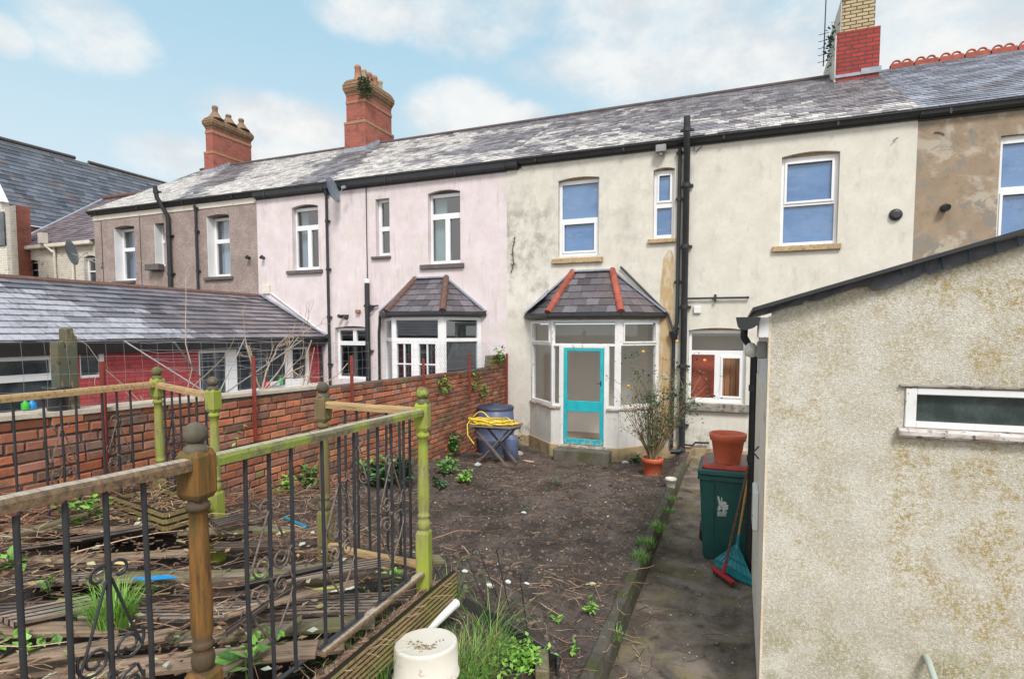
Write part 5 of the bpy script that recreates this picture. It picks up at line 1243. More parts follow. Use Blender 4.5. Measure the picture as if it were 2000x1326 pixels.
M['rail_pale'] = wood('pale_handrail', (.46,.32,.16), (.36,.24,.12), (.14,.09,.05))
def gy(u, v, Y): return onY(u, v, Y)
PA = gy(381,824,1.40); PBt = gy(825,755,2.98); PC = gy(630,746,3.08); PD = gy(415,735,3.14); PE = gy(306,716,3.30)
PH = 1.155
def newel(root, p, mt, cap, drop=.25, s=.041, rot=0):
    """turned post: square blocks top and bottom, tapered shaft, ball finial; p is the top of the ball"""
    o = V((p.x, p.y, p.z-PH)); Rz = Matrix.Rotation(rot, 4, 'Z')
    mb = MB()
    sq = math.sqrt(2)
    def block(z0, z1, h, ch=.02):
        mb.lathe([(h*sq*.80,z0),(h*sq,z0+ch),(h*sq,z1-ch),(h*sq*.80,z1)], 4, o, M=Rz, smooth=False)
        for k in range(4):                      # corner chamfers read as thin facets
            pass
    block(-drop, .265, s)
    mb.lathe([(.026,.262),(.036,.275),(.040,.30),(.036,.325),(.029,.338),(.033,.343),(.039,.355),(.033,.367),(.030,.372),(.036,.40),(.037,.50),(.031,.78),(.030,.84),(.038,.846),(.041,.856),(.038,.868),(.031,.874),(.031,.888)], 20, o, M=Rz)
    block(.885, 1.058, s)
    po = part(mb, 'newel_post', mt, root)
    mb = MB()
    mb.lathe([(.040,1.052),(.041,1.066),(.030,1.074),(.024,1.082),(.021,1.09),(.027,1.095)]+[(.0405*math.cos(a), 1.1145+.0405*math.sin(a)) for a in [rad(-55+145*i/14) for i in range(15)]], 24, o, M=Rz)
    part(mb, 'ball_finial', cap, po)
    return po
def handrail(root, a, b, mt, w_=.062, h_=.042, nm='handrail'):
    mb = MB(); a, b = V(a), V(b); d = (b-a).normalized(); s_ = V((0,0,1)).cross(d).normalized(); u = V((0,0,1))
    prof = [(-.5,-.5),(.5,-.5),(.5,.1),(.38,.42),(0,.52),(-.38,.42),(-.5,.1)]; n = len(prof); m = 7
    vs = [a.lerp(b,i/m)+s_*p[0]*w_+u*(p[1]*h_+.004*nf(i,a.y*3,1)) for i in range(m+1) for p in prof]
    mb.add(vs, [(i*n+k,i*n+(k+1)%n,(i+1)*n+(k+1)%n,(i+1)*n+k) for i in range(m) for k in range(n)]+[tuple(range(n)),tuple(range(m*n,m*n+n))])
    return part(mb, nm, mt, root)
def spiral(cx, cz, r0, r1, a0, turns, n=22):
    return [(cx+(r0+(r1-r0)*i/n)*math.cos(a0+turns*2*math.pi*i/n), cz+(r0+(r1-r0)*i/n)*math.sin(a0+turns*2*math.pi*i/n)) for i in range(n+1)]
def balusters(root, a, b, pos, scrolls, zlo, zhi, irons, r=.0085, sp=.1, bend=True):
    """pos: distances from a; scrolls: distances of the middle bar of each scrolled panel"""
    a, b = V((a.x,a.y,0)), V((b.x,b.y,0)); d = (b-a).normalized()
    for t in pos:
        mb = MB(); p = a+d*t; j = random.uniform(-.008,.008)
        mb.tube([p+V((0,0,zlo(t))), p+d*j+V((0,0,(zlo(t)+zhi)/2)), p+V((0,0,zhi))], r, 8); part(mb, 'baluster', irons[0], root)
    for t in scrolls:
        z0 = zlo(t); hh = zhi-z0; mb = MB(); R_ = .0048
        P3 = lambda s_, z: a+d*(t+s_)+V((0,0,z0+z*hh))
        k = .1/hh if hh else .1
        for sg in (1,-1):
            pts = [(sg*sp,.50),(sg*sp*.75,.56),(sg*sp*.12,.735)] + [(x, .765+(z-.765)*1) for x, z in [(sg*(.030+q[0]), .765+q[1]/hh) for q in spiral(0,0,.034,.016,math.pi,-.85)]]
            mb.tube([P3(*q) for q in pts], R_, 5)
            q2 = [(sg*(.052+q[0]), .525+q[1]/hh) for q in spiral(0,0,.047,.014,0,-1.45)]
            mb.tube([P3(*q) for q in [(sg*sp,.56),(sg*(.0995),.54)]+q2], R_, 5)
            q3 = [(sg*(.052+q[0]), .405+q[1]/hh) for q in spiral(0,0,.042,.013,math.pi*.5,1.3)]
            mb.tube([P3(*q) for q in [(sg*sp,.40),(sg*sp*.8,.45)]+q3], R_, 5)
            mb.tube([P3(*q) for q in [(sg*sp,.42),(sg*sp*.97,.37),(sg*sp*.7,.30),(sg*.01,.19)]], R_, 5)
        mb.tube([P3(-.012,.455),P3(.012,.465)], .009, 6); part(mb, 'scrollwork', irons[1], root)
rl = thing('deck_railing', 'L-shaped deck railing with honey brown corner newel and green end newel', 'railing', (PA.x, PA.y, PA.z-PH))
newel(rl, PA, M['post_brown'], M['post_cap'], .45, .044, rad(10)); newel(rl, PBt, M['post_green'], M['post_capgreen'], .20, .0405, rad(14)); newel(rl, PC, M['post_dull'], M['post_cap'], .28, .0405, rad(4))
rz_ = .152
LP = V((PA.x+(PA.x-PBt.x)*.62-.02, PA.y-(PBt.y-PA.y)*.62, PA.z))
dAB = (V((PBt.x,PBt.y,0))-V((PA.x,PA.y,0))); LAB = dAB.length; dAB.normalize()
handrail(rl, PA-V((0,0,rz_-.008))+dAB*.04, PBt-V((0,0,rz_))-dAB*.03, M['rail_green']); handrail(rl, LP-V((0,0,rz_-.030)), PA-V((0,0,rz_-.012))-dAB*.04, M['rail'])
dCB = (V((PBt.x,PBt.y,0))-V((PC.x,PC.y,0))); LCB = dCB.length; dCB.normalize()
handrail(rl, PC-V((0,0,rz_))+dCB*.04, PBt-V((0,0,rz_))-dCB*.04, M['rail_pale'], .05, .045)
handrail(rl, V((PC.x,PC.y,PC.z-PH+.02))+dCB*.04, V((PBt.x,PBt.y,PBt.z-PH+.045))-dCB*.04, M['rail_pale'], .06, .045, 'bottom_rail')
mb = MB(); mb.bar(V((PC.x,PC.y,PC.z-PH+.05))+dCB*.22, V((PBt.x,PBt.y,PBt.z-PH+.073))-dCB*.06, .018, .006); part(mb, 'iron_strip', M['blackiron'], rl)
irn = (M['blackiron'], M['rustyiron'])
zb_ = PBt.z-PH+.02
fr_ = []
for u, v in ((479,905),(525,893),(568,880),(628,860),(662,852),(691,845),(737,831),(763,824),(788,815)):
    # distance along the rail by intersecting the sight line with the railing's plane
    n_ = V((-dAB.y,dAB.x,0)); r_ = ray(u,v); t = ((V((PA.x,PA.y,0))-CO).dot(n_))/r_.dot(n_); q = CO+r_*t; fr_.append((V((q.x,q.y,0))-V((PA.x,PA.y,0))).dot(dAB))
balusters(rl, PA, PBt, fr_, (fr_[1],fr_[4],fr_[7]), lambda t: zb_+.01, PA.z-rz_-.015, irn, sp=(fr_[2]-fr_[0])/2)
for k in (0,3,6):
    mb = MB(); a_, b_ = V((PA.x,PA.y,zb_+.008))+dAB*(fr_[k]-.05), V((PA.x,PA.y,zb_+.008))+dAB*(fr_[k+2]+.05); mb.bar(a_, b_, .020, .007); part(mb, 'iron_strip', M['blackiron'], rl)
handrail(rl, V((PA.x,PA.y,zb_-.022))+dAB*.62, V((PBt.x,PBt.y,zb_-.022))-dAB*.02, M['rail'], .05, .026, 'bottom_rail')
lf = []
for u, v in ((126,975),(205,950),(279,935),(30,1000),(-60,1020)):
    r_ = ray(u,v); n_ = V((-dAB.y,dAB.x,0)); t = ((V((PA.x,PA.y,0))-CO).dot(n_))/r_.dot(n_); q = CO+r_*t; lf.append((V((PA.x,PA.y,0))-V((q.x,q.y,0))).dot(dAB))
balusters(rl, PA, PA-dAB, lf, (lf[1],), lambda t: zb_-.05, PA.z-rz_-.015, (M['blackiron'],M['blackiron']), sp=.095)
balusters(rl, PC, PBt, [LCB*f for f in (.24,.36,.48,.66,.78,.88)], (LCB*.36,), lambda t: PC.z-PH+.05, PC.z-rz_-.015, irn, sp=.09)
r2 = thing('deck_railing', 'railing beside the brick wall with two algae green newels', 'railing', (PE.x, PE.y, PE.z-PH))
newel(r2, PD, M['post_green'], M['post_cap'], .30, .0405, rad(8)); newel(r2, PE, M['post_green'], M['post_capgreen'], .30, .0405, rad(8))
endp = onX(-40,778,PE.x+.08); endp = V((endp.x, endp.y, PE.z))
dEL = (V((endp.x,endp.y,0))-V((PE.x,PE.y,0))); LEL = dEL.length; dEL.normalize()
handrail(r2, PE-V((0,0,rz_-.005))+dEL*.03, endp-V((0,0,rz_-.005)), M['rail_pale'], .05, .05)
handrail(r2, PE-V((0,0,rz_)), PD-V((0,0,rz_)), M['rail_pale'], .05, .05)
zE = PE.z-PH
bl = []
for u in (256,228,198,145,113,78,16): 
    q = onX(u,760,PE.x+.03); bl.append(PE.y-q.y)
balusters(r2, PE, endp, bl, (bl[1],bl[4]), lambda t: zE+.03, PE.z-rz_-.015, (M['blackiron'],M['rustyiron']), sp=.085)
dED = (V((PD.x,PD.y,0))-V((PE.x,PE.y,0))); LED = dED.length; dED.normalize()
balusters(r2, PE, PD, [LED*f for f in (.13,.27,.42,.58,.72,.87)], (LED*.27,), lambda t: zE+.03, PE.z-rz_-.02, (M['blackiron'],M['blackiron']), sp=.09)
mb = MB(); mb.bar(V((PE.x,PE.y,zE+.02)), V((endp.x,endp.y,zE+.02)), .05, .035); part(mb, 'bottom_rail', M['rail'], r2)

# ---- boards of the collapsed deck
M['board'] = [wood('grooved_grey_board', (.31,.245,.20), (.17,.135,.11), (.03,.024,.02), ('Y', 9.5)), wood('brown_rotten_board', (.33,.235,.165), (.20,.14,.095), (.035,.025,.02)), wood('wet_dark_board', (.13,.095,.077), (.075,.057,.048), (.015,.012,.01), ('Y', 9.5)), wood('mossy_board', (.26,.21,.155), (.16,.13,.09), (.03,.025,.02), None, (.12,.13,.04), .6)]
ANG = rad(33); dd = V((math.cos(ANG), math.sin(ANG), 0)); dn = V((-dd.y, dd.x, 0))
X0, X1, Y0_, Y1_ = -4.62, PBt.x-.02, -.2, 3.25
kinds = ['grey grooved', 'rotten brown', 'wet dark', 'mossy']
def clipline(c):
    t0, t1 = -9, 9
    for p, d_, lo, hi in ((c.x, dd.x, X0, X1), (c.y, dd.y, Y0_, Y1_)):
        a, b = (lo-p)/d_, (hi-p)/d_; t0, t1 = max(t0, min(a,b)), min(t1, max(a,b))
    return t0, t1
def put_board(a, b, w_, th, mt, lb, roll=0, grp='boards of the collapsed deck'):
    a, b = V(a), V(b); L = (b-a).length; x = (b-a).normalized(); y = V((0,0,1)).cross(x).normalized(); z = x.cross(y)
    M3 = Matrix((x,y,z)).transposed() @ Matrix.Rotation(roll, 3, 'X')
    mb = MB(); n = max(2, int(L/.25)); hw = w_/2
    ragged = [random.uniform(-.03,.05) for _ in range(8)]
    secs = []
    for i in range(n+1):
        t = -L/2+L*i/n; bend = .012*math.sin(i*.9+a.x*5)
        e = [0,0] if 0 < i < n else ([ragged[0],ragged[1]] if i == 0 else [ragged[2],ragged[3]])
        secs.append([(t+e[0],-hw,bend-th/2),(t+e[1],hw,bend-th/2),(t+e[1],hw,bend+th/2),(t+e[0],-hw,bend+th/2)])
    vs = [p for s_ in secs for p in s_]
    mb.add(vs, [(i*4+k,i*4+(k+1)%4,(i+1)*4+(k+1)%4,(i+1)*4+k) for i in range(n) for k in range(4)]+[(0,1,2,3),(n*4,n*4+1,n*4+2,n*4+3)])
    me = mesh_of(mb, 'deck_board', mt, V((0,0,0)))
    o = link(bpy.data.objects.new('deck_board', me)); o.location = (a+b)/2; o.rotation_euler = M3.to_euler()
    o['label'] = lb; o['category'] = 'deck board'; o['group'] = grp; bevel(o, .004)
    return o
bi = 0
s_ = -3.4
GRPK = 'loose boards of the collapsed deck'
while s_ < 5.4:
    c = V((-1.75,0,0)) + dn*s_; t0, t1 = clipline(c)
    if t1-t0 > .35:
        cuts = [t0]
        if t1-t0 > 1.6: cuts.append(t0+(t1-t0)*random.uniform(.35,.65))
        cuts.append(t1)
        for q0, q1 in zip(cuts, cuts[1:]):
            if random.random() < .17: continue
            a, b = c+dd*(q0+random.uniform(0,.06)), c+dd*(q1-random.uniform(0,.1))
            sink = random.random()
            dz = -.03-(.0 if sink < .55 else random.uniform(.03,.19))
            rot_ = random.gauss(0,.035); m_ = (a+b)/2; a = m_+(a-m_)+dn*rot_*(a-m_).length; b = m_+(b-m_)-dn*rot_*(b-m_).length
            a.z, b.z = deckz(a.x,a.y)+dz+random.gauss(0,.02), deckz(b.x,b.y)+dz+random.gauss(0,.02)
            k = random.choice((0,0,1,2,3,1))
            put_board(a, b, .122, .027, M['board'][k], kinds[k]+' deck board lying diagonally across the collapsed deck', random.gauss(0,.11), kinds[k]+' boards of the collapsed deck'); bi += 1
    s_ += .142
# loose thin battens and offcuts on top, placed as the photo shows them
def dk(u, v, h=0):
    z = 1.0
    for _ in range(10): p = onZ(u, v, z); z = .5*z+.5*(deckz(p.x,p.y)+h)
    p.z = z; return p
for (u0,v0,u1,v1,w_,k,h,lb) in ((430,1320,590,1205,.035,3,.05,'thin pale batten lying up against the railing foot'),(440,1240,585,1140,.03,2,.04,'dark thin batten beside the brown newel'),(405,1030,478,1008,.11,2,.06,'dark split board end sticking out under the green newel'),(0,1050,160,1003,.05,3,.10,'long mossy batten by the wall'),(0,1075,300,1030,.06,2,.04,'dark board with its far end under the planter'),(425,1205,700,1140,.09,1,.03,'brown split board across the deck before the wrapper'),(560,1130,780,1095,.09,0,.02,'grooved board end beneath the bottom rail'),(455,1145,640,1110,.07,2,.03,'wet dark board under the twigs'),(0,1215,180,1172,.12,0,.03,'grooved grey board at the left photo edge'),(0,1290,330,1235,.10,1,.02,'rotten brown board near the bottom left corner')):
    a, b = dk(u0,v0,h), dk(u1,v1,h); put_board(a, b, w_, .025, M['board'][k], lb, random.gauss(0,.15), 'loose offcuts on the deck')
# fascia: grooved board on edge along the deck's right side
M['fascia'] = wood('grooved_fascia', (.34,.235,.12), (.235,.165,.085), (.07,.055,.03), ('Z', 11), (.24,.26,.06), .55)
fx = PBt.x+.085
fa0, fa1 = onX(888,1113,fx+.0), None
mb = MB(); y_end = fa0.y
mb.box(fx-.018, fx+.018, -.4, y_end, fa0.z-.20, fa0.z); single(mb, 'deck_fascia', M['fascia'], 'grooved timber board on edge along the right side of the deck', 'timber board', (fx,1.5,fa0.z-.2), bev=.006)
mb = MB(); mb.box(PBt.x-.03, fx-.02, -.4, y_end-.10, fa0.z-.22, fa0.z-.045); single(mb, 'deck_joist', M['board'][1], 'timber joist behind the grooved edge board, covered in litter', 'timber joist', (fx-.05,1.5,fa0.z-.2), bev=.006)
# planter
pl = thing('planter_box', 'low grooved timber planter box in the deck corner beside the wall', 'planter', (PE.x+.25, PE.y-.2, 1.0))
zt = 1.19; c0, c1 = onZ(226,968,zt), onZ(322,1000,zt); c2_ = onZ(404,977,zt); c3_ = c0+(c2_-c1)
M['planter'] = wood('grooved_planter_board', (.27,.18,.085), (.19,.13,.065), (.06,.045,.025), ('Z', 6.5), (.2,.2,.06), .5)
for a, b in ((c0,c1),(c1,c2_),(c2_,c3_),(c3_,c0)):
    mb = MB(); mb.bar(a-V((0,0,.075)), b-V((0,0,.075)), .028, .15); part(mb, 'side_board', M['planter'], pl, bev=.004)
mb = MB(); 
for k in range(110):
    s1, s2 = random.random(), random.random(); p = c0+(c1-c0)*s1+(c3_-c0)*s2; p.z = zt-.05+random.uniform(-.02,.06); a = random.uniform(0,6.28); L = random.uniform(.05,.16)
    mb.tube([p, p+V((math.cos(a)*L/2,math.sin(a)*L/2,random.uniform(0,.03))), p+V((math.cos(a)*L,math.sin(a)*L,random.uniform(-.02,.03)))], .003, 3, False, random.choice(((.35,.22,.12),(.22,.14,.08),(.45,.32,.2))))
mb.add([c0-V((0,0,.06)),c1-V((0,0,.06)),c2_-V((0,0,.06)),c3_-V((0,0,.06))], [(0,1,2,3)], (.06,.045,.035))
g = G('litter_vcol', .9, .2); g.base(g.mix(g.vcol(), (.05,.04,.03), g.math('MULTIPLY', g.mr(g.noise(40,3), .5, .7), .5))); M['vcol'] = g.m
part(mb, 'dead_stalks', M['vcol'], pl)

# ================================================================ litter: twigs, leaves, pebbles
TW = [(.38,.235,.15),(.27,.165,.105),(.50,.36,.24),(.18,.11,.08),(.32,.175,.115),(.10,.07,.055),(.14,.09,.07)]
def twig(mb, p, L, r, a, rise=.03, c=None, curl=.3):
    pts = []; x = V(p); n = 4
    for i in range(n+1):
        pts.append(x.copy()); a += random.gauss(0,curl); x = x + V((math.cos(a), math.sin(a), random.gauss(0,rise)))*L/n
    mb.tube(pts, [r,r,r*.9,r*.7,r*.5], 3, False, c or random.choice(TW))
random.seed(41)
mb = MB()
for k in range(1500):                                    # on the deck, lying mostly along the boards
    x, y = random.uniform(-4.6,-1.9), random.uniform(.1,3.25); d_ = noise.noise(V((x*1.6,y*1.6,5)))
    if random.random() > .50+.8*d_: continue
    big = random.random() < .07
    twig(mb, (x,y,deckz(x,y)+random.uniform(-.015,.05)), random.uniform(.25,.7) if big else random.uniform(.06,.26), random.uniform(.003,.0055) if big else random.uniform(.0012,.003), ANG+random.gauss(0,.5) if random.random()<.7 else random.uniform(0,6.28), .16)
single(mb, 'deck_twigs', M['vcol'], 'dead twigs and stalks strewn over the broken deck', 'twigs', (-3,1.8,.95), kind='stuff')
mb = MB()
for k in range(800):                                    # dead creeper heaped along the wall side of the deck and beyond it
    y = random.uniform(1.6,5.6); x = -4.85+abs(random.gauss(0,.45)); 
    if y > 3.4: x = -4.8+abs(random.gauss(0,.6)); z = soil(x,y,False)
    else: z = deckz(x,y)
    twig(mb, (x,y,z+abs(random.gauss(0,.09))), random.uniform(.15,.6), random.uniform(.0015,.0042), random.uniform(0,6.28), .25, curl=.55)
for k in range(500):
    x, y = random.gauss(-3.35,.35), random.gauss(3.75,.28); twig(mb, (x,y,soil(x,y,False)+abs(random.gauss(.02,.05))), random.uniform(.1,.45), random.uniform(.0015,.004), random.uniform(0,6.28), .2, curl=.5)
single(mb, 'dead_creeper_heap', M['vcol'], 'heaped dead creeper stems at the foot of the brick wall', 'dead stems', (-4.5,3,.9), kind='stuff')
mb = MB()
for k in range(3600):                                    # on the soil
    x, y = random.uniform(-4.6,-.95), random.uniform(3.3,11.0); c1_ = onZ(960,960,.1)
    dens = .36+.55*noise.noise(V((x*.9,y*.9,2))) + 1.2*math.exp(-((x+3.2)/.8)**2-((y-8.0)/.7)**2) + .5*math.exp(-((x+1.6)/.6)**2-((y-4.4)/.7)**2)
    if random.random() > dens: continue
    twig(mb, (x,y,soil(x,y)+.006), random.uniform(.04,.24)*(2.0 if random.random()<.06 else 1), random.uniform(.001,.0030), random.uniform(0,6.28), .06)
for k in range(7000):                                    # short straws and root ends
    x, y = random.uniform(-4.6,-.92), random.uniform(3.3,10.8)
    if random.random() > .55+.8*noise.noise(V((x*1.3,y*1.3,6))): continue
    a, L, z = random.uniform(0,6.28), random.uniform(.015,.085), soil(x,y)+.004; r = random.uniform(.0008,.0022)
    mb.tube([(x,y,z),(x+L*math.cos(a),y+L*math.sin(a),z+random.uniform(-.002,.012))], [r,r*.6], 3, False, random.choice(TW+[(.08,.06,.05),(.06,.045,.04)]))
for k in range(420):                                     # litter on the joist inside the edge board
    x, y = random.uniform(PBt.x+.0,fx-.02), random.uniform(.3,y_end-.12); twig(mb, (x,y,fa0.z-.04+random.uniform(0,.03)), random.uniform(.04,.2), random.uniform(.001,.003), math.pi/2+random.gauss(0,.7), .12)
for k in range(260):
    x, y = random.uniform(-1.75,-.5) , random.uniform(2.8,5.2); twig(mb, (x,y,(soil(x,y) if x < -.9 else (.23 if x < -.8 else .01))+.008), random.uniform(.06,.3), random.uniform(.0015,.0032), random.uniform(0,6.28), .1)
for k in range(60):
    x, y = random.uniform(-.78,.1), random.uniform(3.8,9.5); twig(mb, (x,y,.012), random.uniform(.04,.25), random.uniform(.001,.003), random.uniform(0,6.28), .01, c=(.07,.05,.04))
single(mb, 'soil_twigs', M['vcol'], 'dry twigs and root scraps scattered over the dug soil', 'twigs', (-2.5,7,.2), kind='stuff')
mb = MB()
for k in range(420):
    x, y = random.uniform(-4.7,-.82), random.uniform(3.3,11.2); r = random.choice((.004,.005,.006,.008,.012)); z = soil(x,y) if x < -.93 else .225
    c = random.choice(((.5,.46,.40),(.32,.29,.26),(.62,.60,.56),(.22,.19,.17),(.38,.26,.2)))
    n = 5; mb.lathe([(r*.2,-r*.5),(r,0),(r*.75,r*.6),(r*.1,r*.8)], n, (x,y,z), c=c, sx=random.uniform(.7,1.4), smooth=False)
for k in range(120):
    x, y = random.uniform(-.78,.1), random.uniform(3.8,10); r = random.choice((.004,.006,.009)); mb.lathe([(r*.2,-r*.5),(r,0),(r*.6,r*.6)], 5, (x,y,.008), c=random.choice(((.4,.36,.3),(.6,.58,.52))), smooth=False)
single(mb, 'pebbles', M['vcol'], 'small pale stones and shards scattered over the soil', 'pebbles', (-2.5,7,.2), kind='stuff')
mb = MB()
for k in range(2600):                                    # fine crumbs of soil
    x, y = random.uniform(-4.7,-.95), random.uniform(3.3,8.5); r = random.uniform(.006,.024)*random.uniform(.6,1.3)
    mb.lathe([(r*.4,-r*.6),(r,0),(r*.7,r*.5),(r*.15,r*.8)], 6, (x,y,soil(x,y)), c=random.choice(((.13,.10,.08),(.08,.062,.05),(.17,.135,.11),(.055,.043,.036))), sx=random.uniform(.7,1.3), smooth=False)
single(mb, 'soil_clods', M['vcol'], 'crumbly dark clods on the bare soil', 'clods', (-2.5,6,.2), kind='stuff')
LV = [(.24,.14,.07),(.34,.22,.11),(.16,.09,.05),(.30,.26,.12),(.20,.24,.09),(.42,.40,.22),(.44,.46,.36)]
mb = MB()
for k in range(420):
    x, y = random.uniform(-4.6,-1.9), random.uniform(.2,3.25); leaf(mb, V((x,y,deckz(x,y)+random.uniform(.0,.05))), random.uniform(.03,.075), random.choice(LV), pitch=random.uniform(-.3,.3))
for k in range(160):
    x, y = random.uniform(-4.6,-.95), random.uniform(3.3,9); leaf(mb, V((x,y,soil(x,y)+.01)), random.uniform(.02,.05), random.choice(LV), pitch=random.uniform(-.3,.3))
single(mb, 'fallen_leaves', M['vcol'], 'brown and yellowing fallen leaves on deck and soil', 'leaves', (-3,3,.9), kind='stuff')
mb = MB()
for k in range(5200):
    x, y = random.uniform(-4.6,-1.85), random.uniform(.1,3.3)
    if random.random() > .38+1.0*noise.noise(V((x*1.8,y*1.8,9))): continue
    s1 = random.uniform(.006,.022); a = random.uniform(0,3.1); z = deckz(x,y)-.010+random.uniform(-.02,.02)
    mb.bar((x,y,z), (x+s1*2.5*math.cos(a), y+s1*2.5*math.sin(a), z+random.uniform(-.006,.006)), s1*.6, .004, c=random.choice(((.14,.09,.06),(.20,.12,.075),(.08,.06,.045),(.26,.17,.11))))
single(mb, 'wood_mulch', M['vcol'], 'rotted wood chips and leaf mould caught between the deck boards', 'mulch', (-3,1.8,.9), kind='stuff')

# ================================================================ living plants
def weed(nm, label, cat, p, h, w_, n, ls, cols, stems=6, group=None, mt=None):
    t = thing(nm, label, cat, p, group)
    mb = MB(); tips = []
    for k in range(stems):
        a = random.uniform(0,6.28); q = V(p)+V((math.cos(a)*w_*random.random(), math.sin(a)*w_*random.random(), h*random.uniform(.5,1)))
        mb.tube([V(p)+V((math.cos(a)*w_*.1,math.sin(a)*w_*.1,-.02)), V(p).lerp(q,.5)+V((0,0,h*.1)), q], .0025, 4, False, (.10,.15,.04)); tips.append(q)
    part(mb, 'stem', M['leaf'], t)
    mb = MB()
    for k in range(n):
        q = V(p).lerp(random.choice(tips), random.uniform(.25,1.05))+V((random.gauss(0,w_*.16),random.gauss(0,w_*.16),random.gauss(0,h*.07))); leaf(mb, q, ls*random.uniform(.6,1.25), random.choice(cols))
    part(mb, 'foliage', M['leaf'], t); return t
def grass(label, p, h, w_, n, cols, lean=.5, nm='grass_tuft'):
    mb = MB()
    for k in range(n):
        a = random.uniform(0,6.28); r = w_*math.sqrt(random.random())*.45; b = V(p)+V((math.cos(a)*r,math.sin(a)*r,-.02)); L = h*random.uniform(.5,1.1); l = lean*random.uniform(.2,1.2); a += random.gauss(0,.6)
        d = V((math.cos(a),math.sin(a),0)); s_ = V((-d.y,d.x,0)); wd = random.uniform(.0018,.0034); c = random.choice(cols); pts = [b, b+d*L*l*.2+V((0,0,L*.5)), b+d*L*l*.55+V((0,0,L*.85)), b+d*L*l+V((0,0,L*.95))]
        vs = []
        for i, q in enumerate(pts): ww = wd*(1-i/3.2); vs += [q-s_*ww, q+s_*ww]
        mb.add(vs, [(0,1,3,2),(2,3,5,4),(4,5,7,6)], c)
    return single(mb, nm, M['leaf'], label, 'grass', p)
random.seed(51)
DRY = [(.42,.36,.16),(.34,.30,.12)]
sp_ = on_soil
def wallp(u, v): return onX(u, v, XWL+.03)
W_ = [('leafy_weed','large leafy green clump behind the right railing panel',(735,950),.42,.26,330,.10,GR+GRD,10),
 ('leafy_weed','broad leafed plant directly left of the green end newel',(793,948),.42,.22,240,.12,GRD,8),
 ('leafy_weed','nettle clump at the wall foot left of the barrel',(880,893),.42,.22,210,.09,GR,9),
 ('leafy_weed','dark low rosette just left of the blue barrel',(915,880),.28,.16,90,.10,GRD,6),
 ('leafy_weed','spreading weed in front of the nettles, right of the newel',(872,925),.25,.30,150,.085,GR,8),
 ('leafy_weed','small bright weed right of the green newel halfway down',(905,945),.18,.18,90,.07,GRB,6),
 ('leafy_weed','low creeping weed by the newel shaft',(858,955),.15,.22,90,.07,GRD,6),
 ('leafy_weed','green weeds at the wall foot left of the olive newel',(600,960),.32,.2,150,.075,GR,7),
 ('leafy_weed','weed at the wall foot between the handrail and bricks',(566,975),.26,.15,90,.065,GRB,6),
 ('seedling','lone bright green seedling in the soil near the kerb',(1155,1200),.14,.05,36,.05,GRB,5),
 ('seedling','tiny seedling among twigs left of the kerb near the bottom',(1122,1275),.06,.06,18,.04,GRB,4),
 ('seedling','pale seedling with a white stalk in the bare soil',(1090,1215),.07,.05,14,.05,GRB,4),
 ('seedling','small weed in the soil below the doorstep',(1085,945),.12,.12,30,.05,GRD,5),
 ('seedling','tiny weed beside the doorstep\'s left front corner',(1020,1000),.08,.1,20,.05,GRD,4),
 ('leafy_weed','weed between barrel and bay plinth',(1010,880),.3,.1,60,.07,GRD,5),
 ('leafy_weed','green plant beside the potted rose, left of its pot',(1243,905),.16,.14,90,.08,GRD,5)]
for nm, lb, (u,v), h, w__, n, ls, cl, st_ in W_: weed(nm, lb, 'weed', sp_(u,v), h, w__, n, ls, cl, st_)
for lb, (u,v), h, w__, n, ls in (('bright weed in front of the bricks at the left photo edge',(52,985),.22,.1,40,.07),('weed sprouting through the deck left of the planter',(140,1035),.24,.14,46,.06),('pale green sprig right of the corner bars near the planter',(190,1020),.2,.12,36,.06),('ivy leaves by the left photo edge',(20,1110),.08,.12,18,.10),('ivy patch below the left board end',(60,1270),.07,.16,26,.07),('small weed at the foot of the front newel',(480,1318),.1,.08,14,.10),('weed beside the bottom rail near the end newel',(770,1135),.08,.06,16,.05),('weed between the batten and the edge board',(520,1262),.07,.12,30,.05),('sprig in the middle of the deck left of the brown newel',(95,1150),.08,.06,12,.05),('weed growing out beside the wrapper',(515,1140),.07,.06,14,.06)):
    weed('deck_weed', lb, 'weed', dk(u,v,.0), h, w__, n, ls, GRB+GR, 5)
for lb, (u,v), n, s__ in (('moss and ferns on the wall beside the faded red post',(930,742),70,.07),('small fern in the bricks under the wall top',(868,752),60,.08),('green creeper on the bricks right of the fern',(945,768),60,.07),('moss tuft topping the wall against the cream house',(975,690),90,.07),('tiny fern on the bricks above the handrail',(458,865),16,.05)):
    p = wallp(u,v); mb = MB(); leafclump(mb, p, n, .02, .14, .10, s__, GRB+GR); single(mb, 'wall_fern', M['leaf'], lb, 'fern', p)
for k, (u,v,h,n,lb) in enumerate(((1311,975,.07,120,'farthest grass tuft on the kerb, near the white pot'),(1306,997,.06,110,'second grass tuft along the kerb'),(1284,1032,.09,190,'thick bright tuft midway along the kerb'),(1262,1062,.08,170,'grass tuft on the kerb below the thick one'),(1250,1090,.09,150,'nearest bright tuft on the kerb'),(1200,1235,.05,70,'sparse moss tuft on the kerb near the bottom'))):
    p = onZ(u,v,.21); grass(lb, p, h, .22, n, GRB+GR, .8)
p = dk(222,1215,.0); grass('bright green grass tuft growing through the deck behind the front bars', p, .20, .20, 420, GRB, .9)
for lb, (u,v), h, w__, n in (('tall mixed grass right of the upturned tub',(930,1296),.24,.34,230),('long grass at the bottom edge below the tub',(880,1330),.22,.35,330),('wispy tall grass beside the black edging',(955,1248),.34,.25,60),('thin grass left of the tub against the edge board',(755,1245),.26,.18,90),('yellowing grass tuft below the edge board',(700,1318),.22,.4,260),('thin grass by the end of the white pipe',(880,1180),.26,.12,40)):
    grass(lb, sp_(u,v), h, w__, n, GR+DRY+GRB, 1.15)
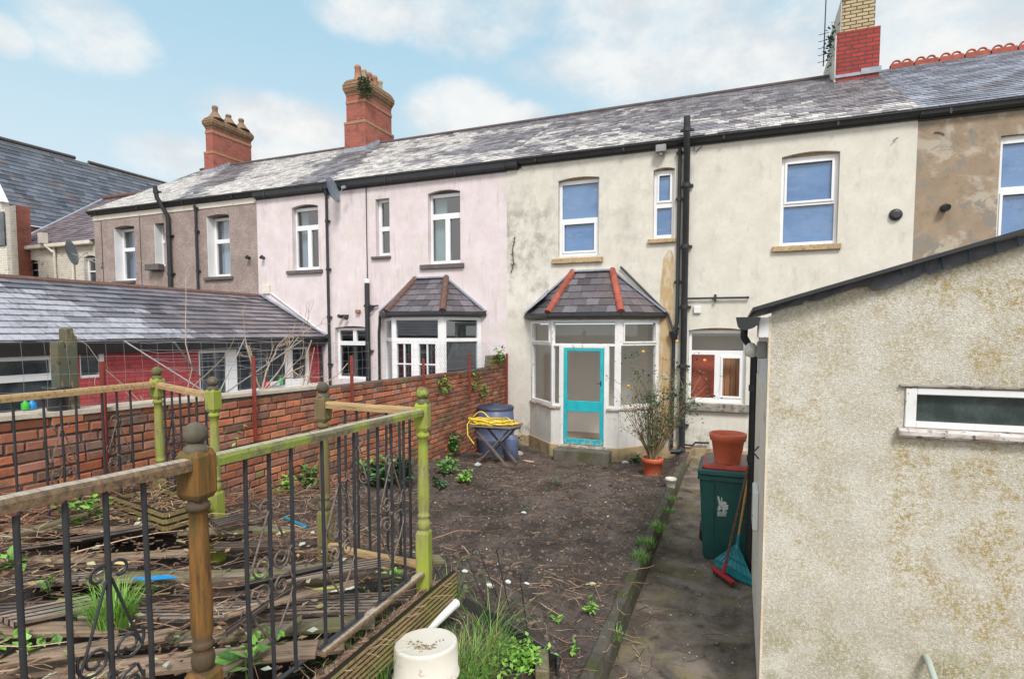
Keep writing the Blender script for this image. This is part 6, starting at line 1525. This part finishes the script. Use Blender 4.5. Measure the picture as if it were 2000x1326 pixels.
weed('nettle_patch', 'dense bright nettle patch by the sawn sleeper at the bottom', 'weed', sp_(1018,1312), .15, .22, 420, .042, GRB, 16)
weed('nettle_patch', 'low bright weeds at the bottom edge right of the tub', 'weed', sp_(945,1330), .12, .30, 260, .042, GRB, 12)

# ================================================================ garden things
# upturned tub and pipe
M['cream_plastic'] = surf('cream_tub_plastic', (.67,.64,.565), (.60,.56,.48), 4, [dict(scale=9, c=(.30,.20,.12), lo=.60, hi=.68, k=.8), dict(scale=2.5, c=(.45,.38,.28), lo=.58, hi=.72, k=.5)], .45, .5, bump=(70,.12,.002))
p = onZ(832,1251,.775); zg = .775-.195
tub = thing('upturned_tub', 'upturned cream oval plastic tub lying in the grass', 'tub', (p.x,p.y,zg))
Rz = Matrix.Rotation(rad(42),4,'Z'); mb = MB()
mb.lathe([(.176,0),(.183,.004),(.183,.018),(.175,.02),(.173,.173),(.169,.187),(.162,.193),(.155,.1915),(.02,.1925)], 40, (p.x,p.y,zg), M=Rz, sy=.86); part(mb, 'body', M['cream_plastic'], tub)
mb = MB()
for k in range(3): a = onZ(852+k*7,1254-k*2,.770); mb.lathe([(.004,0),(.005,.0012)], 8, (a.x,a.y,.7724))
part(mb, 'drain_hole', M['black'], tub)
mb = MB()
for k in range(60):
    a = onZ(828+random.gauss(0,13),1262+random.gauss(0,5),.773); r=random.uniform(.002,.012); mb.lathe([(r,0),(r*.6,.0012)], 6, (a.x,a.y,.7724), sx=random.uniform(.6,1.6), c=random.choice(((.34,.25,.17),(.42,.33,.24),(.27,.19,.13))))
part(mb, 'dirt', M['vcol'], tub, kind='stuff')
mb = MB(); a, b = onZ(764,1296,.63), onZ(891,1177,.69); mb.tube([a,b], .028, 14, False); mb.tube([a,b], .0245, 14, False); d = (b-a).normalized(); mb.tube([b-d*.012,b], .030, 14)
single(mb, 'drain_pipe', M['whiteplastic'], 'length of white plastic pipe propped behind the tub', 'pipe')
# black lawn edging and wire border
M['edging'] = surf('black_plastic_edging', (.022,.022,.024), (.04,.038,.036), 6, [dict(scale=8, c=(.12,.10,.08), lo=.6, hi=.72, k=.5)], .5, .4, bump=None)
q = [sp_(902,1190), sp_(985,1240), sp_(1090,1305)]
mb = MB()
for a, b in zip(q, q[1:]): mb.bar(a+V((0,0,.03)), b+V((0,0,.03)), .02, .13)
mb.bar(q[2]+V((-.02,.06,.03)), q[2]+V((.03,-.10,.03)), .02, .14); single(mb, 'lawn_edging', M['edging'], 'black plastic lawn edging curving along the bed', 'edging', bev=.004)
mb = MB(); a = sp_(1058,1318); mb.obox(Matrix.Translation(a+V((0,0,.03))) @ Matrix.Rotation(rad(20),4,'Z'), .09, .3, .16); single(mb, 'timber_sleeper', M['board'][3], 'sawn timber sleeper end beside the nettles', 'timber', bev=.008)
wf = thing('wire_border', 'black wire border fence of hooked stakes leaning in the soil', 'border fence', sp_(975,1215))
gd = lambda u,v: sp_(u,v)
for (ut,vt,ub,vb,sg) in ((915,1097,956,1188,-1),(936,1078,974,1168,-1),(970,1077,1006,1236,1),(1016,1128,1031,1240,1)):
    b = gd(ub,vb); t = onY(ut,vt,b.y-.06); mb = MB(); d = V((.928,.37,0))*sg
    tw = [b-V((0,0,.04))] + [b.lerp(t,i/14)+V((.003*math.cos(i*2.4),.003*math.sin(i*2.4),0)) for i in range(1,15)]
    hook = [t+d*(.025-.025*math.cos(a))+V((0,0,.028*math.sin(a))) for a in [math.pi*i/8*1.25 for i in range(1,9)]]
    mb.tube(tw+hook, .0042, 6); part(mb, 'hooked_stake', M['blackiron'], wf)
for (u0,v0,u1,v1) in ((950,1165,1035,1190),):
    a, b = onY(u0,v0,gd(956,1188).y-.03), onY(u1,v1,gd(1031,1240).y-.03); mb = MB(); mb.tube([a,a.lerp(b,.5)+V((0,0,.02)),b], .003, 5); part(mb, 'cross_wire', M['blackiron'], wf)
# litter scraps
def scrap(nm, label, cat, p, pts, c, rough=.5, h=.012):
    g = G(nm, rough, .4); g.base(c if isinstance(c, tuple) else c); mb = MB(); n = len(pts)
    top = [(p.x+x, p.y+y, p.z+h+.012*nf(x,y,30,k)) for k,(x,y) in enumerate(pts)]; bot = [(x,y,z-.004) for x,y,z in top]
    mb.add(top+bot, [tuple(range(n)), tuple(range(n,2*n))[::-1]]+[(i,i+n,(i+1)%n+n,(i+1)%n) for i in range(n)]); return single(mb, nm, g.m, label, cat, p)
scrap('plastic_scrap','torn bright blue plastic scrap on the deck','litter',dk(297,1132,.03),[(-.11,-.05),(.0,-.03),(.10,.035),(.13,.06),(.06,.06),(.02,.045),(-.05,.0)],(.01,.22,.52))
scrap('wrapper','white and lime food wrapper lying on the deck boards','litter',dk(645,1155,.04),[(-.12,-.07),(-.06,-.06),(.04,.0),(.10,.06),(.11,.09),(.05,.085),(-.03,.02)],(.74,.76,.66))
o = scrap('wrapper_print','lime green printed strip across the food wrapper','litter',dk(648,1153,.052),[(-.09,-.05),(-.03,-.03),(.05,.04),(.03,.045),(-.05,-.01)],(.45,.55,.08),h=.018)
scrap('wood_offcut','short pale yellow wood offcut on the deck','offcut',dk(232,1105,.04),[(-.05,-.025),(.05,.005),(.05,.03),(-.05,.0)],(.62,.48,.20),h=.02)
scrap('tile_shard','flat salmon pink tile shard below the bay','tile',sp_(1028,902),[(-.16,-.04),(.0,-.09),(.17,-.03),(.12,.06),(-.05,.07)],(.55,.33,.25),.9,.02)
mb = MB(); a, b = dk(556,1010,.02), dk(600,1030,.02); mb.tube([a,b], [.012,.016], 8); g = G('teal_tool', .4, .5); g.base((.02,.16,.24)); single(mb, 'hand_tool', g.m, 'blue plastic tool handle on the rubbish heap', 'tool')
for (u,v,s__,c,lb) in ((955,1147,.035,(.72,.70,.64),'white rubble lump left of the hooked stakes'),(992,1136,.03,(.75,.74,.70),'white plastic fragment between two hooked stakes'),(1028,1137,.022,(.78,.77,.74),'white ball-like fragment beside the right stake'),(908,1128,.02,(.7,.7,.7),'white shard near the end of the edge board'),(1158,1137,.028,(.52,.50,.26),'yellowed curled leaf on the bare soil'),(1023,1002,.03,(.62,.64,.66),'pale grey shard alone in the middle of the soil'),(933,912,.06,(.45,.47,.50),'grey stone below the folding table'),(1221,905,.07,(.44,.43,.40),'pale stone beside the doorstep'),(1013,886,.10,(.34,.32,.28),'rough stone lump between barrel and bay'),(1182,914,.06,(.02,.02,.022),'small dark stone in front of the doorstep')):
    p = sp_(u,v); g = G('fragment', .8, .3); g.base(g.mix(c, tuple(x*.5 for x in c), g.mr(g.noise(30,5), .5, .7)))
    mb = MB(); mb.lathe([(s__*.3,-s__*.4),(s__,0),(s__*.9,s__*.35),(s__*.3,s__*.7),(.001,s__*.75)], 8, p, sx=random.uniform(.8,1.4), sy=random.uniform(.6,1), smooth=False); single(mb, 'fragment', g.m, lb, 'stone' if 'stone' in lb else 'litter', p)

# folding table with hose
M['hose'] = surf('yellow_hose', (.80,.60,.06), (.68,.50,.05), 9, [dict(scale=10, c=(.3,.22,.06), lo=.6, hi=.72, k=.6)], .45, .5, bump=None)
M['tablewood'] = wood('grey_table_wood', (.20,.165,.135), (.13,.105,.085), (.07,.055,.045))
tc_ = sp_(965,905); tz = onY(965,828,tc_.y).z
tx0, tx1 = onY(925,815,tc_.y).x, onY(1016,825,tc_.y).x; tcx = (tx0+tx1)/2; tw_ = (tx1-tx0)
tb = thing('folding_table', 'weathered folding garden table with crossed legs', 'table', (tcx,tc_.y,tc_.z))
mb = MB()
for k in range(7): yy = tc_.y-.27+.09*k; mb.box(tx0+.02*abs(k-3), tx1-.02*abs(k-3), yy-.037, yy+.037, tz-.022, tz)
part(mb, 'table_top', M['tablewood'], tb, bev=.003)
mb = MB(); mb.lathe([(.50*tw_,-.05),(.505*tw_,-.024),(.495*tw_,-.024)], 28, (tcx,tc_.y,tz), sy=.62, capends=False); part(mb, 'apron', M['edging'], tb)
for sy_ in (-.2,.2):
    for sg in (1,-1):
        mb = MB(); mb.bar((tcx-sg*.30,tc_.y+sy_+sg*.02,tc_.z-.01),(tcx+sg*.33,tc_.y+sy_+sg*.02,tz-.03),.025,.045, up=(0,1,0)); part(mb, 'leg', M['tablewood'], tb)
mb = MB()
for yy in (-.2,.2): pass
mb.bar((tcx-.28,tc_.y-.2,tc_.z+.06),(tcx-.28,tc_.y+.2,tc_.z+.06),.02,.035); part(mb, 'stretcher', M['tablewood'], tb)
mb = MB(); random.seed(8); pts = []
for i in range(420):
    a = i/420*2*math.pi*9; rr = .36+.07*math.sin(i*.13)+.03*math.sin(i*.41); k = i/420
    pts.append(V((tcx-.03+rr*1.05*math.cos(a)*(1+.1*math.sin(k*9)), tc_.y+rr*.62*math.sin(a), tz+.016+.085*k*(.6+.4*math.sin(a*1.3+k*7))**2+.012*math.sin(i*.7))))
pts += [V((tcx-.42,tc_.y-.15,tz+.10)), V((tcx-.46,tc_.y-.22,tz+.0)), V((tcx-.43,tc_.y-.26,tz-.18)), V((tcx-.30,tc_.y-.28,tz-.32))]
mb.tube(pts, .0105, 6); ex = [V((tcx-.40+.3*i/10, tc_.y-.1, tz+.12+.10*math.sin(math.pi*i/10))) for i in range(11)]; mb.tube(ex, .0105, 6); single(mb, 'garden_hose', M['hose'], 'tangled coil of yellow garden hose heaped on the folding table', 'hose', (tcx,tc_.y,tz))
# barrels
M['bluedrum'] = surf('blue_grey_drum', (.115,.145,.25), (.08,.10,.175), 4, [dict(scale=5, c=(.20,.22,.28), lo=.55, hi=.7, k=.6)], .45, .5, bump=None)
b = on_soil(968,893); b.y += .55; b.z = soil(b.x,b.y,False); bx = onY(968,830,b.y).x; rt = (onY(1000,830,b.y).x-onY(934,830,b.y).x)/2; zt = onY(968,792,b.y).z
dr_ = thing('blue_barrel', 'blue plastic water barrel with a lid in the corner behind the table', 'barrel', (bx,b.y,b.z))
h = zt-b.z; mb = MB(); mb.lathe([(rt*.9,0),(rt*.97,.03),(rt,h*.3),(rt*1.03,h*.32),(rt*1.03,h*.36),(rt,h*.38),(rt,h*.62),(rt*1.03,h*.64),(rt*1.03,h*.68),(rt,h*.7),(rt*.96,h*.93),(rt*.9,h*.95)], 32, (bx,b.y,b.z)); part(mb, 'body', M['bluedrum'], dr_)
mb = MB(); mb.lathe([(rt*.99,h*.93),(rt*1.0,h*.97),(rt*.93,h),(rt*.3,h*1.02),(rt*.28,h*1.05),(rt*.05,h*1.05)], 32, (bx,b.y,b.z)); part(mb, 'lid', surf('dark_lid', (.05,.06,.10), (.035,.042,.07), 5, [], .5, .5, bump=None), dr_)
p = sp_(995,897); p.y += .1; hh = onY(995,852,p.y).z-p.z
mb = MB(); mb.lathe([(.12,0),(.13,.02),(.135,hh*.9),(.125,hh),(.11,hh),(.105,hh*.9)], 24, p); single(mb, 'plastic_tub', M['bluedrum'], 'smaller dark blue tub right of the barrel', 'tub', p)
# potted rose
M['terracotta'] = surf('orange_plastic_pot', (.66,.15,.075), (.57,.125,.06), 3, [dict(scale=5, c=(.20,.08,.05), lo=.56, hi=.72, k=.55)], .5, .4, bump=None)
def pot(mb, p, rt_, rb, h): mb.lathe([(rb,0),(rt_*.93,h*.72),(rt_,h*.73),(rt_*1.02,h*.97),(rt_,h),(rt_*.93,h),(rt_*.88,h*.7),(.02,h*.68)], 32, p)
p = sp_(1274,926)
sc = (onY(1296,905,p.y).x-onY(1254,905,p.y).x)/2; ht = onY(1274,893,p.y).z-p.z
rose = thing('potted_rose', 'leggy bare rose bush in an orange pot by the soil pipe', 'potted plant', p)
mb = MB(); pot(mb, p, sc, sc*.75, ht); part(mb, 'pot', M['terracotta'], rose)
mb = MB(); mb.lathe([(sc*.9,ht*.82),(sc*.5,ht*.86),(.01,ht*.86)], 16, p); part(mb, 'compost', M['soil'], rose)
random.seed(77); mb = MB(); lf_ = MB(); tp = V((p.x,p.y,p.z+ht*.85))
CN = [(.28,.19,.10),(.20,.16,.07),(.34,.25,.15),(.13,.13,.05),(.40,.33,.24)]
def cane(q, d, L, r, c, depth):
    pts = [V(q)]; d = V(d).normalized(); n = 6
    for i in range(n): d = (d+V((random.gauss(0,.09),random.gauss(0,.09),-.01))).normalized(); pts.append(pts[-1]+d*L/n)
    mb.tube(pts, [r*(1-.6*i/n) for i in range(n+1)], 5, False, c)
    if depth:
        for _ in range(3):
            i = random.randint(2,n); dd_ = (d+V((random.gauss(0,.5),random.gauss(0,.4),random.gauss(.1,.35)))); cane(pts[i], dd_, L*random.uniform(.25,.45), r*.55, c, depth-1)
    else:
        if random.random() < .9:
            for _ in range(random.randint(1,5)): leaf(lf_, pts[-1]+V((random.gauss(0,.04),random.gauss(0,.04),random.gauss(0,.04))), random.uniform(.04,.075), random.choice(GRD+[(.07,.11,.04),(.11,.15,.08)]))
for k in range(85):
    a = random.uniform(0,6.28); s_ = random.uniform(.05,.50)
    cane(tp+V((math.cos(a)*.05,math.sin(a)*.05,0)), (math.cos(a)*s_,math.sin(a)*s_*.7,1), random.uniform(.6,1.5), random.uniform(.0045,.009), random.choice(CN), 1 if k % 3 else 2)
for (u,v,n) in ((1340,790,60),(1355,800,40),(1230,700,30),(1310,770,60),(1250,735,26),(1270,775,50)):
    leafclump(lf_, onY(u,v,p.y-.05), n, .09, .09, .07, .07, GRD)
part(mb, 'cane', M['vcol'], rose, kind='stuff'); part(lf_, 'foliage', M['leaf'], rose)
g = G('yellow_rose', .6, .3); g.base((.72,.36,.05)); mb = MB()
for (u,v) in ((1227,755),(1376,705),(1322,668),(1256,688)): mb.lathe([(.008,-.02),(.028,0),(.03,.02),(.012,.035)], 8, onY(u,v,p.y-.1))
part(mb, 'rose_bloom', g.m, rose)
p = sp_(1310,952); r_ = (onY(1321,940,p.y).x-onY(1300,940,p.y).x)/2; h_ = onY(1310,933,p.y).z-p.z
mb = MB(); mb.lathe([(r_*.75,0),(r_*.95,h_*.75),(r_*1.05,h_*.76),(r_*1.05,h_),(r_*.9,h_),(r_*.85,h_*.6),(.01,h_*.55)], 24, p); single(mb, 'plant_pot', M['cream_plastic'], 'small empty cream pot on the soil before the kerb', 'plant pot', p)

# wheelie bin
g = G('dark_green_bin', .38, .5); c = g.mix((.014,.075,.068), (.022,.10,.092), g.mr(g.noise(3,5), .35, .65)); c = g.mix(c, (.12,.15,.14), g.math('MULTIPLY', g.mr(g.noise(7,8,.75,(1,1,.5)), .57, .72), .45)); g.base(c); g.bump(g.noise(300,2), .1, .001); M['bin'] = g.m
q = onZ(1371,1090,0); bx0 = q.x-.005; YBN = q.y
bn = thing('wheelie_bin', 'dark green wheelie bin with a red panelled lid beside the path', 'wheelie bin', (bx0+.25, YBN+.3, 0))
cx = bx0+.245
mb = MB(); secs = [(0,.215,.0,.52),(.03,.235,-.01,.53),(.30,.25,-.02,.57),(.88,.282,-.045,.66),(.93,.287,-.05,.67)]
rows = []
for z, hw, y0_, y1_ in secs:
    r = .045; pts = []
    for (px2, py2, a0) in ((hw-r, y0_+r, -90),(hw-r, y1_-r, 0),(-hw+r, y1_-r, 90),(-hw+r, y0_+r, 180)):
        for i in range(4): a = rad(a0+30*i); pts.append((cx+px2+r*math.cos(a), YBN+py2+r*math.sin(a), z))
    rows.append(pts)
n = len(rows[0]); vs = [p_ for r in rows for p_ in r]
mb.add(vs, [(i*n+k,i*n+(k+1)%n,(i+1)*n+(k+1)%n,(i+1)*n+k) for i in range(len(rows)-1) for k in range(n)], smooth=True); mb.add(rows[0], [tuple(range(n))[::-1]])
body = part(mb, 'body', M['bin'], bn)
mb = MB()
for s_ in (-.12,.12): mb.add([(cx+s_-.012,YBN-.004,.05),(cx+s_+.012,YBN-.004,.05),(cx+s_+.012,YBN-.047,.84),(cx+s_-.012,YBN-.047,.84)], [(0,1,2,3)]) if False else mb.bar((cx+s_,YBN-.004,.05),(cx+s_*1.1,YBN-.046,.86),.02,.014)
mb.bar((cx-.285,YBN-.052,.90),(cx+.285,YBN-.052,.90),.025,.05); mb.box(cx-.30,cx-.285,YBN-.05,YBN+.66,.875,.925); mb.box(cx+.285,cx+.30,YBN-.05,YBN+.66,.875,.925); part(mb, 'rim', M['bin'], bn, bev=.006)
def rrect(hw, y0_, y1_, r, z, n=5):
    pts = []
    for (px2, py2, a0) in ((hw-r, y0_+r, -90),(hw-r, y1_-r, 0),(-hw+r, y1_-r, 90),(-hw+r, y0_+r, 180)):
        for i in range(n): a = rad(a0+90/(n-1)*i); pts.append((cx+px2+r*math.cos(a), YBN+py2+r*math.sin(a), z))
    return pts
def loft(mb, rows):
    n = len(rows[0]); mb.add([p_ for r in rows for p_ in r], [(i*n+k,i*n+(k+1)%n,(i+1)*n+(k+1)%n,(i+1)*n+k) for i in range(len(rows)-1) for k in range(n)]); mb.add(rows[-1], [tuple(range(n))]); mb.add(rows[0], [tuple(range(n))[::-1]])
mb = MB(); loft(mb, [rrect(.30,-.07,.69,.05,.935), rrect(.305,-.075,.695,.05,.945), rrect(.303,-.073,.695,.05,.975), rrect(.28,-.05,.67,.05,.995)]); lid = part(mb, 'lid', surf('green_lid', (.014,.075,.07), (.02,.10,.09), 4, [], .4, .5, bump=None), bn)
g = G('red_lid_panel', .45, .4); z_ = g.n('ShaderNodeNewGeometry'); s3 = g.n('ShaderNodeSeparateXYZ'); g.l(z_.outputs['Normal'], s3.inputs[0])
c = g.mix((.60,.075,.05), (.50,.06,.045), g.mr(g.noise(6,4), .4, .6)); c = g.mix(c, (.15,.135,.12), g.math('MULTIPLY', g.mr(s3.outputs[2], .8, .98), g.mr(g.noise(6,7,.7), .28, .50))); g.base(c)
mb = MB(); loft(mb, [rrect(.255,-.03,.62,.07,.996), rrect(.262,-.036,.625,.07,1.005), rrect(.258,-.032,.622,.07,1.035), rrect(.225,.0,.585,.06,1.052)]); part(mb, 'lid_panel', g.m, lid)
mb = MB(); mb.tube([(cx-.24,YBN+.71,.96),(cx+.24,YBN+.71,.96)], .016, 8); part(mb, 'handle', M['bin'], bn)
for s_ in (-1,1):
    mb = MB(); mb.lathe([(.10,-.03),(.11,-.02),(.11,.02),(.10,.03),(.05,.032)], 20, (cx+s_*.27,YBN+.60,.11), M=Matrix.Rotation(rad(90),4,'Y')); part(mb, 'wheel', M['edging'], bn)
# the bin's printed crest: winged beast over a block of small print
g = G('white_print', .5, .3); g.base(g.mix((.62,.68,.68), (.35,.42,.42), g.mr(g.noise(90,4), .5, .68)))
ez_ = lambda z: YBN-.0215-.0428*(z-.30)/.58*.62-.0075
def E(u, v):
    z = onY(u,v,YBN-.035).z; x = onY(u,v,YBN-.035).x; return (x, YBN-.02-.025*(z-.30)/.58-.004, z)
mb = MB()
def poly(px): mb.add([E(u,v) for u, v in px], [tuple(range(len(px)))])
poly([(1401,969),(1404,968),(1407,980),(1404,983)]); poly([(1409,970),(1411,973),(1410,981),(1407,982)]); poly([(1403,982),(1413,978),(1420,981),(1416,986),(1406,987)])
poly([(1406,986),(1417,984),(1423,986),(1421,991),(1411,992)]); poly([(1410,990),(1421,990),(1423,993),(1417,997),(1411,996)]); poly([(1402,987),(1406,987),(1410,994),(1406,995)]); poly([(1401,992),(1404,991),(1406,997),(1402,997)]); poly([(1413,993),(1418,994),(1415,1000),(1411,998)])
for k in range(4):
    v = 998.5+k*2.5; x = 1401
    for wd in ((9,8,3),(6,5,8),(7,9,2),(5,7,6))[k]: poly([(x,v),(x+wd-.8,v+.2),(x+wd-.8,v+1.8),(x,v+1.6)]); x += wd
part(mb, 'printed_crest', g.m, body)
# big pot on the bin
pz_ = 1.053; b = onZ(1416,908,pz_); rt_ = (onY(1455,852,b.y).x-onY(1382,852,b.y).x)/2; h_ = onY(1416,850,b.y).z-pz_
mb = MB(); mb.lathe([(rt_*.70,0),(rt_*.72,.01),(rt_*.80,h_*.38),(rt_*.815,h_*.39),(rt_*.90,h_*.74),(rt_*.99,h_*.76),(rt_*1.0,h_*.83),(rt_*1.03,h_*.85),(rt_*1.05,h_*.98),(rt_*1.02,h_),(rt_*.93,h_),(rt_*.88,h_*.7),(rt_*.66,.03),(.01,.02)], 40, (b.x+.02,b.y+.16,pz_)); single(mb, 'plant_pot', M['terracotta'], 'large empty orange plant pot standing on the bin lid', 'plant pot', (b.x+.02,b.y+.16,pz_))
# broom
br = thing('broom', 'red headed broom with dark wooden handle leaning by the bin', 'broom', onZ(1408,1120,0))
h0, h1 = onZ(1392,1108,.055), onZ(1432,1137,.055); hc = (h0+h1)/2
mb = MB(); mb.bar(h0, h1, .05, .03); part(mb, 'head', M['haunch'], br, bev=.006)
mb = MB()
for k in range(26):
    for j in (-1,0,1):
        a = h0.lerp(h1,(k+.5)/26)+V((0,j*.016,-.014)); mb.tube([a, a+V((random.gauss(0,.006),random.gauss(-.004,.008),-.042))], .004, 4, False, (.08,.06,.055))
part(mb, 'bristles', M['vcol'], br)
top = onY(1462,908,hc.y+.12)
mb = MB(); s0 = hc+V((.005,.0,.015)); mb.tube([s0, s0.lerp(top,.10)], [.02,.015], 10); part(mb, 'socket', M['haunch'], br)
mb = MB(); mb.tube([s0.lerp(top,.09), top], .0125, 10); part(mb, 'handle', wood('dark_broom_handle', (.16,.10,.06), (.10,.065,.045), (.04,.03,.02)), br)
# plastic leaf rake
M['teal'] = surf('teal_rake_plastic', (.012,.165,.20), (.02,.22,.25), 4, [dict(scale=8, c=(.18,.28,.30), lo=.58, hi=.7, k=.5)], .35, .5, bump=None)
rk = thing('leaf_rake', 'teal plastic leaf rake with yellow wooden handle leaning on the downpipe', 'rake', onZ(1445,1143,0))
Yk = onZ(1445,1146,0).y
ap, bl_, br_ = onY(1440,1060,h0.y+.10), onY(1396,1090,h0.y+.06), onY(1471,1132,h1.y+.05)
mb = MB(); n = 14
bot = [bl_.lerp(br_,k/n)+V((0,0,-.025*math.sin(math.pi*k/n))) for k in range(n+1)]
apx = [ap+(bl_-ap)*.06, ap+(br_-ap)*.06]
for k in range(n):
    a, b = bot[k], bot[k+1]; ta, tb_ = apx[0].lerp(apx[1],k/n), apx[0].lerp(apx[1],(k+1)/n); o_ = V((0,-.006*(k%2),0))
    mb.quad(ta+o_, tb_+o_, b+o_, a+o_); mb.quad(a+o_, b+o_, b+V((0,-.02,-.05)), a+V((0,-.02,-.05)))
    mb.bar(a.lerp(ta,.02)-V((0,.008,0)), ta-V((0,.008,0)), .004, .006)
for f in (.0,.35): mb.bar(bl_.lerp(ap,f)-V((0,.01,0)), br_.lerp(ap,f)-V((0,.01,0)), .008, .012)
part(mb, 'head', M['teal'], rk)
tp = onY(1464,918,h0.y+.20); mb = MB(); mb.tube([ap+V((0,-.008,-.05)), ap+(tp-ap)*.12], [.022,.016], 10); part(mb, 'socket', M['teal'], rk)
mb = MB(); mb.tube([ap+(tp-ap)*.1, tp], .0125, 10); part(mb, 'handle', wood('yellow_rake_handle', (.52,.30,.09), (.42,.24,.07), (.2,.11,.04)), rk)
